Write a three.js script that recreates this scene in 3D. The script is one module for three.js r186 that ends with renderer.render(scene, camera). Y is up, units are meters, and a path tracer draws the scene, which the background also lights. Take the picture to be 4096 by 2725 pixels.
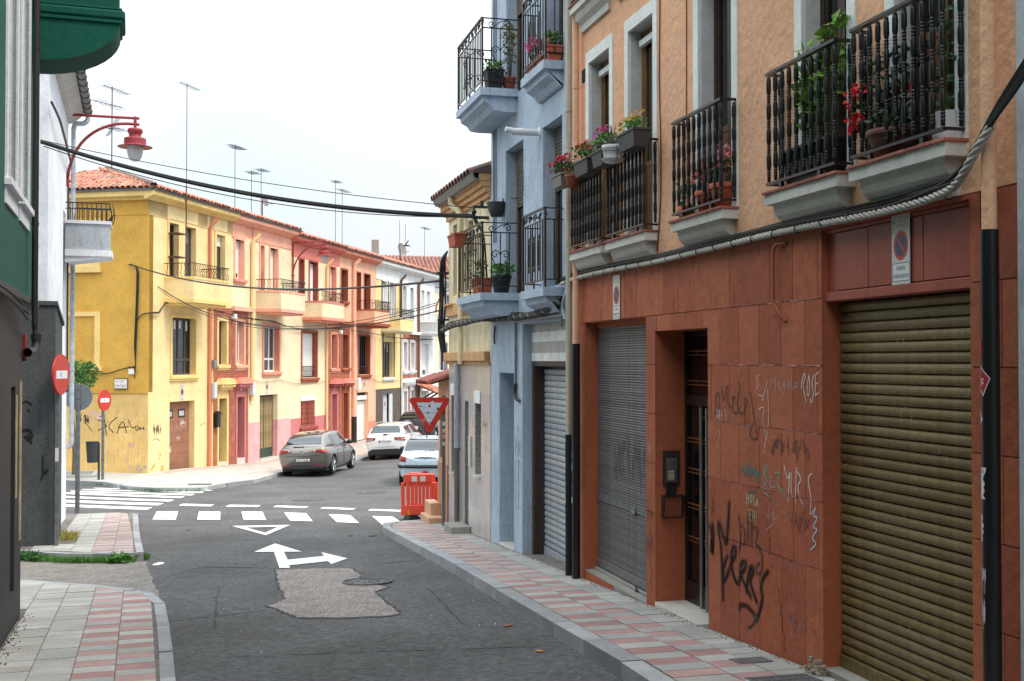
import * as THREE from 'three';
import { mergeGeometries, mergeVertices, toCreasedNormals } from 'three/addons/utils/BufferGeometryUtils.js';
import { RoundedBoxGeometry } from 'three/addons/geometries/RoundedBoxGeometry.js';
import { Brush, Evaluator, SUBTRACTION } from 'three-bvh-csg';

// ---------- camera, sky, sun, exposure ----------
const scene = new THREE.Scene();
const camera = new THREE.PerspectiveCamera(33.35, 1024 / 681, 0.1, 1500);
const YAW = 14.65 * Math.PI / 180, PITCH = 1.0386 * Math.PI / 180;
camera.position.set(0, 1.6, 0);
camera.lookAt(Math.sin(YAW) * Math.cos(PITCH), 1.6 + Math.sin(PITCH), -Math.cos(YAW) * Math.cos(PITCH));
const renderer = new THREE.WebGLRenderer({ antialias: true });
renderer.setSize(1024, 681);
renderer.toneMapping = THREE.LinearToneMapping;
renderer.toneMappingExposure = 1.7;
renderer.shadowMap.enabled = true;

let seed = 1234567;
const rnd = () => { seed |= 0; seed = seed + 0x6D2B79F5 | 0; let t = Math.imul(seed ^ seed >>> 15, 1 | seed); t = t + Math.imul(t ^ t >>> 7, 61 | t) ^ t; return ((t ^ t >>> 14) >>> 0) / 4294967296; };
const R = (a, b) => a + (b - a) * rnd();
// periodic value noise
const HN = 256, HT = new Float32Array(HN * HN).map(() => rnd());
const hsh = (x, y) => HT[((y % HN + HN) % HN) * HN + ((x % HN + HN) % HN)];
function vn(x, y, p, o = 0) {
  const xi = Math.floor(x), yi = Math.floor(y), fx = x - xi, fy = y - yi, sx = fx * fx * (3 - 2 * fx), sy = fy * fy * (3 - 2 * fy);
  const m = (a) => ((a % p) + p) % p;
  const a = hsh(m(xi) + o, m(yi) + o * 3), b = hsh(m(xi + 1) + o, m(yi) + o * 3), c = hsh(m(xi) + o, m(yi + 1) + o * 3), d = hsh(m(xi + 1) + o, m(yi + 1) + o * 3);
  return a + (b - a) * sx + (c - a) * sy + (a - b - c + d) * sx * sy;
}
function fbm(u, v, p, oct, o = 0) { let s = 0, a = 0.5, n = 0; for (let i = 0; i < oct; i++) { s += a * vn(u * p, v * p, p, o + i * 7); n += a; a *= 0.55; p *= 2; } return s / n; }

// overcast sky: pale cloud sheet with a few thinner, bluish places
{
  const W = 512, H = 256, d = new Float32Array(W * H * 4);
  for (let j = 0; j < H; j++) for (let i = 0; i < W; i++) {
    const el = (j + 0.5) / H * Math.PI - Math.PI / 2, u = i / W, v = j / H;
    const c = fbm(u * 2, v * 2, 4, 5), t = Math.max(0, Math.min(1, (c - 0.42) * 4.5)), up = Math.max(0, Math.sin(el));
    const b = 0.5 * (1 + 3.2 * Math.pow(up, 1.3)), k = (j * W + i) * 4;
    d[k] = b * (0.8 + 0.22 * t); d[k + 1] = b * (0.93 + 0.09 * t); d[k + 2] = b * (1.0 + 0.03 * t); d[k + 3] = 1;
    if (el < 0) { const g = 0.45; d[k] *= g; d[k + 1] *= g; d[k + 2] *= g; }
  }
  const sky = new THREE.DataTexture(d, W, H, THREE.RGBAFormat, THREE.FloatType);
  sky.mapping = THREE.EquirectangularReflectionMapping; sky.magFilter = sky.minFilter = THREE.LinearFilter; sky.wrapS = THREE.RepeatWrapping; sky.needsUpdate = true;
  scene.background = sky; scene.environment = sky;
}
const sun = new THREE.DirectionalLight(0xffeed8, 1.5);
sun.position.set(54, 96, 8); sun.target.position.set(2, 0, -30);
sun.castShadow = true; sun.shadow.radius = 26; sun.shadow.mapSize.set(2048, 2048);
Object.assign(sun.shadow.camera, { left: -60, right: 60, top: 60, bottom: -60, near: 1, far: 250 });
scene.add(sun, sun.target);

// ---------- helpers ----------
const names = {};
const numbered = (n) => { const k = names[n] = (names[n] ?? -1) + 1; return k ? n + '_' + String(k).padStart(3, '0') : n; };
const V = (x, y, z) => new THREE.Vector3(x, y, z);
function plain(g) { const n = g.index ? g.toNonIndexed() : g; for (const k of Object.keys(n.attributes)) if (k !== 'position' && k !== 'normal') n.deleteAttribute(k); if (!n.attributes.normal) n.computeVertexNormals(); n.morphAttributes = {}; return n; }
function planeUV(g) {                       // uv in metres, along the face's own main plane
  const p = g.attributes.position, uv = new Float32Array(p.count * 2), a = V(), b = V(), c = V();
  for (let i = 0; i < p.count; i += 3) {
    a.fromBufferAttribute(p, i); b.fromBufferAttribute(p, i + 1); c.fromBufferAttribute(p, i + 2);
    const nx = Math.abs((b.y - a.y) * (c.z - a.z) - (b.z - a.z) * (c.y - a.y)), ny = Math.abs((b.z - a.z) * (c.x - a.x) - (b.x - a.x) * (c.z - a.z)), nz = Math.abs((b.x - a.x) * (c.y - a.y) - (b.y - a.y) * (c.x - a.x));
    for (let k = 0; k < 3; k++) {
      const q = [a, b, c][k];
      uv[(i + k) * 2] = nx >= ny && nx >= nz ? q.z : q.x; uv[(i + k) * 2 + 1] = ny > nx && ny >= nz ? q.z : q.y;
    }
  }
  g.setAttribute('uv', new THREE.BufferAttribute(uv, 2)); return g;
}
function geo(list) { const l = (Array.isArray(list) ? list : [list]).flat(9).filter(Boolean).map(plain); return planeUV(l.length > 1 ? mergeGeometries(l) : l[0]); }
function mk(name, m, parent, ...list) {
  const o = new THREE.Mesh(list.length === 1 && list[0].ready ? list[0].ready : geo(list), m);
  o.name = parent === scene ? numbered(name) : name; o.castShadow = o.receiveShadow = true; parent.add(o); return o;
}
const ready = (g) => ({ ready: geo(g) });   // a geometry to share between alike pieces
function tag(o, label, category, group, kind) { o.userData.label = label; if (category) o.userData.category = category; if (group) o.userData.group = group; if (kind) o.userData.kind = kind; return o; }
function thing(name, label, category, pos = [0, 0, 0], ry = 0, group) { const g = new THREE.Group(); g.name = numbered(name); g.position.set(...pos); g.rotation.y = ry; scene.add(g); return tag(g, label, category, group); }
function copyOf(o, pos, ry, label, group) { const c = o.clone(); c.name = numbered(o.name.replace(/_\d\d\d$/, '')); c.position.set(...pos); c.rotation.y = ry; c.userData = { ...o.userData, label: label ?? o.userData.label, group: group ?? o.userData.group }; scene.add(c); return c; }
const structure = (o) => { o.userData.kind = 'structure'; return o; };

const box = (x0, x1, y0, y1, z0, z1) => new THREE.BoxGeometry(x1 - x0, y1 - y0, z1 - z0).translate((x0 + x1) / 2, (y0 + y1) / 2, (z0 + z1) / 2);
const rbox = (x0, x1, y0, y1, z0, z1, r = 0.01, s = 1) => new RoundedBoxGeometry(x1 - x0, y1 - y0, z1 - z0, s, Math.min(r, (x1 - x0) * 0.45, (y1 - y0) * 0.45, (z1 - z0) * 0.45)).translate((x0 + x1) / 2, (y0 + y1) / 2, (z0 + z1) / 2);
const YU = V(0, 1, 0);
function bar(p, q, r, r1 = r, n = 8) { p = V(...p); q = V(...q); const d = q.clone().sub(p), g = new THREE.CylinderGeometry(r1, r, d.length(), n); return g.applyQuaternion(new THREE.Quaternion().setFromUnitVectors(YU, d.clone().normalize())).translate((p.x + q.x) / 2, (p.y + q.y) / 2, (p.z + q.z) / 2); }
function sbar(p, q, w, h) { p = V(...p); q = V(...q); const d = q.clone().sub(p), g = new THREE.BoxGeometry(w, h, d.length()), m = new THREE.Matrix4().lookAt(p, q, YU); return g.applyMatrix4(m).translate((p.x + q.x) / 2, (p.y + q.y) / 2, (p.z + q.z) / 2); }
const tube = (pts, r, n = 6, seg) => new THREE.TubeGeometry(new THREE.CatmullRomCurve3(pts.map((p) => V(...p)), false, 'catmullrom', 0.4), seg ?? Math.max(4, pts.length * 4), r, n, false);
const poly = (pts, r, n = 6) => pts.slice(1).map((p, i) => bar(pts[i], p, r, r, n));
const lathe = (pts, n = 14) => new THREE.LatheGeometry(pts.map((p) => new THREE.Vector2(p[0], p[1])), n);
const ball = (r, x, y, z, sx = 1, sy = 1, sz = 1, n = 8) => new THREE.SphereGeometry(r, n, Math.max(5, n * 0.7 | 0)).scale(sx, sy, sz).translate(x, y, z);
function prism(pts, d, z0 = 0, bevel = 0) { const s = new THREE.Shape(pts.map((p) => new THREE.Vector2(p[0], p[1]))); return new THREE.ExtrudeGeometry(s, bevel ? { depth: d - 2 * bevel, bevelEnabled: true, bevelSize: bevel, bevelThickness: bevel, bevelSegments: 1, bevelOffset: -bevel } : { depth: d, bevelEnabled: false }).translate(0, 0, z0 + (bevel || 0)); }
const sideways = (g) => g.applyMatrix4(new THREE.Matrix4().set(0, 0, 1, 0, 0, 1, 0, 0, 1, 0, 0, 0, 0, 0, 0, 1));   // x<->z, for profiles drawn as (z, y) and drawn out along x
function alongX(pts, x0, x1) { const g = plain(prism(pts, x1 - x0)), p = g.attributes.position, n = g.attributes.normal; for (let i = 0; i < p.count; i++) { const a = p.getX(i), c = p.getZ(i); p.setXYZ(i, x1 - c, p.getY(i), a); const e = n.getX(i), f = n.getZ(i); n.setXYZ(i, -f, n.getY(i), e); } return g; }
// a wall as solid boxes round rectangular openings [x0,x1,y0,y1]
function wallGeo(x0, x1, y0, y1, holes, z0, z1) {
  const xs = [...new Set([x0, x1, ...holes.flatMap((h) => [h[0], h[1]])])].filter((x) => x >= x0 && x <= x1).sort((a, b) => a - b), out = [];
  for (let i = 0; i + 1 < xs.length; i++) {
    const a = xs[i], b = xs[i + 1], hs = holes.filter((h) => h[0] < b - 1e-4 && h[1] > a + 1e-4).sort((p, q) => p[2] - q[2]); let y = y0;
    for (const h of hs) { if (Math.min(h[2], y1) > y + 1e-3) out.push(box(a, b, y, Math.min(h[2], y1), z0, z1)); y = Math.max(y, h[3]); }
    if (y < y1 - 1e-3) out.push(box(a, b, y, y1, z0, z1));
  }
  return out;
}
const frameGeo = (x0, x1, y0, y1, z0, z1, t, b = t) => [box(x0, x0 + t, y0, y1, z0, z1), box(x1 - t, x1, y0, y1, z0, z1), box(x0 + t, x1 - t, y1 - t, y1, z0, z1), b ? box(x0 + t, x1 - t, y0, y0 + b, z0, z1) : null];

// ---------- textures ----------
const texCache = {};
function tex(key, size, period, fn, srgb = true) {
  if (texCache[key]) return texCache[key];
  const d = new Uint8Array(size * size * 4);
  for (let j = 0; j < size; j++) for (let i = 0; i < size; i++) { const c = fn(i / size, j / size), k = (j * size + i) * 4; for (let q = 0; q < 3; q++) d[k + q] = Math.max(0, Math.min(255, (Array.isArray(c) ? c[q] : c) * 255)); d[k + 3] = 255; }
  const t = new THREE.DataTexture(d, size, size); t.wrapS = t.wrapT = THREE.RepeatWrapping; t.magFilter = THREE.LinearFilter; t.minFilter = THREE.LinearMipmapLinearFilter; t.generateMipmaps = true;
  if (srgb) t.colorSpace = THREE.SRGBColorSpace; t.repeat.set(1 / period, 1 / period); t.needsUpdate = true; return texCache[key] = t;
}
const TX = {
  plaster: tex('pl', 512, 2.6, (u, v) => { const a = fbm(u, v, 5, 5), b = fbm(u, v, 60, 2, 40), s = fbm(u, v, 14, 3, 90); return 0.92 + 0.13 * (a - 0.5) + 0.08 * (b - 0.5) - 0.22 * Math.max(0, s - 0.66); }),
  grimy: tex('gr', 512, 2.2, (u, v) => { const a = fbm(u, v, 5, 6), st = fbm(u * 6, v * 0.6, 8, 4, 30), b = fbm(u, v, 70, 2, 40); return 0.91 + 0.17 * (a - 0.5) - 0.5 * Math.max(0, st - 0.58) * (0.4 + a) + 0.1 * (b - 0.5); }),
  rough: tex('ro', 512, 0.9, (u, v) => fbm(u, v, 20, 5, 11), false),
  fine: tex('fi', 256, 0.35, (u, v) => fbm(u, v, 24, 4, 5), false),
  asphalt: tex('as', 1024, 4.5, (u, v) => { const a = fbm(u, v, 3, 7), g = fbm(u, v, 120, 3, 9), w = vn(u * 256, v * 256, 256, 33); return 0.8 + 0.34 * (a - 0.5) + 0.45 * (g - 0.5) + (w > 0.93 ? 0.16 : 0) - (w < 0.06 ? 0.2 : 0); }),
  asphaltB: tex('asb', 512, 0.8, (u, v) => fbm(u, v, 60, 3, 22), false),
  aggregate: tex('ag', 512, 0.9, (u, v) => { const w = vn(u * 110, v * 110, 110, 3), x = vn(u * 64, v * 64, 64, 50), a = fbm(u, v, 6, 4); const s = 0.75 + 0.2 * (a - 0.5) + (w > 0.7 ? 0.2 : w < 0.25 ? -0.25 : 0) + 0.2 * (x - 0.5); return [s, s * 0.97, s * 0.95]; }),
  tile: tex('ti', 512, 1.3, (u, v) => { const a = fbm(u, v, 6, 4), w = vn(u * 200, v * 200, 200, 3), s = fbm(u, v, 20, 3, 60); return 0.86 + 0.16 * (a - 0.5) + 0.13 * (w - 0.5) - 0.3 * Math.max(0, s - 0.68); }),
  wood: tex('wo', 512, 0.7, (u, v) => { const g = fbm(u * 10 + 0.3 * fbm(u, v, 5, 3), v * 0.5, 8, 4), k = fbm(u * 30, v, 8, 2, 70); return 0.72 + 0.5 * (g - 0.5) + 0.18 * (k - 0.5); }),
  terracotta: tex('te', 512, 1.1, (u, v) => { const a = fbm(u, v, 8, 5), l = fbm(u, v, 26, 3, 80); const s = 0.84 + 0.3 * (a - 0.5) - 0.5 * Math.max(0, l - 0.62); return [s, s * (0.99), s]; }),
  metal: tex('me', 512, 0.8, (u, v) => { const a = fbm(u, v, 18, 4), b = fbm(u * 4, v, 10, 3, 20); return 0.82 + 0.22 * (a - 0.5) + 0.18 * (b - 0.5); }),
  granite: tex('gn', 256, 0.35, (u, v) => { const w = vn(u * 64, v * 64, 64, 3), x = vn(u * 100, v * 100, 100, 44); return 0.7 + (w > 0.62 ? 0.24 : w < 0.3 ? -0.38 : 0) + 0.2 * (x - 0.5); }),
};
const lin = (r, g, b, k = 1) => { const f = (c) => { c /= 255; return (c <= 0.04045 ? c / 12.92 : Math.pow((c + 0.055) / 1.055, 2.4)) * k; }; return new THREE.Color().setRGB(f(r), f(g), f(b)); };
function M(rgb, o = {}) {                    // rgb: sRGB 0-255 of the bare surface colour
  const { k = 1, map, bump, bs = 0.002, rough = 0.85, metal = 0, phys, ...rest } = o;
  const col = lin(rgb[0], rgb[1], rgb[2], k * (map === 'plaster' || map === 'grimy' ? 1.2 : map ? 1.35 : 1)), top = Math.max(col.r, col.g, col.b), cap = map ? 1 : 0.86; if (top > cap) col.multiplyScalar(cap / top);
  const p = { color: col, roughness: rough, metalness: metal, ...rest };
  if (map) p.map = TX[map]; if (bump) { p.bumpMap = TX[bump]; p.bumpScale = bs; }
  if (!phys && (map === 'plaster' || map === 'grimy')) return new THREE.MeshPhysicalMaterial({ ...p, specularIntensity: 0.35 });
  return phys ? new THREE.MeshPhysicalMaterial({ ...p, ...phys }) : new THREE.MeshStandardMaterial(p);
}
function canvasTex(w, h, draw) { const c = document.createElement('canvas'); c.width = w; c.height = h; const x = c.getContext('2d'); draw(x, w, h); const t = new THREE.CanvasTexture(c); t.colorSpace = THREE.SRGBColorSpace; t.magFilter = THREE.LinearFilter; t.minFilter = THREE.LinearMipmapLinearFilter; return t; }
// a printed or painted sheet lying on a face that looks along +z of its parent
function printed(name, parent, x0, x1, y0, y1, z, w, h, draw, o = {}) {
  const g = new THREE.PlaneGeometry(x1 - x0, y1 - y0).translate((x0 + x1) / 2, (y0 + y1) / 2, z);
  const m = new THREE.Mesh(g, new THREE.MeshStandardMaterial({ map: canvasTex(w, h, draw), roughness: o.rough ?? 0.7, transparent: !!o.clear, side: THREE.DoubleSide }));
  m.name = name; m.receiveShadow = true; parent.add(m); return m;
}
// strokes in 0..1 coordinates (y down) drawn as a pen or spray can would
function strokes(x, W, H, list, color, lw, soft = 0) {
  x.strokeStyle = color; x.lineWidth = lw; x.lineCap = x.lineJoin = 'round'; if (soft) { x.shadowColor = color; x.shadowBlur = soft; }
  for (const s of list) { x.beginPath(); x.moveTo(s[0][0] * W, s[0][1] * H); for (let i = 1; i < s.length - 1; i++) { const mx = (s[i][0] + s[i + 1][0]) / 2, my = (s[i][1] + s[i + 1][1]) / 2; x.quadraticCurveTo(s[i][0] * W, s[i][1] * H, mx * W, my * H); } const e = s[s.length - 1]; x.lineTo(e[0] * W, e[1] * H); x.stroke(); }
  x.shadowBlur = 0;
}
// a scribbled tag: n loopy strokes, as a marker leaves them
function scribble(n, x0, x1, y0, y1) { const l = []; for (let i = 0; i < n; i++) { const cx = x0 + (x1 - x0) * (i + 0.5) / n, w = (x1 - x0) / n, s = []; let k = 4 + (rnd() * 3 | 0); for (let j = 0; j < k; j++) s.push([cx + R(-0.7, 0.7) * w, y0 + (y1 - y0) * (j % 2 ? R(0.55, 1) : R(0, 0.45))]); l.push(s); } return l; }
// ---------- ground ----------
const sstep = (t) => { t = Math.min(1, Math.max(0, t)); return t * t * (3 - 2 * t); };
const YC = [-2.105, -39.1], ROW = 63.15 * Math.PI / 180, FX = [Math.cos(ROW), -Math.sin(ROW)], FN = [Math.sin(ROW), Math.cos(ROW)];
const farU = (x, z) => (x - YC[0]) * FX[0] + (z - YC[1]) * FX[1], farW = (x, z) => (x - YC[0]) * FN[0] + (z - YC[1]) * FN[1];
const rowAt = (u, w) => [YC[0] + FX[0] * u + FN[0] * w, YC[1] + FX[1] * u + FN[1] * w];
function road(x, z) {
  const a = -0.19 + 0.0595 * Math.min(z, 12), u = farU(x, z), w = farW(x, z), b = -2.2 - (u > 0 ? 0.33 * sstep(u / 9) : Math.max(-1, 0.03 * u)) + (w > 3.6 && w < 11 ? 0.17 * Math.sin(Math.PI * (w - 3.6) / 7.4) * sstep((u - 1) / 3) : 0);
  return (a + b + Math.sqrt((a - b) ** 2 + 0.01)) / 2;
}
const pave = (x, z) => road(x, z) + 0.12;
const MAT = {
  asphalt: M([92, 92, 93], { map: 'asphalt', bump: 'asphaltB', bs: 0.006, rough: 0.9 }),
  asphaltOld: M([164, 158, 156], { map: 'aggregate', bump: 'asphaltB', bs: 0.01, rough: 0.95 }),
  asphaltAlley: M([148, 146, 143], { map: 'aggregate', bump: 'asphaltB', bs: 0.008, rough: 0.95 }),
  paint: M([236, 236, 234], { map: 'plaster', rough: 0.7 }),
  mortar: M([118, 114, 108], { map: 'asphalt', rough: 0.95 }),
  kerb: [M([158, 160, 163], { map: 'tile', bump: 'fine', bs: 0.002 }), M([146, 149, 152], { map: 'tile', bump: 'fine', bs: 0.002 }), M([168, 169, 170], { map: 'tile', bump: 'fine', bs: 0.002 })],
  grey: [[166, 166, 162], [157, 158, 156], [174, 173, 168], [162, 160, 154]].map((c) => M(c, { map: 'tile', bump: 'fine', bs: 0.0015 })),
  pink: [[168, 134, 132], [160, 124, 121], [174, 142, 138]].map((c) => M(c, { map: 'tile', bump: 'fine', bs: 0.0015 })),
  iron: M([112, 112, 114], { map: 'metal', bump: 'fine', bs: 0.002, rough: 0.6, metal: 0.4 }),
};
{
  const ax = (a, b, s) => { const l = []; for (let x = a; x < b - 1e-6; x += s) l.push(x); return l; };
  const xs = [-500, -250, -120, -70, -40, ...ax(-26, 44, 0.8), 44, 70, 120, 250, 500], zs = [...[-600, -300, -170, -120, -90], ...ax(-80, 8, 0.8), 8, 30, 90, 200];
  const p = [], id = []; for (const z of zs) for (const x of xs) p.push(x, road(x, z), z);
  const n = xs.length; for (let j = 0; j + 1 < zs.length; j++) for (let i = 0; i + 1 < n; i++) { const a = j * n + i; id.push(a, a + n, a + 1, a + 1, a + n, a + n + 1); }
  const g = new THREE.BufferGeometry(); g.setAttribute('position', new THREE.Float32BufferAttribute(p, 3)); g.setIndex(id); g.computeVertexNormals();
  structure(tag(mk('asphalt_road', MAT.asphalt, scene, g), 'dark grey worn asphalt street sloping down to the crossing'));
}
const ROAD = scene.children[scene.children.length - 1];
// a flat sheet of outline pts [x,z] laid dy above fn
function sheetGeo(pts, dy, fn = road, most = 1.2) {
  const t = THREE.ShapeUtils.triangulateShape(pts.map((p) => new THREE.Vector2(p[0], p[1])), []).map((f) => f.map((i) => pts[i])), out = [];
  while (t.length) {
    const f = t.pop(); let bi = 0, bl = 0; for (let i = 0; i < 3; i++) { const a = f[i], b = f[(i + 1) % 3], l = Math.hypot(a[0] - b[0], a[1] - b[1]); if (l > bl) { bl = l; bi = i; } }
    if (bl > most) { const a = f[bi], b = f[(bi + 1) % 3], c = f[(bi + 2) % 3], m = [(a[0] + b[0]) / 2, (a[1] + b[1]) / 2]; t.push([a, m, c], [m, b, c]); continue; }
    const [a, b, c] = f, up = (b[1] - a[1]) * (c[0] - a[0]) - (b[0] - a[0]) * (c[1] - a[1]) > 0;
    for (const q of up ? [a, b, c] : [a, c, b]) out.push(q[0], fn(q[0], q[1]) + dy, q[1]);
  }
  const g = new THREE.BufferGeometry(); g.setAttribute('position', new THREE.Float32BufferAttribute(out, 3)); g.computeVertexNormals(); return g;
}
// a low block with outline pts (x,z), top following fn + dy
function slabGeo(pts, fn, dy, th, grow = 0) {
  let area = 0; pts.forEach((p, i) => { const q = pts[(i + 1) % pts.length]; area += p[0] * q[1] - q[0] * p[1]; }); if (area > 0) pts = [...pts].reverse();
  const out = [], T3 = pts.map((p) => [p[0], fn(p[0], p[1]) + dy, p[1]]), n = pts.length;
  const tr = THREE.ShapeUtils.triangulateShape(pts.map((p) => new THREE.Vector2(p[0], p[1])), []);
  for (const f of tr) { const [a, b, c] = f.map((i) => T3[i]), up = (b[2] - a[2]) * (c[0] - a[0]) - (b[0] - a[0]) * (c[2] - a[2]) > 0; for (const q of up ? [a, b, c] : [a, c, b]) out.push(...q); }
  for (let i = 0; i < n; i++) { const a = T3[i], b = T3[(i + 1) % n], a2 = [a[0], a[1] - th, a[2]], b2 = [b[0], b[1] - th, b[2]]; out.push(...a, ...b2, ...a2, ...a, ...b, ...b2); }
  const g = new THREE.BufferGeometry(); g.setAttribute('position', new THREE.Float32BufferAttribute(out, 3)); g.computeVertexNormals(); return g;
}
const chop = (pts, a, b) => {               // keep what lies left of the line a->b
  const s = (p) => (b[0] - a[0]) * (p[1] - a[1]) - (b[1] - a[1]) * (p[0] - a[0]), out = [];
  pts.forEach((p, i) => { const q = pts[(i + 1) % pts.length], sp = s(p), sq = s(q); if (sp >= 0) out.push(p); if (sp * sq < 0) { const t = sp / (sp - sq); out.push([p[0] + (q[0] - p[0]) * t, p[1] + (q[1] - p[1]) * t]); } }); return out;
};
const areaOf = (p) => Math.abs(p.reduce((s, a, i) => { const b = p[(i + 1) % p.length]; return s + a[0] * b[1] - b[0] * a[1]; }, 0)) / 2;
const ragged = (pts, step, amp) => { const o = []; pts.forEach((p, i) => { const q = pts[(i + 1) % pts.length], l = Math.hypot(q[0] - p[0], q[1] - p[1]), n = Math.max(1, Math.round(l / step)); for (let k = 0; k < n; k++) o.push([p[0] + (q[0] - p[0]) * k / n + R(-amp, amp), p[1] + (q[1] - p[1]) * k / n + R(-amp, amp)]); }); return o; };

// old surfacing
const SEAM = M([58, 58, 60], { map: 'asphalt' });
const PATCH = [[0.77, -14.93], [1.7, -14.71], [1.74, -13.9], [1.63, -13.53], [1.88, -12.76], [1.69, -12.45], [1.71, -11.77], [1.73, -10.92], [1.55, -10.82], [1.12, -10.88], [0.77, -11.05], [0.55, -11.87], [0.74, -12.25], [0.73, -13.41]];
mk('patch_seam', SEAM, ROAD, sheetGeo(ragged(PATCH.map(([x, z]) => [1.2 + (x - 1.2) * 1.045, -12.9 + (z + 12.9) * 1.03]), 0.06, 0.028), 0.0035));
for (const [x0, z0, x1, z1] of [[0.1, -9.3, 2.6, -8.9], [-0.2, -15.6, 0.7, -15.1], [1.9, -15.0, 2.75, -15.2], [0.3, -19.2, 2.6, -18.7], [-0.4, -11.2, 0.5, -11.6], [0.2, -7.4, 1.2, -7.2], [-1.2, -22.4, 0.2, -22.9], [2.3, -12.6, 2.2, -10.2], [0.05, -13.5, 0.0, -10.6]]) { const n = 26, A = [], B = []; for (let i = 0; i <= n; i++) { const t = i / n, x = x0 + (x1 - x0) * t + R(-0.02, 0.02), z = z0 + (z1 - z0) * t + R(-0.03, 0.03), w = R(0.002, 0.012); A.push([x - w, z - w]); B.unshift([x + w, z + w]); } mk('crack', SEAM, ROAD, sheetGeo([...A, ...B], 0.0032)); }
mk('worn_patch', MAT.asphaltOld, ROAD, sheetGeo(ragged([[0.77, -14.93], [1.7, -14.71], [1.74, -13.9], [1.63, -13.53], [1.88, -12.76], [1.69, -12.45], [1.71, -11.77], [1.73, -10.92], [1.55, -10.82], [1.12, -10.88], [0.77, -11.05], [0.55, -11.87], [0.74, -12.25], [0.73, -13.41]], 0.07, 0.018), 0.005));
mk('alley_surface', MAT.asphaltAlley, ROAD, sheetGeo(ragged([[-0.9, -16.5], [-0.76, -14.85], [-0.63, -13.63], [-0.52, -12.36], [-0.5, -11.6], [-9, -15.5], [-9, -20.5]], 0.25, 0.02), 0.005));
mk('dark_patch', M([74, 74, 76], { map: 'asphalt', bump: 'asphaltB', bs: 0.006 }), ROAD, sheetGeo(ragged([[1.25, -6.9], [2.75, -7.25], [2.8, -4], [1.0, -4]], 0.12, 0.015), 0.004));
// painted markings
const mark = (name, pts) => mk(name, MAT.paint, ROAD, sheetGeo(pts, 0.009, road, 0.6));
for (const q of [[[-1.23, -26.5], [-0.77, -26.33], [-0.75, -23.97], [-1.21, -24.21]], [[-0.32, -26.06], [0.13, -25.85], [0.12, -23.58], [-0.33, -23.78]], [[0.58, -25.65], [1.02, -25.38], [1.0, -23.09], [0.57, -23.35]], [[1.46, -24.96], [1.89, -24.52], [1.85, -22.35], [1.44, -22.74]], [[2.32, -24.05], [2.72, -23.59], [2.65, -21.54], [2.27, -21.96]], [[3.11, -23.15], [3.48, -22.78], [3.4, -20.6], [3.0, -20.9]]]) mark('give_way_block', q);
for (const q of [[[-0.74, -28.77], [0, -28.24], [-0.08, -27.6], [-0.81, -28.18]], [[0.35, -27.97], [1.07, -27.49], [0.97, -26.98], [0.25, -27.46]], [[1.42, -27.26], [2.11, -26.58], [1.99, -26.12], [1.31, -26.79]], [[2.42, -26.23], [3.06, -25.5], [2.94, -25.1], [2.3, -25.82]], [[3.36, -25.16], [3.96, -24.5], [3.83, -24.13], [3.23, -24.74]]]) mark('edge_dash', q);
mark('give_way_triangle', [[0.33, -21.9], [1.38, -21.7], [0.85, -19.74], [0.33, -21.88], [0.56, -21.48], [0.86, -20.23], [1.15, -21.4], [0.56, -21.5]].slice(0, 0).concat([[0.33, -21.9], [1.38, -21.7], [1.15, -21.4], [0.56, -21.48], [0.86, -20.23], [1.15, -21.4], [1.38, -21.7], [0.85, -19.74]]));
mark('turn_arrow', [[0.93, -18.27], [1.24, -16.9], [0.99, -16.98], [0.98, -15.91], [1.5, -16.19], [1.51, -16.7], [1.78, -15.76], [1.5, -15.17], [1.49, -15.53], [0.96, -15.26], [0.95, -14.96], [0.82, -15.01], [0.85, -17.03], [0.57, -17.12]]);
{
  const rt = [[-0.02, -33.21], [-0.25, -32.69], [-0.49, -31.97], [-0.74, -31.2], [-0.98, -30.15], [-1.19, -29.13], [-1.39, -27.84]], rb = [[-0.14, -33.03], [-0.36, -32.32], [-0.59, -31.57], [-0.84, -30.74], [-1.07, -29.65], [-1.3, -28.46], [-1.48, -27.11]];
  const lt = [[-3.38, -34.78], [-3.65, -34.38], [-3.89, -33.9], [-3.94, -33.36], [-3.78, -32.08], [-3.64, -30.87], [-3.48, -29.52]], lb = [[-3.3, -34.55], [-3.55, -34.05], [-3.8, -33.5], [-3.87, -32.77], [-3.72, -31.53], [-3.56, -30.16], [-3.4, -28.83]];
  rt.forEach((r, i) => { const e = (a, b) => i > 2 ? [b[0] + (b[0] - a[0]) * 0.22, b[1] + (b[1] - a[1]) * 0.22] : b; mark('crosswalk_stripe', [r, e(r, lt[i]), e(rb[i], lb[i]), rb[i]]); });
}
// manholes
function manhole(x, z, r) {
  const ring = [], seg = 28; const y = road(x, z), sl = Math.atan((road(x, z + 0.5) - road(x, z - 0.5)));
  const t = tag(mk('manhole_cover', MAT.iron, scene, [new THREE.CylinderGeometry(r, r, 0.02, seg), new THREE.TorusGeometry(r * 0.97, 0.012, 5, seg).rotateX(Math.PI / 2).translate(0, 0.012, 0), ...Array.from({ length: 60 }, () => { const a = R(0, 6.28), q = Math.sqrt(rnd()) * r * 0.85; return box(-0.022, 0.022, 0, 0.016, -0.012, 0.012).rotateY(rnd() < 0.5 ? 0 : 1.57).translate(Math.cos(a) * q, 0, Math.sin(a) * q); })]), '', 'manhole cover', 'manhole covers in the street');
  t.position.set(x, y + 0.0, z); t.rotation.x = -sl; return t;
}
tag(manhole(1.73, -13.27, 0.29), 'round cast iron manhole cover beside the worn patch of road', 'manhole cover');
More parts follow.
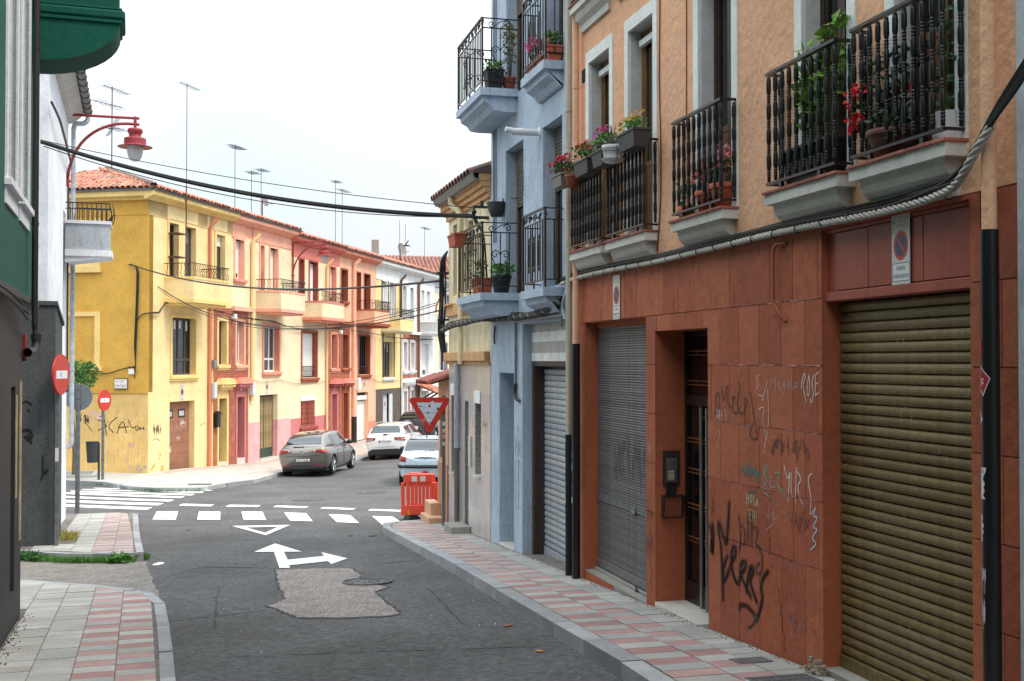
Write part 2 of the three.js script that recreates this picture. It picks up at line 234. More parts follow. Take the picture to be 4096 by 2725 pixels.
tag(manhole(2.3, -29.0, 0.4), 'round iron manhole cover beyond the give way lines', 'manhole cover');
tag(manhole(4.2, -31.2, 0.4), 'iron manhole cover in the dark resurfaced strip near the parked blue car', 'manhole cover');

// ---------- pavements ----------
const offs = (line, d) => line.map((p, i) => { const a = line[Math.max(0, i - 1)], b = line[Math.min(line.length - 1, i + 1)], l = Math.hypot(b[0] - a[0], b[1] - a[1]); return [p[0] + (b[1] - a[1]) / l * d, p[1] - (b[0] - a[0]) / l * d]; });
function resample(line, step) { const o = [line[0]]; let acc = 0; for (let i = 0; i + 1 < line.length; i++) { const a = line[i], b = line[i + 1], l = Math.hypot(b[0] - a[0], b[1] - a[1]); let t = step - acc; while (t < l) { o.push([a[0] + (b[0] - a[0]) * t / l, a[1] + (b[1] - a[1]) * t / l]); t += step; } acc = l - (t - step); } o.push(line[line.length - 1]); return o; }
// kerb: outer line (walked so that the pavement is on its right), stones of the given length
function kerb(parent, outer, inner, sub, fn = pave, gap = 0.008) {
  for (let i = 0; i + 1 < outer.length; i++) {
    const a = outer[i], b = outer[i + 1], c = inner[i + 1], d = inner[i], lp = (p, q, t) => [p[0] + (q[0] - p[0]) * t, p[1] + (q[1] - p[1]) * t], l = Math.hypot(b[0] - a[0], b[1] - a[1]), n = Math.max(1, Math.round(l / sub));
    for (let k = 0; k < n; k++) { const t0 = k / n + gap / l / 2, t1 = (k + 1) / n - gap / l / 2, h = R(-0.004, 0.006); mk('kerb_stone', MAT.kerb[rnd() * 3 | 0], parent, slabGeo([lp(a, b, t0), lp(a, b, t1), lp(d, c, t1), lp(d, c, t0)], fn, h, 0.32)); }
  }
}
function pavement(name, label, bed, bm = MAT.mortar) { const g = new THREE.Group(); g.name = name; scene.add(g); structure(tag(g, label)); mk('bedding', bm, g, sheetGeo(bed, -0.006, pave, 1.5)); return g; }
const tone = (l) => l[rnd() * l.length | 0];
// right-hand pavement
{
  const out = [[2.62, -2.5], [2.66, -4.6], [2.72, -6.2], [2.78, -7.6], [2.79, -9.3], [2.79, -9.31], [2.84, -13.6], [2.8, -17], [2.76, -19.2], [2.86, -19.9], [3.1, -20.3]], inn = out.map((p, i) => [p[0] + (i > 7 ? 0.13 : 0.16), p[1] + (i > 8 ? 0.12 : 0)]);
  const g = pavement('right_pavement', 'narrow right pavement of grey and pink striped tiles', [...inn, [4.4, -20.3], [4.4, -2.5]]);
  kerb(g, out, inn, 1.0);
  mk('end_kerb', MAT.kerb[0], g, slabGeo([[3.1, -20.3], [4.5, -20.75], [4.5, -20.55], [3.15, -20.13]], pave, 0, 0.3));
  const cols = [3.045, 3.33, 3.615, 3.9];
  const edge = (z) => { for (let i = 0; i + 1 < inn.length; i++) if (inn[i + 1][1] <= z) { const t = (inn[i][1] - z) / (inn[i][1] - inn[i + 1][1] + 1e-9); return inn[i][0] + (inn[i + 1][0] - inn[i][0]) * t; } return 3; };
  for (let r = 0; r < 85; r++) for (let c = 0; c < 3; c++) {
    const z0 = -3.2 - r * 0.2, z1 = z0 - 0.2, e = 0.004, cut = r % 7 === 3 ? 0.05 : 0, x0 = c ? cols[c] : Math.max(edge(z0), edge(z1)) + 0.006, sk = 0.012 * (c - 1);
    const mtl = c === 2 ? tone(MAT.grey) : (r + c) % 2 ? tone(MAT.pink) : tone(MAT.grey);
    const e2 = (r + c) % 2 && c < 2 ? 0.001 : e;
    mk('paving_tile', mtl, g, slabGeo([[x0 + e, z0 - e2 + sk], [cols[c + 1] - e, z0 - e2 + sk], [cols[c + 1] - e, z1 + (c === 2 ? 0.002 : e) + sk], [x0 + e, z1 + (c === 2 ? 0.002 : e) + sk]], pave, R(-0.002, 0.0025), 0.03));
  }
  // covers let into the tiles
  tag(mk('inspection_cover', MAT.iron, scene, [slabGeo([[3.52, -7.25], [3.78, -7.25], [3.78, -7.42], [3.52, -7.42]], pave, 0.006, 0.03)]), 'small rectangular steel inspection cover in the tiled pavement', 'cover');
  tag(mk('grated_cover', MAT.iron, scene, [slabGeo([[3.36, -6.35], [3.8, -6.35], [3.8, -6.85], [3.36, -6.85]], pave, 0.005, 0.03), ...Array.from({ length: 50 }, (_, i) => slabGeo([[0, 0], [0.028, 0], [0.028, 0.014], [0, 0.014]].map((p) => [3.39 + (i % 10) * 0.04 + p[0], -6.82 + (i / 10 | 0) * 0.09 + p[1] * 3]), pave, 0.009, 0.01))]), 'larger patterned iron cover in the pavement beside the ochre roller shutter', 'cover');
}
// left-hand pavements share one skewed tile grid
const LT = 3.45 * Math.PI / 180, lx = (t, s, o = 0.352) => [-o - t * Math.cos(LT) - s * Math.sin(LT) + 8 * Math.sin(LT), -s * Math.cos(LT) + t * Math.sin(LT)];
function leftTiles(g, s0, s1, ncol, lines, keep, pitch, o) {
  for (let r = 0; s0 + r * pitch < s1; r++) for (let c = 0; c < ncol; c++) {
    const a = s0 + r * pitch, b = a + pitch, t0 = c * 0.285, t1 = t0 + 0.285, e = 0.0022, ew = 0.004;
    
    const bb = b;
    let q = [lx(t0 + ew, a + e, o), lx(t1 - ew, a + e, o), lx(t1 - ew, bb - e, o), lx(t0 + ew, bb - e, o)];
    if (c > 1 && r % 2 === 0 && false) continue;
    for (const l of lines) q = chop(q, l[0], l[1]); if (q.length < 3 || areaOf(q) < 0.004) continue;
    const m = q.reduce((s, p) => [s[0] + p[0] / q.length, s[1] + p[1] / q.length], [0, 0]); if (!keep(m[0], m[1])) continue;
    mk('paving_tile', c > 1 ? tone(MAT.grey) : (r + c) % 2 ? tone(MAT.pink) : tone(MAT.grey), g, slabGeo(q, pave, R(-0.002, 0.0025), 0.03));
  }
}
const wallX = (z) => -1.73 + (z + 11.4) * 0.0665;      // building line on the left
{
  const out = [[-4.6, -16.1], [-2.13, -14.06], [-1.24, -13.26], [-0.79, -12.73], [-0.62, -12.4], [-0.55, -12.08], [-0.46, -11.62], [-0.37, -10.28], [-0.3, -9.06], [-0.25, -8.1], [-0.03, -4], [0.06, -2.5]], inn = offs(out, 0.1).map((p, i) => i ? p : [-4.65, -16.0]);
  const side = inn[2][0] > out[2][0] ? offs(out, -0.1) : inn;
  const g = pavement('left_pavement', 'wide left pavement of pale grey tiles with two pink striped rows', [...side, [-1.15, -2.5], [-1.72, -11.3], [-4.6, -13.8]]);
  kerb(g, out, side, 0.8);
  const lines = []; for (let i = 0; i + 1 < side.length; i++) lines.push([side[i + 1], side[i]]);
  const cen = [-1, -10], ok = lines.map((l) => ((l[1][0] - l[0][0]) * (cen[1] - l[0][1]) - (l[1][1] - l[0][1]) * (cen[0] - l[0][0])) > 0 ? l : [l[1], l[0]]);
  leftTiles(g, 4.6, 14.6, 6, ok, (x, z) => x > wallX(z) + 0.03 || z < -11.75, 0.205);
}
{
  const out = [[-4.6, -18.9], [-2.66, -17.5], [-2.34, -17.18], [-1.92, -16.81], [-1.6, -16.68], [-1.38, -16.54], [-0.94, -16.61], [-1.06, -18.07], [-1.22, -20.2], [-1.5, -24.4], [-1.62, -24.62]], side = offs(out, -0.1), test = side[4][1] < out[4][1] ? side : offs(out, 0.1);
  const g = pavement('corner_pavement', 'uneven corner pavement of pale tiles beside the dark rendered wall', [...test, [-2.95, -25.1], [-2.35, -18.4], [-4.6, -20.2]]);
  kerb(g, out, test, 0.8);
  const lines = []; for (let i = 0; i + 1 < test.length; i++) { const l = [test[i + 1], test[i]], cen = [-1.8, -19]; lines.push(((l[1][0] - l[0][0]) * (cen[1] - l[0][1]) - (l[1][1] - l[0][1]) * (cen[0] - l[0][0])) > 0 ? l : [l[1], l[0]]); }
  leftTiles(g, 16.6, 24.9, 5, lines.filter((l) => l[0][0] > -4), (x, z) => x > wallX(z) + 0.03 || z > -18.3, 0.2, 0.546);
  mk('ramp', M([150, 147, 140], { map: 'tile', bump: 'fine' }), g, slabGeo([[-1.62, -24.62], [-2.95, -25.1], [-3.2, -26.6], [-2.6, -26.2]], (x, z) => road(x, z) + 0.1 * sstep((z + 26.4) / 1.6), 0.006, 0.1));
}
// far pavement in front of the coloured terrace
{
  const k0 = [[-20, -46], [-8, -39.2], [-4.3, -36.39], [-3.2, -35.63], [-2.6, -34.3], [-2.27, -33.58], [-1.58, -32.95], [-0.37, -32.85], [0.32, -34.4], [1.16, -35.58], [1.6, -37.0], [2.0, -38.1], rowAt(3.2, 3.95), rowAt(8, 3.7), rowAt(14, 3.35), rowAt(60, 3.0)], ins = offs(k0, 0.14), inn = ins[5][1] < k0[5][1] ? ins : offs(k0, -0.14);
  const g = pavement('far_pavement', 'pale concrete pavement with pink tile bands before the coloured terrace', [...inn, rowAt(60, -0.1), rowAt(0, -0.1), [-20, -55]], M([170, 168, 162], { map: 'tile', bump: 'fine' }));
  kerb(g, k0, inn, 1.2);
  // tile field: too small to pick apart
  const lists = { a: [], b: [], p: [] };
  for (let i = 0; i < 60; i++) for (let j = 0; j < 10; j++) {
    const u = -0.9 + i * 0.42, w = 0.02 + j * 0.32, q = [[u, w], [u + 0.412, w], [u + 0.412, w + 0.312], [u, w + 0.312]].map((p) => rowAt(...p)); 
    (j === 1 || (j > 5 && (i + j) % 3 === 0 && i > 8) ? lists.p : rnd() < 0.5 ? lists.a : lists.b).push(slabGeo(q, pave, R(-0.002, 0.003), 0.03));
  }
  for (let i = 0; i < 30; i++) for (let j = 0; j < 13; j++) {
    const x = -8.4 + i * 0.42, z = -34.6 - j * 0.34 + 0.5, c = [x + 0.2, z - 0.16]; if (farW(...c) < 0.2 || farU(...c) > -0.75) continue; const fl = farU(...c) < 0 ? (c[0] - YC[0]) * FX[0] + (c[1] - YC[1]) * FX[1] : 9;
    let inside = false; const P = [...inn, rowAt(60, -0.1), rowAt(0, -0.1), [-20, -55]]; for (let a = 0, b = P.length - 1; a < P.length; b = a++) if ((P[a][1] > c[1]) !== (P[b][1] > c[1]) && c[0] < (P[b][0] - P[a][0]) * (c[1] - P[a][1]) / (P[b][1] - P[a][1]) + P[a][0]) inside = !inside;
    if (inside) (rnd() < 0.5 ? lists.a : lists.b).push(slabGeo([[x, z], [x + 0.412, z], [x + 0.412, z - 0.332], [x, z - 0.332]], pave, R(-0.002, 0.003), 0.03));
  }
  for (const [l, m] of [[lists.a, M([186, 184, 178], { map: 'tile' })], [lists.b, M([176, 175, 170], { map: 'tile' })], [lists.p, M([196, 158, 146], { map: 'tile' })]]) mk('small_paving_tiles', m, g, l).userData.kind = 'stuff';
  tag(mk('drain_cover', MAT.iron, scene, slabGeo([[-0.75, -33.9], [-0.1, -33.75], [-0.05, -34.25], [-0.7, -34.4]], pave, 0.006, 0.03)), 'dark square iron cover in the pale far pavement', 'cover');
}
// ---------- houses on the right: local x runs towards the viewer along the wall, local z out into the street ----------
MAT.rustVar = [[172, 98, 70], [166, 94, 68], [178, 104, 76], [170, 96, 72], [162, 92, 68]].map((c) => M(c, { map: 'plaster', bump: 'rough', bs: 0.005, rough: 0.7 })); MAT.rustDeep = MAT.rustVar[0];
Object.assign(MAT, {
  orange: M([226, 176, 142], { map: 'plaster', bump: 'rough', bs: 0.008, rough: 0.92 }),
  rust: M([160, 88, 60], { map: 'plaster', bump: 'rough', bs: 0.004, rough: 0.62 }),
  
  rustGloss: M([160, 84, 70], { map: 'grimy', rough: 0.35 }),
  white: M([226, 228, 226], { map: 'plaster', bump: 'fine', bs: 0.002 }),
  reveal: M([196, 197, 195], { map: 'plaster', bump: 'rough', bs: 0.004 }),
  slabGrey: M([204, 203, 197], { map: 'plaster', bump: 'fine', bs: 0.002 }),
  black: M([26, 26, 28], { rough: 0.32 }),
  blackMatt: M([30, 30, 31], { rough: 0.6 }),
  edging: [[158, 92, 78], [146, 84, 72], [168, 104, 90]].map((c) => M(c, { map: 'terracotta', rough: 0.8 })),
  woodGold: M([150, 108, 58], { map: 'wood', rough: 0.5 }),
  woodRed: M([142, 88, 54], { map: 'wood', rough: 0.45 }),
  woodDark: M([66, 44, 32], { map: 'wood', rough: 0.45 }),
  glass: M([16, 18, 20], { rough: 0.05, phys: { specularIntensity: 1, ior: 1.5 } }),
  glassGrey: M([70, 76, 80], { rough: 0.08, phys: { specularIntensity: 1, ior: 1.5 } }),
  steel: M([150, 150, 148], { map: 'metal', rough: 0.42, metal: 0.75 }),
  galv: M([128, 132, 134], { map: 'metal', rough: 0.55, metal: 0.6 }),
  shutterGrey: [[124, 125, 126], [116, 117, 118], [130, 130, 130]].map((c) => M(c, { map: 'metal', rough: 0.5, metal: 0.35 })),
  shutterOchre: [[128, 110, 70], [120, 104, 68], [132, 116, 78], [114, 98, 62]].map((c) => M(c, { map: 'metal', rough: 0.45, metal: 0.3 })),
  shutterPale: [[180, 186, 190], [172, 178, 184], [186, 190, 192]].map((c) => M(c, { map: 'metal', rough: 0.5, metal: 0.3 })),
  marble: M([206, 202, 192], { map: 'tile', rough: 0.4 }),
  concrete: M([150, 148, 142], { map: 'tile', bump: 'fine', bs: 0.002 }),
  blue: M([176, 191, 208], { map: 'grimy', bump: 'fine', bs: 0.003, rough: 0.85 }),
  
  bluePipe: M([168, 188, 206], { map: 'metal', rough: 0.6 }),
  cream: M([228, 216, 182], { map: 'grimy', bump: 'fine', bs: 0.002 }),
  creamBand: M([208, 164, 120], { map: 'grimy', bump: 'fine', bs: 0.002 }),
  greyTile: [[188, 180, 180], [182, 176, 178], [194, 187, 184]].map((c) => M(c, { map: 'tile', rough: 0.3 })),
  granite: M([176, 176, 172], { map: 'granite', rough: 0.5 }),
  shutterBrown: M([104, 92, 80], { map: 'metal', rough: 0.6 }),
});
MAT.blueDeep = MAT.blue;
const RX = 3.91;
// parts are written in wall coordinates; the group stands at its own base
function offOf(p) { while (p) { if (p.off) return p.off; p = p.parent; } return null; }
function pt(name, m, parent, ...list) { const o = mk(name, m, parent, ...list), f = offOf(parent); if (f) o.geometry.translate(-f[0], -f[1], -f[2]); return o; }
function ps(name, m, parent, rdy, x, y, z) { const o = mk(name, m, parent, rdy), f = offOf(parent) ?? [0, 0, 0]; o.position.set(x - f[0], y - f[1], z - f[2]); return o; }
function pp(name, parent, x0, x1, y0, y1, z, w, h, draw, o) { const f = offOf(parent) ?? [0, 0, 0]; return printed(name, parent, x0 - f[0], x1 - f[0], y0 - f[1], y1 - f[1], z - f[2], w, h, draw, o); }
function rightThing(name, label, category, u, y, group) { const g = thing(name, label, category, [RX, y, u], -Math.PI / 2, group); g.off = [u, y, 0]; return g; }

const slatGeo = (w, h, d) => alongX([[0, 0], [d * 0.75, h * 0.12], [d, h * 0.38], [d, h * 0.62], [d * 0.75, h * 0.88], [0, h * 0.97]], 0, w);
function rollerShutter(parent, u0, u1, y0, y1, z, pitch, depth, m, bottom = 0.09) {
  const n = Math.floor((y1 - y0 - bottom) / pitch), curtain = pt('roller_shutter', MAT.blackMatt, parent, box(u0, u1, y0, y1, z - 0.03, z - 0.004));
  const rg = ready(slatGeo(u1 - u0, pitch, depth));
  for (let i = 0; i < n; i++) { const o = ps('slat', Array.isArray(m) ? tone(m) : m, curtain, rg, u0, y0 + bottom + i * pitch, z - 0.003 + R(-0.0015, 0.0015)); o.rotation.z = R(-0.0008, 0.0008); }
  pt('bottom_bar', Array.isArray(m) ? m[0] : m, curtain, rbox(u0, u1, y0, y0 + bottom - 0.004, z - 0.003, z + depth + 0.006, 0.006));
  return curtain;
}
const balusterProfile = (() => { const p = [[0, 0], [0.013, 0]], ring = (y) => { for (const d of [-0.02, 0, 0.02]) p.push([0.012, y + d - 0.005], [0.0165, y + d], [0.012, y + d + 0.005]); }; let y = 0.05; for (let k = 0; k < 4; k++) { ring(y); p.push([0.0115, y + 0.03], [0.0175, y + 0.055], [0.0175, y + 0.125], [0.0115, y + 0.15]); y += 0.178; } ring(y - 0.002 - 0.01); p.push([0.013, 0.74], [0, 0.74]); return p.filter((q) => q[1] <= 0.74); })();
const balusterRdy = ready(lathe(balusterProfile, 9));
function balconet(house, u0, u1, n, y = 2.788, rail = true, w = 0.15) {
  const prof = [[0, y - 0.29], [0.035, y - 0.29], [0.035, y - 0.215], [0.05, y - 0.2], [0.085, y - 0.17], [0.105, y - 0.13], [0.11, y - 0.088], [w - 0.005, y - 0.088], [w - 0.005, y - 0.014], [0, y - 0.014]];
  const inner = prof.slice(0, 7), s = pt('balcony_slab', MAT.slabGrey, house, alongX([[0, y - 0.088], [w - 0.005, y - 0.088], [w - 0.005, y - 0.014], [0, y - 0.014]], u0, u1), alongX([...inner, [0, y - 0.088]], u0 + 0.06, u1 - 0.06));
  const k = Math.round((u1 - u0) / 0.115);
  for (let i = 0; i < k; i++) { const a = u0 - 0.012 + (u1 - u0 + 0.024) * i / k, b = u0 - 0.012 + (u1 - u0 + 0.024) * (i + 1) / k; pt('edging_tile', tone(MAT.edging), s, rbox(a + 0.002, b - 0.002, y - 0.014, y + 0.006 + R(0, 0.003), 0.004, w + 0.012 + R(-0.003, 0.003), 0.004)); }
  if (!rail) return s;
  const a = u0 + 0.02, b = u1 - 0.02, yb = y + 0.068, yt = y + 0.84, z = w - 0.02;
  const r = pt('balcony_railing', MAT.black, house, box(a, b, yt - 0.012, yt + 0.008, z - 0.02, z + 0.02), [a, b].map((x) => box(x - 0.014, x + 0.014, yt - 0.011, yt + 0.007, -0.01, z)));
  pt('bottom_rail', MAT.black, r, box(a, b, yb - 0.018, yb, z - 0.016, z + 0.016), [a, b].map((x) => box(x - 0.01, x + 0.01, yb - 0.017, yb - 0.001, -0.01, z)), [a + 0.2, b - 0.2].map((x) => box(x - 0.016, x + 0.016, y, yb - 0.017, z - 0.012, z + 0.012)));
  for (let i = 0; i < n; i++) ps('baluster', MAT.black, r, balusterRdy, a + 0.02 + (b - a - 0.04) * i / (n - 1), yb + 0.008, z);
  for (const x of [a, b]) ps('baluster', MAT.black, r, balusterRdy, x, yb + 0.008, z - 0.1);
  return r;
}
// French window set back in its reveal
function frenchWindow(house, u0, u1, y0, y1, z, wood, panelWood, white = true) {
  const f = pt('window', wood, house, frameGeo(u0, u1, y0, y1, z - 0.06, z, 0.055), box((u0 + u1) / 2 - 0.04, (u0 + u1) / 2 + 0.04, y0 + 0.055, y1 - 0.055, z - 0.05, z + 0.008));
  for (const [a, b] of [[u0 + 0.055, (u0 + u1) / 2 - 0.04], [(u0 + u1) / 2 + 0.04, u1 - 0.055]]) {
    pt('sash', wood, f, frameGeo(a, b, y0 + 0.055, y1 - 0.055, z - 0.045, z - 0.008, 0.035));
    pt('pane', MAT.glass, f, box(a + 0.035, b - 0.035, y0 + 0.75, y1 - 0.09, z - 0.03, z - 0.024));
    pt('panel', panelWood, f, rbox(a + 0.035, b - 0.035, y0 + 0.09, y0 + 0.7, z - 0.032, z - 0.014, 0.01), box(a + 0.035, b - 0.035, y0 + 0.7, y0 + 0.75, z - 0.04, z - 0.01));
  }
  if (white) pt('blind_box', MAT.white, f, box(u0 + 0.06, u1 - 0.06, y1 - 0.16, y1 - 0.1, z + 0.002, z + 0.05));
  return f;
}
{
  const H = rightThing('orange_house', 'orange rendered house with rust red tiled ground floor and flowered iron balconets', 'house', -8.5, -0.6);
  const holes = [[-11.81, -9.99, -2, 2.015], [-9.765, -8.61, -2, 1.875], [-6.8, -5.26, -2, 2.47]];
  const W = pt('ground_floor_wall', MAT.rustDeep, H, wallGeo(-12.22, -4.867, -1.3, 2.5, holes, -0.32, -0.011), box(-12.22, -4.867, -1.3, 8.3, -6, -5.7), box(-12.22, -11.95, -1.3, 8.3, -5.7, -0.321), box(-5.1, -4.867, -1.3, 8.3, -5.7, -0.321));
  const ys = [2.5, 2.02, 1.568, 1.114, 0.66, 0.206, -1.0], g = 0.0035;
  for (let r = 0; r < 6; r++) for (let k = -1; k < 24; k++) {
    const x0 = Math.max(-12.22, -12.25 + 0.337 * k + (r % 2 ? 0.165 : 0)), x1 = Math.min(-4.867, -12.25 + 0.337 * (k + 1) + (r % 2 ? 0.165 : 0)); if (x1 - x0 < 0.03) continue;
    const q = wallGeo(x0 + g, x1 - g, ys[r + 1] + g, ys[r] - g, holes, -0.012, R(-0.001, 0.001)); if (q.length) pt('wall_tile', tone(MAT.rustVar), W, q);
  }
  const wins = [[-11.73, -10.87], [-10.525, -9.673], [-8.858, -8.025], [-7.128, -6.351], [-6.027, -5.258]];
  pt('upper_wall', MAT.orange, H, wallGeo(-12.22, -4.867, 2.5, 8.3, wins.flatMap((w) => [[w[0], w[1], 2.74, 4.945], [w[0], w[1], 5.52, 7.7]]), -0.3, 0.004));
  wins.forEach(([a, b], i) => {
    for (const dy of [0, 2.76]) {
      const y0 = 2.74 + dy, y1 = 4.945 + dy; if (dy && i > 1) { }
      const t = pt('window_surround', MAT.white, H, box(a, a + 0.1, y0, y1, -0.02, 0.016), box(b - 0.1, b, y0, y1, -0.02, 0.016), box(a + 0.1, b - 0.1, y1 - 0.125, y1, -0.02, 0.016));
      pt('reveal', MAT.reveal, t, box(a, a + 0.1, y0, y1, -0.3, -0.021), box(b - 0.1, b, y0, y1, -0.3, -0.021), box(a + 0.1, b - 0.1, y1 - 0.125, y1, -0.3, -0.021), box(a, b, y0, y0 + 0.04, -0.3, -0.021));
      frenchWindow(H, a + 0.1, b - 0.1, y0 + 0.045, y1 - 0.125, -0.13, i < 2 ? MAT.woodGold : MAT.woodDark, i < 2 ? MAT.woodGold : MAT.woodRed, i < 2);
    }
  });
  for (const [a, b, n] of [[-11.9, -10.88, 11], [-10.73, -9.66, 11], [-9.04, -8.03, 10], [-7.325, -6.363, 10], [-6.22, -5.263, 11]]) { balconet(H, a, b, n); balconet(H, a, b, n, 5.49); }
  pt('roof_eave', MAT.edging[0], H, alongX([[-6, 8.3], [0.5, 8.3], [0.55, 8.4], [-3, 9.6], [-6, 8.5]], -12.22, -4.867));
  pt('vent_grille', MAT.blackMatt, H, frameGeo(-11.87, -11.765, 4.66, 4.8, 0.004, 0.012, 0.01), Array.from({ length: 7 }, (_, i) => box(-11.86, -11.775, 4.672 + i * 0.018, 4.68 + i * 0.018, 0.004, 0.011)));
  // left roller shutter and its sill
  pt('shutter_jamb', MAT.rustDeep, H, box(-11.83, -9.97, 1.96, 2.03, -0.32, -0.14), box(-11.82, -9.98, -1.3, 2, -0.3, -0.29));
  const sh = rollerShutter(H, -11.8, -10, -0.63, 2.0, -0.155, 0.0262, 0.011, MAT.shutterGrey, 0.1);
  pt('lock_plate', MAT.galv, sh, box(-11.8, -10, 0.09, 0.155, -0.158, -0.138), rbox(-10.75, -10.62, 0.07, 0.14, -0.139, -0.128, 0.006), bar([-10.72, 0.1, -0.13], [-10.6, 0.085, -0.118], 0.012));
  pt('shutter_handle', MAT.blackMatt, sh, bar([-10.62, -0.63, -0.13], [-10.45, -0.645, -0.09], 0.008), bar([-10.5, -0.66, -0.1], [-10.5, -0.63, -0.09], 0.012));
  pt('shutter_sill', MAT.concrete, H, box(-11.82, -9.985, -1.3, -0.665, -0.3, 0.0), box(-11.82, -9.985, -1.3, -0.64, -0.3, -0.1));
  pt('sill_face', MAT.rust, H, box(-11.8, -10.9, -1.2, -0.672, 0.0005, 0.008));
  // doorway
  pt('door_recess', MAT.rustDeep, H, box(-9.77, -9.75, -1.2, 1.88, -0.6, -0.321), box(-8.63, -8.61, -1.2, 1.88, -0.6, -0.321), box(-9.77, -8.6, 1.87, 1.9, -0.6, -0.321));
  pt('door_step', MAT.marble, H, rbox(-9.76, -8.615, -1.2, -0.597, -0.3, 0.012, 0.008));
  const door = pt('door', MAT.black, H, frameGeo(-9.765, -8.61, -0.597, 1.875, -0.34, -0.29, 0.05), box(-9.715, -8.66, 1.2, 1.29, -0.335, -0.288), box(-9.42, -9.36, -0.55, 1.2, -0.335, -0.285), box(-9.715, -8.66, -0.55, -0.4, -0.33, -0.29));
  pt('pane', MAT.glass, door, box(-9.715, -8.66, -0.4, 1.825, -0.32, -0.314));
  for (const y of [1.69, 1.42, 0.9, 0.62, 0.3, 0.0]) pt('door_bar', MAT.woodRed, door, box(-9.715, -8.66, y - 0.006, y + 0.006, -0.312, -0.296), box(-9.715, -8.66, y - 0.04, y - 0.03, -0.312, -0.296), [-9.5, -9.2, -8.9].map((x) => box(x - 0.004, x + 0.004, y - 0.03, y - 0.006, -0.31, -0.298)));
  for (const x of [-9.25, -9.127]) pt('pull_handle', MAT.steel, door, bar([x, -0.57, -0.225], [x, 1.19, -0.225], 0.0155, 0.0155, 12), bar([x, 1.1, -0.225], [x, 1.1, -0.29], 0.008), bar([x, -0.45, -0.225], [x, -0.45, -0.29], 0.008));
  // big roller shutter with its panelled head
  const head = pt('shutter_head', MAT.rustGloss, H, box(-6.8, -5.26, 1.992, 2.47, -0.12, -0.05));
  for (const [a, b] of [[-6.68, -6.3], [-6.295, -6.03], [-6.025, -5.73], [-5.725, -5.27]]) pt('head_panel', MAT.rustGloss, head, rbox(a, b, 2.062, 2.44, -0.055, -0.036, 0.004));
  pt('head_rail', MAT.rustGloss, head, rbox(-6.795, -5.265, 1.994, 2.055, -0.052, -0.024, 0.006), rbox(-6.795, -5.265, 2.445, 2.468, -0.052, -0.03, 0.004));
  pt('shutter_recess', MAT.rustDeep, H, box(-6.81, -6.79, -1.2, 2, -0.6, -0.321), box(-5.27, -5.25, -1.2, 2, -0.6, -0.321));
  const os = rollerShutter(H, -6.79, -5.27, -0.46, 1.99, -0.145, 0.0665, 0.02, MAT.shutterOchre, 0.12);
  pp('scuffs', os, -6.75, -5.3, -0.3, 1.9, -0.1225, 512, 780, (x, w, h) => { for (let i = 0; i < 150; i++) { x.fillStyle = `rgba(206,200,184,${R(0.15, 0.6)})`; const q = rnd() < 0.5 ? R(0.35, 0.55) * w : R(0, 1) * w; x.fillRect(q, R(0, h), R(1, 3), R(3, 16)); } for (let i = 0; i < 26; i++) { x.fillStyle = `rgba(140,84,34,${R(0.08, 0.3)})`; x.fillRect(R(0, 0.25) * w, R(0, h * 0.5), R(20, 90), R(3, 9)); } for (let i = 0; i < 40; i++) { x.fillStyle = `rgba(214,208,196,${R(0.1, 0.35)})`; x.fillRect(R(0, w), h * R(0.86, 1), R(4, 40), R(1, 4)); } }, { clear: true });
  pt('threshold', MAT.concrete, H, box(-6.8, -5.26, -1.2, -0.43, -0.3, 0.0));
  // pipes on the wall
  const pz = 0.075;
  pt('rain_pipe', MAT.orange, H, bar([-11.89, 1.75, pz], [-11.89, 8.2, pz], 0.036, 0.036, 14), [3.3, 4.6].map((y) => bar([-11.89, y, pz], [-11.89, y + 0.03, pz], 0.041, 0.041, 14)));
  pt('pipe_sleeve', MAT.black, H, bar([-11.88, -1.0, pz + 0.005], [-11.88, 1.79, pz + 0.005], 0.046, 0.046, 14));
  pt('rain_pipe', MAT.orange, H, bar([-4.988, 2.25, pz + 0.012], [-4.988, 8.2, pz + 0.012], 0.038, 0.038, 14));
  pt('pipe_sleeve', MAT.black, H, bar([-4.988, -0.9, pz + 0.012], [-4.988, 2.27, pz + 0.012], 0.046, 0.046, 16));
  pt('bent_conduit', MAT.rust, H, tube([[-7.27, 2.43, 0.002], [-7.36, 2.43, 0.035], [-7.4, 2.37, 0.04], [-7.4, 2.1, 0.04], [-7.4, 2.02, 0.038], [-7.33, 1.94, 0.03], [-7.28, 1.88, 0.005]], 0.013, 8, 40));
  pt('thin_cable', M([120, 62, 44]), H, tube([[-9.61, 8, 0.012], [-9.6, 5, 0.012], [-9.62, 4.2, 0.012], [-9.58, 3.5, 0.014], [-9.6, 3, 0.012], [-9.68, 2.6, 0.012]], 0.006, 5), tube([[-9.0, 8, 0.012], [-9.0, 4.6, 0.012], [-9.01, 3.6, 0.012]], 0.005, 5));
  // marks on the wall: spray paint and pen
  const G1 = (nm, a, b, c, d, w, h, f) => pp(nm, W, a, b, c, d, 0.0035, w, h, f, { clear: true, rough: 0.6 });
  G1('grime', -12.2, -6.82, 1.9, 2.5, 2048, 230, (x, w, h) => { for (let i = 0; i < 520; i++) { const q = R(0, w), t = Math.pow(rnd(), 1.8) * h * 0.8, s = R(2, 16); x.fillStyle = `rgba(34,24,24,${R(0.02, 0.1)})`; x.beginPath(); x.ellipse(q, t, s, s * R(0.6, 2.6), 0, 0, 7); x.fill(); } for (let i = 0; i < 60; i++) { x.fillStyle = `rgba(30,20,20,${R(0.05, 0.2)})`; x.fillRect(R(0, w), R(0, 40), R(1, 4), R(20, 120)); } });
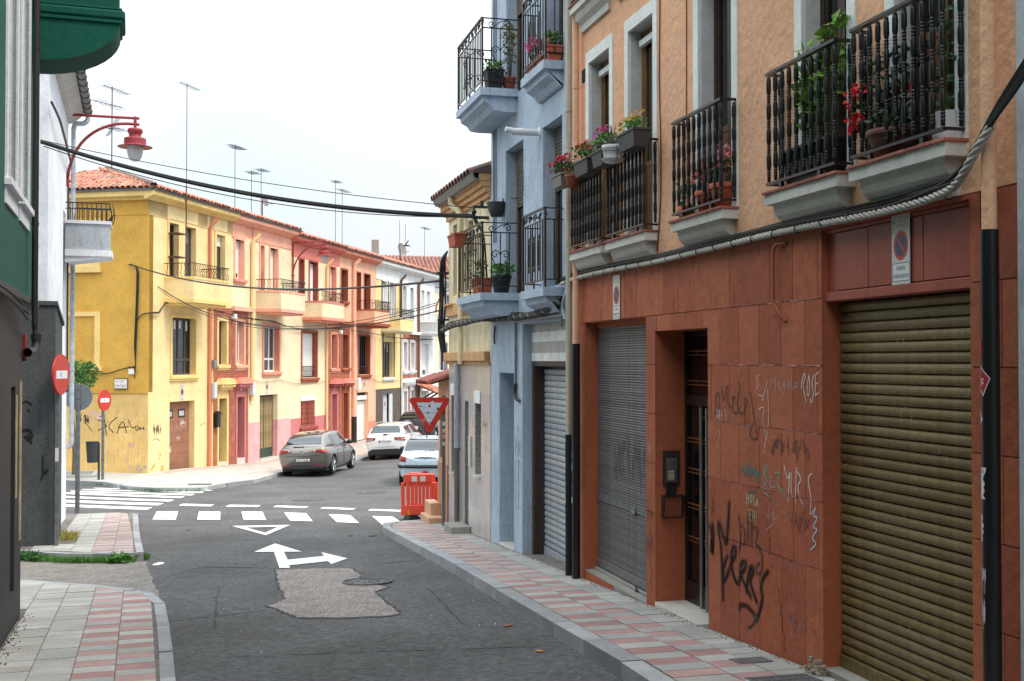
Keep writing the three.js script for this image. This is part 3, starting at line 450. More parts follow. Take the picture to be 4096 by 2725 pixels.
  for (const [y, n] of [[2.02, 60], [1.568, 70], [1.114, 70], [0.66, 60], [0.206, 60]]) G1('efflorescence', -8.6, -6.82, y - 0.02, y + 0.02, 1024, 24, (x, w, h) => { for (let i = 0; i < n; i++) { x.fillStyle = `rgba(214,170,164,${R(0.2, 0.7)})`; x.fillRect(R(0, w), h * 0.42 + R(-3, 3), R(6, 60), R(1, 3.4)); } });
  G1('splash_marks', -8.6, -6.82, -0.62, 0.1, 1024, 420, (x, w, h) => { for (let i = 0; i < 420; i++) { const q = R(0, w), t = h * (1 - Math.pow(rnd(), 2) * 0.7), s = R(1, 9); x.fillStyle = rnd() < 0.5 ? `rgba(196,150,140,${R(0.05, 0.22)})` : `rgba(60,36,30,${R(0.05, 0.25)})`; x.beginPath(); x.ellipse(q, t, s, s * R(0.4, 1.4), R(0, 3), 0, 7); x.fill(); } for (let i = 0; i < 26; i++) strokes(x, w, h, [[[R(0, 1), R(0.5, 1)], [R(0, 1) * 0.02 + i / 26, R(0.6, 1)], [i / 26 + R(-0.03, 0.03), R(0.7, 1)]]].map((s2) => s2.slice(1)), 'rgba(206,150,140,0.35)', R(1, 3)); });
  G1('graffiti', -8.6, -7.32, -0.42, 0.55, 768, 640, (x, w, h) => {
    strokes(x, w, h, [[[0.02, 0.3], [0.05, 0.34], [0.03, 0.5]], [[0.06, 0.28], [0.075, 0.34], [0.06, 0.52]], [[0.3, 0.06], [0.27, 0.3], [0.26, 0.44], [0.16, 0.24], [0.13, 0.26], [0.19, 0.48], [0.21, 0.86]], [[0.27, 0.5], [0.2, 0.6], [0.22, 0.75], [0.31, 0.56], [0.4, 0.44], [0.36, 0.38], [0.31, 0.5], [0.36, 0.66], [0.44, 0.7], [0.45, 0.5], [0.54, 0.48], [0.5, 0.56], [0.44, 0.6], [0.58, 0.74]], [[0.53, 0.72], [0.56, 0.5], [0.64, 0.52], [0.56, 0.62], [0.66, 0.76]], [[0.8, 0.5], [0.74, 0.54], [0.71, 0.66], [0.74, 0.7], [0.7, 0.82], [0.66, 0.9]], [[0.64, 0.88], [0.56, 0.82], [0.44, 0.84], [0.44, 0.88]]], 'rgba(38,36,38,0.86)', 24, 8);
    strokes(x, w, h, [[[0.67, 0.86], [0.6, 0.98], [0.55, 0.99]], [[0.43, 0.14], [0.46, 0.3], [0.44, 0.42]], [[0.45, 0.22], [0.5, 0.2], [0.52, 0.34], [0.48, 0.36]], [[0.55, 0.1], [0.55, 0.34]], [[0.6, 0.1], [0.6, 0.34]], [[0.62, 0.2], [0.7, 0.18], [0.63, 0.34], [0.72, 0.33], [0.74, 0.5], [0.68, 0.56], [0.64, 0.5], [0.7, 0.46]]], 'rgba(44,42,50,0.7)', 13, 6);
    strokes(x, w, h, [[[0.74, 0.08], [0.8, 0.1], [0.77, 0.16], [0.83, 0.18], [0.79, 0.24], [0.84, 0.28], [0.8, 0.34], [0.86, 0.46]]], 'rgba(60,40,38,0.7)', 4);
  });
  G1('graffiti', -8.58, -6.83, 0.5, 1.56, 1024, 620, (x, w, h) => {
    const k = 'rgba(62,54,52,0.7)';
    strokes(x, w, h, [[[0.1, 0.2], [0.06, 0.22], [0.08, 0.32], [0.05, 0.36], [0.1, 0.36], [0.11, 0.22]], [[0.13, 0.16], [0.15, 0.3], [0.18, 0.16], [0.2, 0.14], [0.19, 0.28], [0.23, 0.3]], [[0.24, 0.24], [0.28, 0.2], [0.23, 0.3], [0.28, 0.36], [0.32, 0.3]], [[0.3, 0.12], [0.33, 0.14], [0.28, 0.3], [0.34, 0.36], [0.4, 0.26], [0.36, 0.2], [0.37, 0.42]], [[0.42, 0.18], [0.46, 0.4], [0.5, 0.52], [0.4, 0.5], [0.44, 0.4]]], k, 8, 2);
    strokes(x, w, h, scribble(7, 0.6, 0.92, 0.42, 0.66), 'rgba(70,58,56,0.62)', 6);
    strokes(x, w, h, [[[0.5, 0.06], [0.47, 0.08], [0.5, 0.12], [0.48, 0.16]], [[0.49, 0.2], [0.55, 0.2], [0.52, 0.26], [0.58, 0.1]], [[0.5, 0.3], [0.56, 0.26], [0.53, 0.36], [0.57, 0.5], [0.55, 0.56]], [[0.58, 0.16], [0.6, 0.4], [0.54, 0.58], [0.56, 0.6]]], 'rgba(226,222,220,0.9)', 3.5);
    strokes(x, w, h, [[[0.6, 0.16], [0.61, 0.05], [0.63, 0.13], [0.65, 0.05], [0.65, 0.16]], [[0.67, 0.12], [0.69, 0.09], [0.67, 0.15], [0.7, 0.15]], [[0.73, 0.09], [0.71, 0.13], [0.73, 0.14], [0.73, 0.09], [0.72, 0.2]], [[0.76, 0.1], [0.74, 0.14], [0.77, 0.14], [0.77, 0.1]], [[0.79, 0.04], [0.78, 0.15], [0.8, 0.14]], [[0.82, 0.1], [0.8, 0.13], [0.83, 0.14], [0.83, 0.1]]], 'rgba(208,196,196,0.6)', 4);
    strokes(x, w, h, [[[0.86, 0.14], [0.88, 0.03], [0.9, 0.06], [0.87, 0.12], [0.9, 0.22]], [[0.92, 0.06], [0.9, 0.16], [0.92, 0.2], [0.93, 0.1], [0.92, 0.05]], [[0.96, 0.05], [0.94, 0.1], [0.96, 0.16], [0.94, 0.24], [0.93, 0.2]], [[0.97, 0.05], [0.97, 0.18]], [[0.97, 0.05], [0.995, 0.03]], [[0.97, 0.11], [0.99, 0.1]], [[0.97, 0.18], [0.995, 0.16]]], 'rgba(236,234,232,0.95)', 4);
    strokes(x, w, h, scribble(4, 0.08, 0.18, 0.3, 0.45), 'rgba(224,222,222,0.85)', 3); strokes(x, w, h, [[[0.1, 0.48], [0.12, 0.5], [0.09, 0.56], [0.09, 0.62]]], 'rgba(224,222,222,0.85)', 3);
    strokes(x, w, h, scribble(6, 0.33, 0.5, 0.66, 0.82), 'rgba(58,128,126,0.85)', 7); strokes(x, w, h, [[[0.39, 0.9], [0.47, 0.88]]], 'rgba(58,128,126,0.85)', 7);
    strokes(x, w, h, [[[0.55, 0.68], [0.53, 0.84], [0.58, 0.8], [0.55, 0.74], [0.58, 0.68]], [[0.59, 0.76], [0.62, 0.74], [0.59, 0.82], [0.64, 0.82]], [[0.64, 0.72], [0.69, 0.7], [0.65, 0.8], [0.72, 0.84]], [[0.54, 0.87], [0.62, 0.9], [0.68, 0.95], [0.67, 0.9]]], 'rgba(110,196,190,0.92)', 5);
    strokes(x, w, h, [[[0.72, 0.66], [0.75, 0.78], [0.77, 0.66], [0.75, 0.9]], [[0.78, 0.7], [0.77, 0.86], [0.81, 0.85]], [[0.82, 0.66], [0.81, 0.9]], [[0.82, 0.68], [0.87, 0.72], [0.82, 0.78], [0.87, 0.9]], [[0.94, 0.68], [0.9, 0.7], [0.94, 0.84], [0.92, 0.96], [0.96, 0.9]]], 'rgba(234,236,238,0.95)', 5);
  });
  G1('graffiti', -8.58, -6.83, -0.3, 0.62, 1024, 560, (x, w, h) => {
    strokes(x, w, h, [[[0.385, 0.02], [0.385, 0.11]], [[0.405, 0.02], [0.405, 0.11]], [[0.385, 0.06], [0.405, 0.065]], [[0.425, 0.03], [0.415, 0.08], [0.43, 0.1], [0.437, 0.05], [0.425, 0.02]], [[0.45, 0.02], [0.45, 0.1], [0.465, 0.1]], [[0.472, 0.11], [0.482, 0.02], [0.492, 0.11]], [[0.475, 0.08], [0.49, 0.08]], [[0.405, 0.15], [0.405, 0.24], [0.425, 0.24]], [[0.405, 0.15], [0.425, 0.15]], [[0.405, 0.195], [0.42, 0.195]], [[0.438, 0.15], [0.438, 0.24]], [[0.456, 0.15], [0.456, 0.24]], [[0.438, 0.2], [0.456, 0.2]], [[0.472, 0.15], [0.472, 0.21]], [[0.472, 0.235], [0.472, 0.24]]], 'rgba(206,224,190,0.95)', 5);
    strokes(x, w, h, [[[0.6, 0.06], [0.56, 0.22], [0.62, 0.12]], [[0.63, 0.1], [0.62, 0.22], [0.66, 0.12], [0.68, 0.2]], [[0.56, 0.28], [0.74, 0.1], [0.7, 0.08], [0.74, 0.12], [0.72, 0.18]]], 'rgba(206,170,176,0.85)', 4);
    strokes(x, w, h, scribble(6, 0.77, 0.92, 0.02, 0.28), 'rgba(60,40,48,0.6)', 4);
    strokes(x, w, h, [[[0.97, 0], [0.94, 0.08], [0.99, 0.06], [0.94, 0.16], [0.99, 0.15], [0.93, 0.24], [0.98, 0.26], [0.93, 0.32]]], 'rgba(190,218,240,0.95)', 6);
    const pale = 'rgba(196,140,134,0.75)'; for (const [a, b, c, d, n] of [[0.68, 0.9, 0.4, 0.58, 6], [0.68, 0.82, 0.62, 0.78, 5], [0.86, 0.99, 0.66, 0.8, 5], [0.66, 0.98, 0.84, 0.96, 9], [0.1, 0.2, 0.36, 0.56, 4]]) strokes(x, w, h, scribble(n, a, b, c, d), pale, 3);
    strokes(x, w, h, [[[0.34, 0.3], [0.28, 0.5], [0.34, 0.7], [0.42, 0.86], [0.5, 0.7], [0.5, 0.4], [0.42, 0.3], [0.34, 0.36]], [[0.36, 0.42], [0.32, 0.52], [0.38, 0.56]], [[0.44, 0.42], [0.5, 0.5], [0.42, 0.56]]], 'rgba(196,170,172,0.7)', 2.5);
    for (const [a, b, c, d, n] of [[0.0, 0.06, 0.02, 0.4, 3], [0.01, 0.05, 0.44, 0.7, 3]]) strokes(x, w, h, scribble(n, a, b, c, d), 'rgba(78,46,40,0.55)', 4);
  });
  G1('graffiti', -7.45, -6.84, -0.5, 0.0, 400, 330, (x, w, h) => { strokes(x, w, h, scribble(5, 0.3, 0.75, 0.05, 0.9), 'rgba(206,160,154,0.75)', 3); strokes(x, w, h, [[[0.02, 0.06], [0.1, 0.1], [0.05, 0.24], [0.14, 0.26], [0.08, 0.4], [0.18, 0.44], [0.12, 0.6], [0.22, 0.66], [0.18, 0.86], [0.24, 0.9]]], 'rgba(44,32,30,0.85)', 6); });
  G1('graffiti', -9.97, -9.78, -0.55, 0.95, 110, 900, (x, w, h) => { strokes(x, w, h, scribble(3, 0.05, 0.9, 0.03, 0.2).concat(scribble(2, 0.1, 0.8, 0.22, 0.34)), 'rgba(206,176,166,0.75)', 3); strokes(x, w, h, scribble(3, 0.05, 0.85, 0.46, 0.56).concat(scribble(3, 0.05, 0.9, 0.58, 0.8), [[[0.1, 0.75], [0.8, 0.86], [0.4, 0.92], [0.7, 0.98]]]), 'rgba(52,34,30,0.8)', 5); });
  pp('graffiti', sh, -11.3, -10.3, 0.2, 1.0, -0.1395, 420, 330, (x, w, h) => strokes(x, w, h, scribble(8, 0.05, 0.95, 0.1, 0.95), 'rgba(60,60,62,0.28)', 12, 6), { clear: true });
}
// intercom, wire basket
{
  const t = rightThing('intercom', 'grey aluminium door intercom with four buttons on a dark plate', 'intercom', -9.752, 0.45); t.rotation.y = 0; t.position.set(RX + 0.15, 0, 0);
  t.off = null; t.position.set(RX + 0.15, 0.62, -9.749); // on the side of the doorway, looking towards the camera
  mk('backing_plate', M([72, 62, 58], { rough: 0.5, metal: 0.4 }), t, rbox(-0.085, 0.085, -0.16, 0.16, 0, 0.006, 0.003));
  const b = mk('panel', MAT.steel, t, rbox(-0.052, 0.052, -0.13, 0.085, 0.006, 0.02, 0.006));
  mk('speaker', MAT.blackMatt, t, Array.from({ length: 25 }, (_, i) => ball(0.0022, 0.012 + (i % 5) * 0.007, 0.03 + (i / 5 | 0) * 0.007, 0.0205, 1, 1, 0.4, 5)));
  mk('speaker_dish', MAT.steel, t, new THREE.CylinderGeometry(0.026, 0.026, 0.004, 16).rotateX(Math.PI / 2).translate(-0.016, 0.043, 0.021));
  for (let i = 0; i < 4; i++) { mk('name_strip', M([196, 192, 170]), t, box(-0.036, 0.022, -0.037 - i * 0.022, -0.025 - i * 0.022, 0.02, 0.022)); mk('button', MAT.blackMatt, t, new THREE.CylinderGeometry(0.006, 0.006, 0.006, 8).rotateX(Math.PI / 2).translate(0.033, -0.031 - i * 0.022, 0.022)); }
}
{
  const t = thing('wire_basket', 'black metal junk mail basket fixed beneath the intercom', 'basket', [RX + 0.15, 0.17, -9.749], 0);
  mk('hanger', MAT.blackMatt, t, box(-0.05, 0.05, 0.2, 0.3, 0, 0.006)); mk('rim', MAT.black, t, frameGeo(-0.1, 0.1, 0, 0.001, 0, 0, 0).filter(() => false), poly([[-0.1, 0.2, 0.01], [0.1, 0.2, 0.01], [0.1, 0.2, 0.1], [-0.1, 0.2, 0.1], [-0.1, 0.2, 0.01]], 0.006), poly([[-0.09, 0, 0.01], [0.09, 0, 0.01], [0.09, 0, 0.04], [-0.09, 0, 0.04], [-0.09, 0, 0.01]], 0.006));
  mk('side_plate', MAT.black, t, prism([[0.01, 0], [0.04, 0], [0.1, 0.2], [0.01, 0.2]], 0.004).rotateY(-Math.PI / 2).translate(-0.096, 0, 0), prism([[0.01, 0], [0.04, 0], [0.1, 0.2], [0.01, 0.2]], 0.004).rotateY(-Math.PI / 2).translate(0.1, 0, 0));
  mk('wires', MAT.black, t, Array.from({ length: 9 }, (_, i) => bar([-0.088 + i * 0.022, 0, 0.04], [-0.096 + i * 0.024, 0.2, 0.1], 0.0025, 0.0025, 5)));
}
// no-parking plates
function vado(x, w, h) {
  x.fillStyle = '#c9c9c4'; x.fillRect(0, 0, w, h); x.fillStyle = '#4a4f58'; x.textAlign = 'center'; x.font = `${h * 0.052}px sans-serif`;
  x.fillText('AYTO. DE LEON', w * 0.55, h * 0.07); x.fillText('PASO DE', w * 0.55, h * 0.125); x.fillText('VEHÍCULOS', w * 0.55, h * 0.18);
  x.fillStyle = '#8f8d80'; x.beginPath(); x.arc(w * 0.13, h * 0.11, w * 0.08, 0, 7); x.fill();
  x.fillStyle = '#b8442f'; x.beginPath(); x.ellipse(w / 2, h * 0.45, w * 0.4, h * 0.21, 0, 0, 7); x.fill(); x.fillStyle = '#3d4c6a'; x.beginPath(); x.ellipse(w / 2, h * 0.45, w * 0.3, h * 0.158, 0, 0, 7); x.fill();
  x.save(); x.beginPath(); x.ellipse(w / 2, h * 0.45, w * 0.31, h * 0.163, 0, 0, 7); x.clip(); x.strokeStyle = '#b8442f'; x.lineWidth = w * 0.09; x.beginPath(); x.moveTo(w * 0.2, h * 0.3); x.lineTo(w * 0.8, h * 0.6); x.stroke(); x.restore();
  x.fillStyle = '#dcdcda'; x.fillRect(w * 0.04, h * 0.7, w * 0.92, h * 0.25); x.strokeStyle = '#26345c'; x.lineWidth = w * 0.02; x.strokeRect(w * 0.04, h * 0.7, w * 0.92, h * 0.25);
  x.fillStyle = '#26345c'; x.font = `bold ${h * 0.082}px sans-serif`; x.fillText('VADO', w / 2, h * 0.8); x.font = `bold ${h * 0.075}px sans-serif`; x.save(); x.translate(w / 2, h * 0.91); x.scale(0.78, 1); x.fillText('PERMANENTE', 0, 0); x.restore();
}
function vadoSign(label, pos, ry, w, h) { const t = thing('parking_sign', label, 'sign', pos, ry, 'no parking garage plates'); mk('plate', MAT.galv, t, box(-w / 2, w / 2, 0, h, 0, 0.003)); printed('print', t, -w / 2, w / 2, 0, h, 0.0042, 256, 560, vado, { rough: 0.5 }); return t; }
vadoSign('white no parking plate above the grey roller shutter', [RX - 0.006, 2.02, -10.774], -Math.PI / 2, 0.205, 0.44);
vadoSign('white no parking plate fixed to the red panels above the ochre roller shutter', [RX + 0.028, 2.055, -5.93], -Math.PI / 2, 0.185, 0.42);
// ---------- blue house ----------
function scroll(cx, cy, r, dir, z, turns = 1.35, t0 = 0) { const p = []; for (let i = 0; i <= 16; i++) { const a = t0 + dir * i / 16 * turns * Math.PI * 2, q = r * (1 - 0.8 * i / 16); p.push([cx + Math.cos(a) * q, cy + Math.sin(a) * q, z]); } return p; }
function ironBalcony(house, u0, u1, w, y, yt) {
  const s = pt('balcony_slab', MAT.blue, house, box(u0, u1, y - 0.1, y, 0, w), alongX([[0, y - 0.3], [w - 0.3, y - 0.3], [w - 0.2, y - 0.285], [w - 0.15, y - 0.22], [w - 0.06, y - 0.17], [w - 0.05, y - 0.101], [0, y - 0.101]], u0 + 0.05, u1 - 0.05));
  const yb = y + 0.09, a = u0 + 0.02, b = u1 - 0.02, z = w - 0.03, ym = yt - 0.13;
  const r = pt('balcony_railing', MAT.black, house, [yt, ym, yb].map((q, i) => box(a, b, q - 0.008, q + (i ? 0.008 : 0.014), z - (i ? 0.008 : 0.018), z + (i ? 0.008 : 0.018))), [a, b].flatMap((x) => [yt, ym, yb].map((q) => box(x - 0.009, x + 0.009, q - 0.007, q + 0.007, 0, z))), [a, b].map((x) => box(x - 0.011, x + 0.011, y, yt, z - 0.011, z + 0.011)), [(a + b) / 2].map((x) => box(x - 0.009, x + 0.009, y, yb, z - 0.009, z + 0.009)));
  const n = Math.round((b - a) / 0.105), rg = ready(box(-0.0065, 0.0065, yb - y, ym - y, -0.0065, 0.0065)), rt = ready(box(-0.007, 0.007, yb - y, yt - y, -0.007, 0.007));
  for (let i = 1; i < n; i++) ps('rail_bar', MAT.black, r, rg, a + (b - a) * i / n, y, z);
  const m = Math.max(2, Math.round(w / 0.13)); for (const x of [a, b]) for (let i = 1; i < m; i++) ps('rail_bar', MAT.black, r, rg, x, y, z * i / m);
  const sc = []; for (let i = 0; i < n / 2; i++) { const x = a + (b - a) * (i + 0.5) / (n / 2); sc.push(tube(scroll(x - 0.02, ym + 0.06, 0.05, 1, z, 1.2, i), 0.007, 5), tube(scroll(x + 0.035, ym + 0.07, 0.045, -1, z, 1.1, i + 2), 0.007, 5)); }
  for (const x of [a + (b - a) * 0.28, a + (b - a) * 0.5, a + (b - a) * 0.72]) for (const q of [-1, 1]) { sc.push(tube(scroll(x + q * 0.025, (yb + ym) / 2 + 0.16, 0.03, q, z + 0.002, 1.1, Math.PI / 2), 0.007, 5), tube(scroll(x + q * 0.025, (yb + ym) / 2 - 0.2, 0.03, -q, z + 0.002, 1.1, -Math.PI / 2), 0.007, 5), tube([[x + q * 0.02, (yb + ym) / 2 + 0.13, z], [x, (yb + ym) / 2, z], [x + q * 0.02, (yb + ym) / 2 - 0.17, z]], 0.007, 5)); }
  const side = w > 0.4 ? [b, a] : []; for (const x of side) { const q = (g) => plain(g).applyMatrix4(new THREE.Matrix4().makeRotationY(-Math.PI / 2)).translate(x, 0, z / 2); sc.push(q(tube(scroll(-0.1, ym + 0.065, 0.055, 1, 0, 1.3), 0.007, 5)), q(tube(scroll(0.12, ym + 0.055, 0.05, 1, 0, 1.3, Math.PI), 0.007, 5)), q(tube([[-0.1, ym + 0.12, 0], [0, ym + 0.09, 0], [0.11, ym + 0.01, 0]], 0.007, 5)), q(tube(scroll(-0.07, yb + 0.42, 0.06, 1, 0, 1.2), 0.007, 5)), q(tube(scroll(0.07, yb + 0.42, 0.06, -1, 0, 1.2, Math.PI), 0.007, 5)), q(tube([[-0.13, yb + 0.42, 0], [-0.08, yb + 0.3, 0], [0, yb + 0.22, 0], [0.08, yb + 0.3, 0], [0.13, yb + 0.42, 0]], 0.007, 5)), q(tube(scroll(-0.05, yb + 0.12, 0.045, -1, 0, 1.2), 0.007, 5)), q(tube(scroll(0.05, yb + 0.12, 0.045, 1, 0, 1.2, Math.PI), 0.007, 5))); }
  pt('scrollwork', MAT.black, r, sc);
  return r;
}
{
  const H = rightThing('blue_house', 'pale blue house with black iron balconies and a striped shop lintel', 'house', -14.2, -0.95);
  const dw = [[-15.31, -14.364, 2.5, 4.52], [-13.46, -12.64, 2.5, 4.48], [-15.29, -14.378, 5.2, 7.2], [-13.29, -12.6, 5.2, 7.2]], gf = [[-15.66, -14.85, -2, 1.443], [-14.437, -12.32, -2, 2.1]];
  pt('wall', MAT.blue, H, wallGeo(-16.16, -12.221, -1.6, 8.6, [...dw, ...gf], -0.3, 0), box(-16.16, -12.22, -1.6, 8.6, -6, -5.7), box(-16.16, -16.0, -1.6, 8.6, -5.7, -0.301), box(-12.4, -12.23, -1.6, 8.6, -5.7, -0.301));
  for (const [a, b, y0, y1] of dw) {
    const w = pt('window', MAT.shutterBrown, H, frameGeo(a + 0.01, b - 0.01, y0, y1 - 0.01, -0.2, -0.155, 0.05)); pt('reveal', MAT.blueDeep, w, box(a - 0.001, a + 0.009, y0, y1, -0.3, -0.004), box(b - 0.009, b + 0.001, y0, y1, -0.3, -0.004));
    pt('pane', MAT.glass, w, box(a + 0.06, b - 0.06, y0, y1 - 0.06, -0.185, -0.18)); pt('stile', MAT.shutterBrown, w, box((a + b) / 2 - 0.03, (a + b) / 2 + 0.03, y0, y1 - 0.06, -0.19, -0.16));
    const drop = y1 - 0.8, rg = ready(slatGeo(b - a - 0.1, 0.045, 0.01)); const bl = pt('blind', MAT.shutterBrown, w, box(a + 0.05, b - 0.05, drop, y1 - 0.02, -0.165, -0.16));
    for (let i = 0; i < 17; i++) ps('blind_slat', MAT.shutterBrown, bl, rg, a + 0.05, drop + i * 0.045, -0.1595);
  }
  ironBalcony(H, -16.2, -14.62, 0.52, 5.235, 6.165); ironBalcony(H, -13.58, -12.56, 0.25, 5.09, 6.03); ironBalcony(H, -16.14, -14.61, 0.52, 2.507, 3.437); ironBalcony(H, -13.58, -12.58, 0.25, 2.457, 3.375);
  // doorway
  pt('doorway', MAT.blueDeep, H, box(-15.67, -15.64, -1.6, 1.45, -0.9, -0.301), box(-14.87, -14.84, -1.6, 1.45, -0.9, -0.301), box(-15.67, -14.84, 1.44, 1.47, -0.9, -0.301), box(-15.67, -14.84, -1.6, 1.45, -0.93, -0.9));
  pt('doorway_lining', MAT.blueDeep, H, box(-15.659, -15.65, -1.6, 1.443, -0.3, -0.006), box(-15.65, -14.85, 1.434, 1.4425, -0.3, -0.006));
  const d = pt('door', MAT.blackMatt, H, rbox(-15.63, -14.88, -0.97, 1.4, -0.9, -0.85, 0.01)); pt('panel', MAT.blueDeep, d, rbox(-15.5, -15.0, -0.8, 0.0, -0.852, -0.84, 0.01), rbox(-15.5, -15.0, 0.15, 1.25, -0.852, -0.84, 0.01));
  pt('door_step', MAT.marble, H, rbox(-15.65, -14.855, -1.5, -0.955, -0.84, 0.01, 0.008));
  // shop front
  pt('shop_recess', MAT.blueDeep, H, box(-14.4365, -14.42, -1.6, 2.1, -0.3, -0.003), box(-14.437, -14.4, -1.6, 2.1, -0.6, -0.301), box(-12.36, -12.32, -1.6, 2.1, -0.6, -0.301), box(-14.437, -12.32, 2.085, 2.099, -0.3, -0.004));
  const l = pt('lintel', M([176, 174, 168], { map: 'grimy' }), H, box(-14.42, -12.32, 1.6, 2.085, -0.2, -0.13)); pt('white_stripe', M([226, 227, 224], { map: 'grimy' }), l, box(-14.42, -12.32, 1.845, 1.972, -0.131, -0.126), box(-14.42, -12.32, 1.6, 1.703, -0.131, -0.126));
  pt('shop_frame', M([62, 50, 44], { map: 'metal', rough: 0.6 }), H, box(-14.42, -12.32, 1.535, 1.6, -0.3, -0.133), box(-14.42, -14.33, -1.5, 1.535, -0.32, -0.135), box(-14.33, -14.3, -1.5, 1.535, -0.32, -0.2));
  const sh = rollerShutter(H, -14.3, -12.33, -0.93, 1.535, -0.285, 0.077, 0.02, MAT.shutterPale, 0.12);
  pp('graffiti', sh, -13.4, -12.5, -0.5, 1.15, -0.262, 256, 512, (x, w, h) => strokes(x, w, h, scribble(6, 0.1, 0.9, 0.25, 0.6).concat(scribble(6, 0.05, 0.9, 0.55, 0.85), [[[0.5, 0.02], [0.52, 0.3]], [[0.6, 0.05], [0.58, 0.4]]]), 'rgba(120,104,176,0.42)', 9, 3), { clear: true });
  pt('threshold', MAT.concrete, H, box(-14.42, -12.32, -1.5, -0.93, -0.33, 0.02));
  pp('graffiti', H, -14.8, -14.46, 0.1, 0.75, 0.003, 160, 300, (x, w, h) => strokes(x, w, h, [[[0.5, 0.02], [0.4, 0.1], [0.55, 0.14], [0.5, 0.02]], [[0.1, 0.3], [0.2, 0.5], [0.08, 0.62]], [[0.12, 0.32], [0.4, 0.4], [0.1, 0.5]], [[0.5, 0.3], [0.5, 0.64]], [[0.62, 0.64], [0.62, 0.3], [0.9, 0.38], [0.64, 0.48], [0.94, 0.66]], [[0.1, 0.9], [0.4, 0.7], [0.7, 0.74], [0.9, 0.92]]], 'rgba(60,66,76,0.75)', 5), { clear: true });
  // pipes
  pt('rain_pipe', M([186, 182, 168], { map: 'grimy' }), H, bar([-12.165, 0.75, 0.07], [-12.165, 8.5, 0.07], 0.038, 0.038, 12), [2.9, 4.4].map((y) => bar([-12.165, y, 0.07], [-12.165, y + 0.025, 0.07], 0.044, 0.044, 12)));
  pt('pipe_sleeve', M([40, 42, 46], { map: 'grimy', rough: 0.5 }), H, bar([-12.165, -1.2, 0.07], [-12.165, 0.78, 0.07], 0.043, 0.043, 12));
  pt('conduit', MAT.bluePipe, H, bar([-12.36, 2.4, 0.03], [-12.36, 8.5, 0.03], 0.018, 0.018, 8), bar([-12.31, 2.4, 0.03], [-12.31, 8.5, 0.03], 0.014, 0.014, 8), tube([[-12.36, 2.42, 0.03], [-12.4, 2.3, 0.06], [-12.46, 2.2, 0.05], [-12.42, 2.08, 0.04]], 0.018, 8));
  pt('gas_pipe', MAT.galv, H, bar([-14.6, 2.125, 0.035], [-12.5, 2.13, 0.035], 0.02, 0.02, 10), bar([-14.65, 1.25, 0.03], [-14.65, 2.1, 0.03], 0.018, 0.018, 10), tube([[-14.6, 2.125, 0.035], [-14.645, 2.12, 0.034], [-14.65, 2.08, 0.03]], 0.02, 8), [2.14].map((y) => bar([-12.55, 2.0, 0.04], [-12.55, 2.22, 0.04], 0.016)));
  pt('pipe_end', MAT.black, H, tube([[-14.65, 1.3, 0.03], [-14.65, 1.18, 0.035], [-14.6, 1.1, 0.035], [-14.5, 1.07, 0.0]], 0.024, 8));
  pt('flue', M([222, 226, 230], { rough: 0.4 }), H, bar([-13.6, 4.45, 0], [-13.6, 4.45, 0.36], 0.045, 0.045, 14), bar([-13.6, 4.45, 0], [-13.6, 4.45, 0.012], 0.075, 0.075, 16), bar([-13.6, 4.45, 0.22], [-13.6, 4.45, 0.25], 0.05, 0.05, 14), bar([-13.6, 4.46, 0.36], [-13.6, 4.475, 0.44], 0.04, 0.03, 10));
  pt('meter_flap', MAT.blue, H, frameGeo(-14.76, -14.6, -0.35, 0.28, 0.0, 0.012, 0.015), box(-14.745, -14.615, -0.33, 0.265, 0.001, 0.005));
  pt('wall_hook', MAT.black, H, tube([[-15.85, 2.1, 0.02], [-15.85, 1.95, 0.03], [-15.83, 1.85, 0.03]], 0.014, 6), tube([[-14.35, 4.1, 0.01], [-14.3, 3.95, 0.02], [-14.32, 3.75, 0.03], [-14.32, 3.72, 0.18]], 0.006, 5));
}
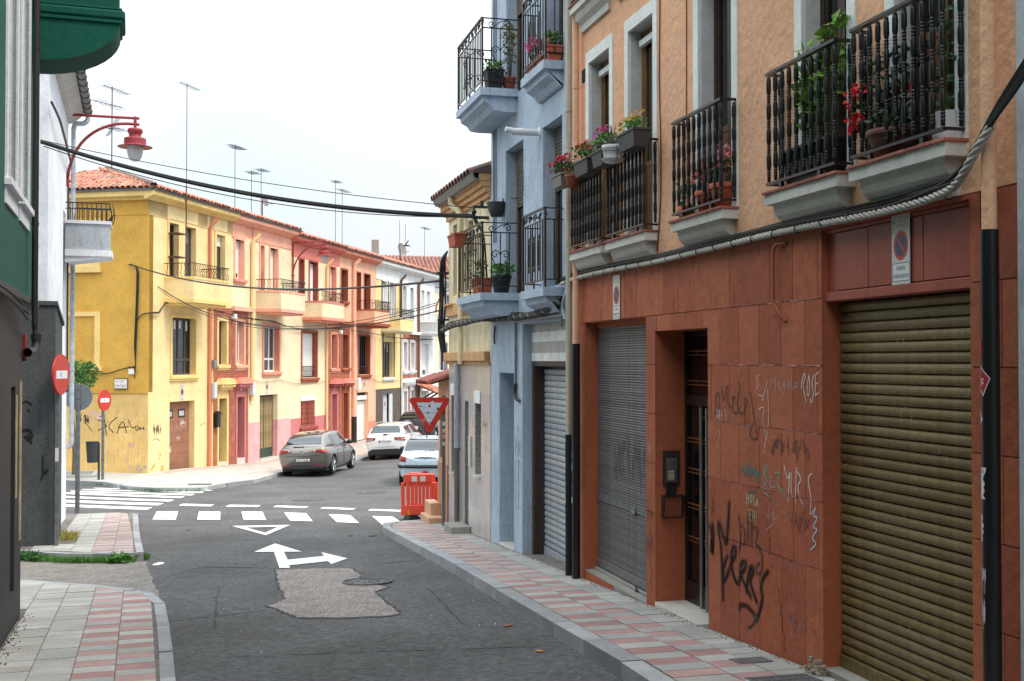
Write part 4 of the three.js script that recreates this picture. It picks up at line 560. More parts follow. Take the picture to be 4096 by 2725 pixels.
// ---------- cream house ----------
MAT.oldTile = [[128, 100, 88], [112, 94, 86], [146, 104, 86]].map((c) => M(c, { map: 'terracotta' }));
{
  const H = rightThing('cream_house', 'cream house with stepped ochre cornice and grey tiled ground floor', 'house', -17.7, -1.15);
  const gf = [[-17.23, -16.81, -0.16, 1.13], [-17.99, -17.69, -2, 0.97], [-19.05, -18.75, -0.3, 1.2]], up = [[-17.72, -17.36, 3.25, 3.83], [-18.9, -18.6, 2.7, 3.9]];
  pt('wall', MAT.cream, H, wallGeo(-19.28, -16.161, 1.56, 4.35, up, -0.3, 0), wallGeo(-19.27, -16.2, -1.8, 1.56, gf, -0.3, -0.016), box(-19.28, -16.17, -1.8, 4.35, -5, -4.7), box(-19.28, -19.1, -1.8, 4.35, -4.7, -0.301));
  const gw = MAT.greyTile; const cl = pt('tile_backing', MAT.mortar, H, wallGeo(-19.27, -16.2, -1.8, 1.555, gf, -0.015, -0.008));
  for (let i = 0; i < 7; i++) for (let j = 0; j < 7; j++) { const x0 = -16.2 - (i + 1) * 0.44, y1 = 1.555 - j * 0.44, q = wallGeo(Math.max(-19.27, x0) + 0.0015, x0 + 0.4385, y1 - 0.4385, y1, gf, -0.008, 0.0); if (q.length) pt('wall_tile', tone(gw), cl, q); }
  const lining = (a, b, y0, y1) => [box(a - 0.001, a + 0.02, y0, y1, -0.3, -0.002), box(b - 0.02, b + 0.001, y0, y1, -0.3, -0.002), box(a + 0.02, b - 0.02, y1 - 0.02, y1 + 0.001, -0.3, -0.002)];
  pt('granite_lining', MAT.granite, H, lining(-17.23, -16.81, -0.16, 1.13)); pt('granite_lining', MAT.granite, H, lining(-17.99, -17.69, -1.4, 0.97)); pt('granite_lining', MAT.granite, H, lining(-19.05, -18.75, -0.3, 1.2));
  for (const [a, b, y0, y1] of [[-17.21, -16.83, -0.15, 1.11], [-19.03, -18.77, -0.28, 1.18]]) { const w = pt('window', MAT.white, H, frameGeo(a, b, y0, y1, -0.26, -0.22, 0.04)); pt('pane', MAT.glass, w, box(a + 0.04, b - 0.04, y0 + 0.04, y1 - 0.04, -0.245, -0.24)); pt('blind_box', MAT.white, w, rbox(a - 0.01, b + 0.01, y1 - 0.16, y1 + 0.03, -0.12, 0.02, 0.006)); pt('sill', MAT.marble, w, rbox(a - 0.03, b + 0.03, y0 - 0.04, y0, -0.25, 0.05, 0.004)); }
  const d = pt('door', MAT.woodDark, H, box(-17.97, -17.71, -1.4, 0.95, -0.28, -0.23)); pt('panel', MAT.woodDark, d, rbox(-17.93, -17.75, -0.9, 0.8, -0.232, -0.22, 0.008));
  for (const [a, b, y0, y1] of up) { const w = pt('window', MAT.woodDark, H, frameGeo(a, b, y0, y1, -0.26, -0.2, 0.04)); pt('pane', MAT.glass, w, box(a + 0.04, b - 0.04, y0 + 0.04, y1 - 0.04, -0.24, -0.235)); }
  pt('string_course', MAT.creamBand, H, rbox(-19.33, -16.24, 1.6, 1.745, 0, 0.09, 0.01), rbox(-19.3, -16.19, 1.545, 1.6, 0, 0.05, 0.01), rbox(-19.3, -16.4, 2.36, 2.54, 0, 0.05, 0.008), rbox(-19.32, -18.7, 2.54, 2.57, 0, 0.1, 0.006));
  pt('cornice', MAT.creamBand, H, [[4.0, 4.08, 0.05], [4.08, 4.16, 0.1], [4.16, 4.24, 0.15], [4.24, 4.36, 0.18]].map(([a, b, z]) => rbox(-19.3, -16.18, a, b, 0, z, 0.012)));
  for (let i = 0; i < 15; i++) { const a = -16.17 - (i + 1) * 0.205; pt('gutter_piece', MAT.galv, H, alongX([[0.17, 4.25], [0.25, 4.26], [0.3, 4.38], [0.28, 4.38], [0.24, 4.28], [0.17, 4.27]], a + 0.003, a + 0.202)); }
  const roof = pt('roof', MAT.oldTile[1], H, alongX([[0.26, 4.36], [0.26, 4.4], [-2.5, 5.3], [-5, 4.4], [-5, 4.36]], -19.35, -16.165));
  for (let i = 0; i < 14; i++) for (let j = 0; j < 4; j++) pt('roof_tile', tone(MAT.oldTile), roof, new THREE.CylinderGeometry(0.1, 0.085, 0.42, 7, 1, true, -Math.PI / 2, Math.PI).rotateX(-Math.PI / 2 + 0.31).translate(-16.27 - i * 0.22, 4.41 + j * 0.113, 0.12 - j * 0.35));
  pt('rain_pipe', MAT.cream, H, bar([-17.83, 1.55, 0.1], [-17.83, 3.95, 0.1], 0.045, 0.045, 12), tube([[-17.83, 3.93, 0.1], [-17.9, 4.02, 0.12], [-18.05, 4.12, 0.2], [-18.06, 4.25, 0.22]], 0.05, 8));
  pt('rain_pipe', M([168, 174, 182], { map: 'metal', rough: 0.5 }), H, bar([-18.3, 0.15, 0.06], [-18.3, 1.56, 0.06], 0.05, 0.05, 12)); pt('rain_pipe', M([108, 108, 108], { map: 'grimy', rough: 0.6 }), H, bar([-18.3, -1.4, 0.06], [-18.3, 0.15, 0.06], 0.046, 0.046, 12), [0.13].map((y) => bar([-18.3, y, 0.06], [-18.3, y + 0.05, 0.06], 0.054, 0.054, 12)));
  pt('meter_box', M([196, 192, 184], { rough: 0.5 }), H, rbox(-17.6, -17.45, -0.05, 0.42, 0, 0.03, 0.008)); pt('gas_hatch', MAT.shutterPale, H, frameGeo(-17.5, -17.28, -0.98, -0.3, 0, 0.014, 0.02), box(-17.48, -17.3, -0.96, -0.32, 0.001, 0.006));
  pt('door_step', MAT.concrete, H, rbox(-18.1, -17.5, -1.6, -1.0, 0.005, 0.32, 0.015));
  pp('graffiti', H, -16.72, -16.3, -0.2, 0.75, 0.003, 200, 460, (x, w, h) => { strokes(x, w, h, scribble(4, 0.1, 0.8, 0.02, 0.2), 'rgba(120,70,60,0.7)', 4); strokes(x, w, h, scribble(3, 0.3, 0.8, 0.25, 0.7), 'rgba(236,232,230,0.6)', 6); }, { clear: true });
}
// low peach annexe with tiled eave
{
  const H = rightThing('peach_annexe', 'low peach rendered annexe with a sagging tiled eave beyond the cream house', 'house', -19.75, -1.3);
  pt('wall', M([222, 176, 146], { map: 'grimy' }), H, box(-20.15, -19.29, -0.2, 1.3, -3, 0.012)); pt('base_band', M([186, 140, 110], { map: 'grimy' }), H, box(-20.16, -19.29, -1.9, -0.2, -3, 0.022)); pt('shutter', MAT.woodDark, H, box(-19.95, -19.7, -0.1, 0.95, 0.012, 0.02));
  const e = pt('eave', MAT.woodDark, H, alongX([[-0.1, 1.32], [0.3, 1.2], [0.3, 1.22], [-0.1, 1.36]], -20.35, -19.25)); for (let i = 0; i < 6; i++) for (let j = 0; j < 2; j++) pt('roof_tile', tone(MAT.edging), e, new THREE.CylinderGeometry(0.095, 0.08, 0.38, 7, 1, true, -Math.PI / 2, Math.PI).rotateX(-Math.PI / 2 + 0.3).translate(-19.35 - i * 0.185, 1.25 + j * 0.08, 0.2 - j * 0.28));
  for (const [a, b, y, z] of [[-20.35, -19.55, -1.13, 0.3], [-20.5, -19.9, -0.92, 0.2]]) pt('step', M([204, 164, 134], { map: 'tile' }), H, rbox(a, b, -1.9, y, 0.02, z, 0.01));
}
// neighbour at the near end of the right-hand row
{ const H = rightThing('pale_house', 'pale bluish house wall at the near end of the orange house', 'house', 0, 0); pt('wall', M([188, 196, 204], { map: 'grimy' }), H, box(-4.862, 22, -1, 9, -6, 0.02)); }
// ---------- cables on the right-hand walls ----------
function twist(path, n, rad, r, turns, ph = 0) { const c = new THREE.CatmullRomCurve3(path.map((p) => V(...p))), N = Math.round(turns * 10), out = []; for (let k = 0; k < n; k++) { const pts = []; for (let i = 0; i <= N; i++) { const t = i / N, p = c.getPointAt(t), d = c.getTangentAt(t), s = V().crossVectors(d, V(0, 0, 1)).normalize(), e = V().crossVectors(d, s), a = ph + k / n * 6.283 + t * turns * 6.283; pts.push(p.addScaledVector(s, Math.cos(a) * rad).addScaledVector(e, Math.sin(a) * rad)); } out.push(new THREE.TubeGeometry(new THREE.CatmullRomCurve3(pts), N * 2, r, 6)); } return out; }
{
  const T = rightThing('cable_bundle', 'thick twisted white cable bundle tied with black cords along the orange house', 'cable bundle', -8.7, 2.5);
  const path = [[-12.52, 2.49, 0.05], [-11.9, 2.515, 0.06], [-10.9, 2.52, 0.05], [-9.6, 2.5, 0.05], [-8.4, 2.505, 0.05], [-7.2, 2.51, 0.05], [-6.0, 2.49, 0.06], [-5.5, 2.5, 0.08], [-5.2, 2.53, 0.13], [-5.08, 2.6, 0.15], [-4.98, 2.7, 0.15], [-4.9, 2.78, 0.14]];
  for (const g of twist(path, 4, 0.014, 0.0105, 36)) pt('white_cable', M([184, 180, 172], { rough: 0.55, map: 'grimy' }), T, g);
  for (let k = 0; k < 5; k++) pt('black_cable', MAT.blackMatt, T, tube([...path.slice(0, 9).map((p, i) => [p[0], p[1] + 0.035 + 0.008 * k + R(-0.006, 0.012), p[2] - 0.01 + R(-0.01, 0.012)]), [-5.02, 2.66 + k * 0.01, 0.15], [-4.86, 2.82 + k * 0.014, 0.14], [-4.7, 2.96 + k * 0.02, 0.12], [-4.2, 3.4 + k * 0.02, 0.1]], k < 2 ? 0.011 : 0.008, 6, 120));
  for (let i = 0; i < 22; i++) { const x = -12.3 + i * 0.33; pt('cable_tie', MAT.blackMatt, T, new THREE.TorusGeometry(0.029, 0.004, 5, 12).rotateY(Math.PI / 2).rotateZ(R(-0.3, 0.3)).translate(x, 2.508, 0.052)); }
  const B = rightThing('cable_tangle', 'tangled black cable bundle slung beneath the blue house balconies', 'cable bundle', -16, 2.2);
  const p2 = [[-12.45, 2.3, 0.06], [-13.2, 2.2, 0.07], [-14.3, 2.18, 0.09], [-15.6, 2.2, 0.1], [-16.3, 2.22, 0.12], [-17.3, 2.2, 0.14], [-18.3, 2.18, 0.14], [-19.2, 2.12, 0.14]];
  for (const [j, g] of twist(p2, 5, 0.03, 0.013, 22).entries()) pt('cable', j === 2 ? M([120, 118, 112]) : MAT.blackMatt, B, g);
  for (let k = 0; k < 6; k++) pt('loop', MAT.blackMatt, B, tube(p2.slice(2).map((p) => [p[0] + R(-0.2, 0.2), p[1] + R(-0.05, 0.09), p[2] + R(-0.02, 0.04)]), 0.008, 5, 60));
  const C2 = rightThing('cable_riser', 'black cables climbing the far corner of the cream house', 'cable bundle', -19.3, 2.1);
  for (let k = 0; k < 6; k++) pt('cable', MAT.blackMatt, C2, tube([[-19.3, 1.6, 0.03 + k * 0.012], [-19.36 + R(-0.04, 0.04), 2.1, 0.06 + k * 0.02], [-19.32 + R(-0.06, 0.06), 2.6, 0.04 + k * 0.02], [-19.36 + R(-0.05, 0.05), 3.0, 0.05 + k * 0.02], [-19.3 + R(-0.05, 0.05), 3.35, 0.05 + k * 0.015], [-19.25, 3.5, 0.03]], 0.014, 6, 40));
  pt('bracket', MAT.blackMatt, C2, box(-19.42, -19.26, 3.1, 3.14, 0, 0.2), box(-19.42, -19.26, 2.3, 2.33, 0, 0.18));
  const C3 = rightThing('insulator_bracket', 'black cable anchor with insulators at the joint of cream and blue houses', 'bracket', -16.3, 3.8);
  pt('cable', MAT.blackMatt, C3, Array.from({ length: 5 }, (_, k) => tube([[-16.35, 3.78 + k * 0.03, 0.22], [-16.3, 3.66, 0.18 + k * 0.01], [-16.2, 3.4, 0.1], [-16.2 + k * 0.01, 2.6, 0.05]], 0.012, 6, 20))); pt('arm', MAT.blackMatt, C3, box(-16.36, -16.3, 3.7, 3.74, 0, 0.25), box(-16.36, -16.3, 3.86, 3.89, 0, 0.22), ball(0.04, -16.33, 3.8, 0.22), bar([-16.33, 3.86, 0.1], [-16.33, 3.97, 0.1], 0.025));
  pt('drop_wire', MAT.blackMatt, C3, [-15.95, -15.88, -15.8].map((x) => bar([x, 3.3, 0.015], [x, 8.4, 0.015], 0.006, 0.006, 5)));
}
// ---------- the coloured terrace beyond the crossing: local x along the fronts, local z out from them ----------
function rowThing(name, label, category, u, group) { const p = rowAt(u, 0), g = thing(name, label, category, [p[0], -2.08, p[1]], ROW, group); g.off = [u, 0, 0]; return g; }
Object.assign(MAT, {
  yFront: M([248, 222, 166], { map: 'plaster' }), ySide: M([208, 164, 80], { map: 'plaster' }), ySideLow: M([228, 192, 126], { map: 'grimy' }), yTrim: M([242, 210, 140], { map: 'plaster' }),
  brick: M([184, 112, 86], { map: 'terracotta' }), brickMortar: M([104, 60, 50]),
  creamWall: M([246, 226, 190], { map: 'plaster' }), pinkWall: M([238, 176, 152], { map: 'plaster' }), pinkDado: M([226, 168, 170], { map: 'plaster' }), roseDado: M([196, 122, 122], { map: 'plaster' }),
  salmon: M([224, 148, 126], { map: 'plaster' }), coral: M([214, 128, 118], { map: 'plaster' }), deepRed: M([158, 80, 76], { map: 'plaster' }), brownRed: M([162, 90, 68], { map: 'plaster' }),
  peachWall: M([240, 190, 160], { map: 'plaster' }), whiteWall: M([238, 239, 240], { map: 'plaster' }), greyWall: M([214, 214, 212], { map: 'grimy' }), paleYellow: M([246, 224, 164], { map: 'plaster' }),
  frameDark: M([82, 74, 76], { rough: 0.5 }), frameWhite: M([232, 234, 236], { rough: 0.5 }), blindWhite: M([236, 236, 232], { rough: 0.6 }), roofBed: M([128, 70, 50], { map: 'terracotta' }),
  rt: [[192, 124, 98], [178, 110, 86], [202, 138, 112], [160, 100, 82], [184, 130, 110], [146, 112, 98]].map((c) => M(c, { map: 'terracotta', rough: 0.9 })),
  rtDark: M([112, 92, 80], { map: 'terracotta' }), stoneTile: M([98, 88, 82], { map: 'tile' }),
});
function rowWin(H, a, b, y0, y1, o = {}) {     // opening with its surround, frame and glass
  const z = -(o.deep ?? 0.2), tw = o.tw ?? 0.11, fm = o.frame ?? MAT.frameDark; let P = H;
  if (o.trim) { const t = pt('window_surround', o.trim, H, box(a - tw, a, y0, y1 + tw, -0.24, 0.04), box(b, b + tw, y0, y1 + tw, -0.24, 0.04), box(a, b, y1, y1 + tw, -0.24, 0.04)); pt('surround_lining', o.trim, t, box(a - 0.001, a + 0.008, y0, y1, -0.3, 0.039), box(b - 0.008, b + 0.001, y0, y1, -0.3, 0.039)); }
  if (o.sill !== 0) pt('window_sill', o.sillMat ?? o.trim ?? MAT.yTrim, H, rbox(a - tw - 0.03, b + tw + 0.05, y0 - 0.13, y0 - 0.015, -0.2, 0.12, 0.012), rbox(a - tw, b + tw, y0 - 0.2, y0 - 0.13, -0.05, 0.08, 0.012));
  const f = pt(o.name ?? 'window', fm, H, frameGeo(a, b, y0, y1, z - 0.05, z, o.ft ?? 0.06), (o.stiles ?? [0.5]).map((s) => box(a + (b - a) * s - 0.035, a + (b - a) * s + 0.035, y0 + 0.06, y1 - 0.06, z - 0.045, z + 0.012)), (o.rails ?? []).map((s) => box(a + 0.06, b - 0.06, y0 + (y1 - y0) * s - 0.04, y0 + (y1 - y0) * s + 0.04, z - 0.045, z + 0.01)));
  const cuts = [0, ...(o.stiles ?? [0.5]), 1]; for (let i = 0; i + 1 < cuts.length; i++) pt('pane', o.glass ?? (rnd() < 0.4 ? MAT.glassGrey : MAT.glass), f, box(a + (b - a) * cuts[i] + 0.03, a + (b - a) * cuts[i + 1] - 0.03, y0 + 0.05, y1 - 0.05, z - 0.03, z - 0.024));
  if (o.blind) { const yb = y1 - (y1 - y0) * o.blind, n = Math.floor((y1 - yb) / 0.085), rg = ready(slatGeo(b - a - 0.1, 0.085, 0.018)), bl = pt('blind', MAT.blindWhite, f, box(a + 0.05, b - 0.05, yb, y1 - 0.03, z + 0.001, z + 0.008)); for (let i = 0; i < n; i++) ps('blind_slat', MAT.blindWhite, bl, rg, a + 0.05, yb + i * 0.085, z + 0.0085); }
  if (o.curtain) pt('curtain', M([214, 210, 198]), f, (o.stiles ?? [0.5]).map((s, i) => box(a + (b - a) * s + 0.05, a + (b - a) * s + 0.22, y1 - (y1 - y0) * R(0.15, 0.3), y1 - 0.08, z - 0.0235, z - 0.02)));
  return f;
}
function parapet(H, u0, u1, w, y0, y1, m, cap, base) {
  const b = pt('balcony', m, H, box(u0, u0 + 0.12, y0 + 0.15, y1, 0, w), box(u1 - 0.12, u1, y0 + 0.15, y1, 0, w), box(u0 + 0.12, u1 - 0.12, y0 + 0.15, y1, w - 0.12, w), box(u0 + 0.12, u1 - 0.12, y0 + 0.15, y0 + 0.28, 0, w - 0.12));
  pt('balcony_foot', base, b, box(u0 - 0.04, u1 + 0.04, y0 + 0.02, y0 + 0.149, 0.001, w + 0.04), box(u0 + 0.06, u1 - 0.06, y0 - 0.06, y0 + 0.019, 0.001, w - 0.06));
  pt('parapet_cap', cap, b, box(u0 - 0.02, u0 + 0.14, y1, y1 + 0.07, 0.001, w + 0.02), box(u1 - 0.14, u1 + 0.02, y1, y1 + 0.07, 0.001, w + 0.02), box(u0 + 0.14, u1 - 0.14, y1, y1 + 0.07, w - 0.14, w + 0.02));
  const yr = y1 + 0.52, bars = [], wave = (p, ox, oz) => tube([[p[0], y1 + 0.07, p[1]], [p[0] + ox * 0.1, y1 + 0.2, p[1] + oz * 0.1], [p[0] + ox * 0.02, y1 + 0.36, p[1] + oz * 0.02], [p[0] + ox * 0.08, yr, p[1] + oz * 0.08]], 0.011, 4, 8);
  for (let x = u0 + 0.06; x < u1; x += 0.13) bars.push(wave([x, w - 0.06], 0, 1)); for (let z = 0.1; z < w - 0.1; z += 0.13) bars.push(wave([u0 + 0.06, z], -1, 0), wave([u1 - 0.06, z], 1, 0));
  pt('balcony_railing', m === MAT.greyWall ? M([200, 200, 200]) : MAT.blackMatt, b, bars, poly([[u0 - 0.02, yr, 0], [u0 - 0.02, yr, w + 0.02], [u1 + 0.02, yr, w + 0.02], [u1 + 0.02, yr, 0]], 0.015, 5));
}
function bricks(H, u0, u1, y0, y1, holes) {
  const B = [], all = wallGeo(u0, u1, y0, y1, holes, -0.02, 0.012); pt('brick_backing', MAT.brickMortar, H, all);
  const inH = (a, b, c, d) => holes.some((h) => a < h[1] && b > h[0] && c < h[3] && d > h[2]);
  for (let y = y0, r = 0; y < y1 - 0.03; y += 0.072, r++) for (let x = u0 - (r % 2) * 0.14; x < u1; x += 0.28) { const a = Math.max(u0, x) + 0.004, b = Math.min(u1, x + 0.28) - 0.004; if (b - a < 0.03) continue; B.push(...wallGeo(a, b, y + 0.004, y + 0.062, holes, 0.0125, 0.026 + R(0, 0.006))); }
  pt('brickwork', MAT.brick, H, B).userData.kind = 'stuff';
}
function doorHood(H, a, b, y, m, top) { const c = (a + b) / 2, g = new THREE.CylinderGeometry(0.5, 0.7072, 0.22, 4, 1).rotateY(Math.PI / 4); const p = pt('door_hood', m, H, box(a - 0.06, b + 0.06, y, y + 0.09, 0, 0.2), box(a - 0.12, b + 0.12, y + 0.09, y + 0.2, 0, 0.28)); pt('hood_roof', top, p, alongX([[0, y + 0.2], [0.34, y + 0.2], [0.16, y + 0.42], [0, y + 0.42]], a - 0.0, b + 0.0), prism([[a - 0.18, y + 0.2], [b + 0.18, y + 0.2], [b - 0.02, y + 0.41], [a + 0.02, y + 0.41]], 0.3, 0.01)); }
function rowDoor(H, a, b, y0, y1, trim, doorM, number) {
  const t = pt('door_surround', trim, H, box(a - 0.12, a, y0 - 0.4, y1 + 0.18, -0.25, 0.05), box(b, b + 0.12, y0 - 0.4, y1 + 0.18, -0.25, 0.05), box(a, b, y1, y1 + 0.18, -0.25, 0.05), box(a - 0.1, b + 0.1, y1 + 0.18, y1 + 0.4, -0.05, 0.04)); pt('lining', trim, t, box(b - 0.01, b + 0.001, y0, y1, -0.3, 0.049));
  const d = pt('door', doorM, H, box(a, b, y0, y1, -0.29, -0.24)); pt('door_panel', doorM, d, rbox(a + 0.1, b - 0.1, y0 + 0.2, y0 + 0.9, -0.242, -0.228, 0.01), rbox(a + 0.1, b - 0.1, y0 + 1.05, y1 - 0.15, -0.242, -0.228, 0.01));
  pt('door_step', MAT.marble, H, rbox(a - 0.02, b + 0.02, y0 - 0.5, y0, -0.28, 0.06, 0.01)); if (number) pt('number_plate', MAT.white, H, box((a + b) / 2 - 0.04, (a + b) / 2 + 0.04, y1 + 0.24, y1 + 0.38, 0.04, 0.046));
}
function cornice(H, u0, u1, y, m, w = 0.36) { pt('cornice', m, H, alongX([[0, y], [0.1, y], [0.16, y + 0.05], [w - 0.06, y + 0.1], [w, y + 0.14], [w, y + 0.27], [0, y + 0.27]], u0, u1)); pt('gutter', MAT.galv, H, alongX([[w - 0.08, y + 0.271], [w + 0.05, y + 0.275], [w + 0.06, y + 0.33], [w - 0.08, y + 0.33]], u0, u1)); }
const tileArc = (len, r) => new THREE.CylinderGeometry(r, r * 0.86, len, 6, 1, true, -Math.PI / 2, Math.PI);
// roof slope from the eave (z = ze) up to the ridge; tiles laid one by one up to `own`, the rest as one mass
function tiledSlope(H, u0, u1, y, slope, ze, zr, hip = 0) {
  const bed = pt('roof', MAT.roofBed, H, (() => { const s = (z) => y + (ze - z) * slope, g = new THREE.BufferGeometry(), A = [u0, s(ze), ze], B = [u1, s(ze), ze], C = [u1, s(zr), zr], D = [u0 + hip, s(zr), zr], E = [u1, s(ze) - 0.0, 2 * zr - ze], F = [u0 + hip * 0, s(ze), 2 * zr - ze]; const q = [A, B, C, A, C, D, D, C, E, D, E, F]; if (hip) q.push(A, D, F); g.setAttribute('position', new THREE.Float32BufferAttribute(q.flat(), 3)); g.computeVertexNormals(); return g; })());
  const ang = Math.atan(slope), step = 0.36, list = []; const n = Math.floor((ze - zr) / Math.cos(0) / step);
  for (let j = 0; j < n; j++) { const z = ze - j * step - 0.1, yy = y + (ze - z) * slope + 0.04; for (let x = u0 + 0.1 + (hip ? Math.max(0, (ze - z)) * hip / (ze - zr) : 0); x < u1; x += 0.21) list.push([x + R(-0.02, 0.02), yy + R(-0.01, 0.012), z + R(-0.03, 0.03), ang]); }
  return { bed, list, ang };
}
const tileFront = tileArc(0.44, 0.105);
function layTiles(bed, list, rot, own) {
  const f = offOf(bed), rg = { ready: planeUV(plain(tileFront.clone().applyMatrix4(rot))) };
  for (const p of list.slice(0, own)) { const o = mk('roof_tile', tone(MAT.rt), bed, rg); o.position.set(p[0] - f[0], p[1] - f[1], p[2] - f[2]); }
  const rest = list.slice(own); if (!rest.length) return; const im = new THREE.InstancedMesh(rg.ready, M([196, 130, 106], { map: 'terracotta' }), rest.length), m4 = new THREE.Matrix4(); rest.forEach((p, i) => { im.setMatrixAt(i, m4.makeTranslation(p[0] - f[0], p[1] - f[1], p[2] - f[2])); const v = R(0.72, 1.08), d = rnd() < 0.14 ? 0.6 : 1; im.setColorAt(i, new THREE.Color(v * d, v * d * R(0.94, 1.04), v * d * R(0.94, 1.06))); }); im.name = 'roof_tiles'; im.userData.kind = 'stuff'; im.castShadow = im.receiveShadow = true; bed.add(im);
}
const rotX = (a) => new THREE.Matrix4().makeRotationX(-Math.PI / 2 + a);
function rowRoof(H, u0, u1, y, own = 0) { const s = tiledSlope(H, u0, u1, y, 0.31, 0.38, -4.6); layTiles(s.bed, s.list, rotX(s.ang), own); const ends = []; for (let x = u0 + 0.1; x < u1; x += 0.21) ends.push(new THREE.CylinderGeometry(0.085, 0.085, 0.03, 7, 1, false, -Math.PI / 2, Math.PI).rotateX(-Math.PI / 2).translate(x, y + 0.02, 0.44)); pt('eave_mortar', MAT.rtDark, s.bed, ends); const ridge = []; for (let x = u0; x < u1; x += 0.36) ridge.push(tileArc(0.42, 0.13).rotateZ(Math.PI / 2).rotateX(-Math.PI / 2).translate(x + 0.2, y + 4.98 * 0.31 + 0.02, -4.6)); pt('ridge_tiles', MAT.rt[1], s.bed, ridge); }
function shell(H, u0, u1, y1, m, d = -9.5) { pt('rear_walls', m, H, box(u0, u1, -0.8, y1, d, d + 0.3), box(u0, u0 + 0.25, -0.8, y1, d + 0.3, -0.301), box(u1 - 0.25, u1, -0.8, y1, d + 0.3, -0.301)); }
const pipeDown = (H, m, u, y0, y1, z = 0.08, r = 0.055) => pt('rain_pipe', m, H, bar([u, y0, z], [u, y1, z], r, r, 10), tube([[u, y1 - 0.02, z], [u + 0.02, y1 + 0.14, z + 0.04], [u + 0.1, y1 + 0.28, z + 0.16], [u + 0.14, y1 + 0.42, z + 0.24]], r, 8), [1.5, 4.5, 7].filter((y) => y > y0 && y < y1).map((y) => bar([u, y, z], [u, y + 0.04, z], r + 0.01, r + 0.01, 10)));
function frieze(H, spans, y0, y1, m) { pt('frieze', m, H, spans.map(([a, b]) => box(a, b, y0, y1, 0.0005, 0.022))); }

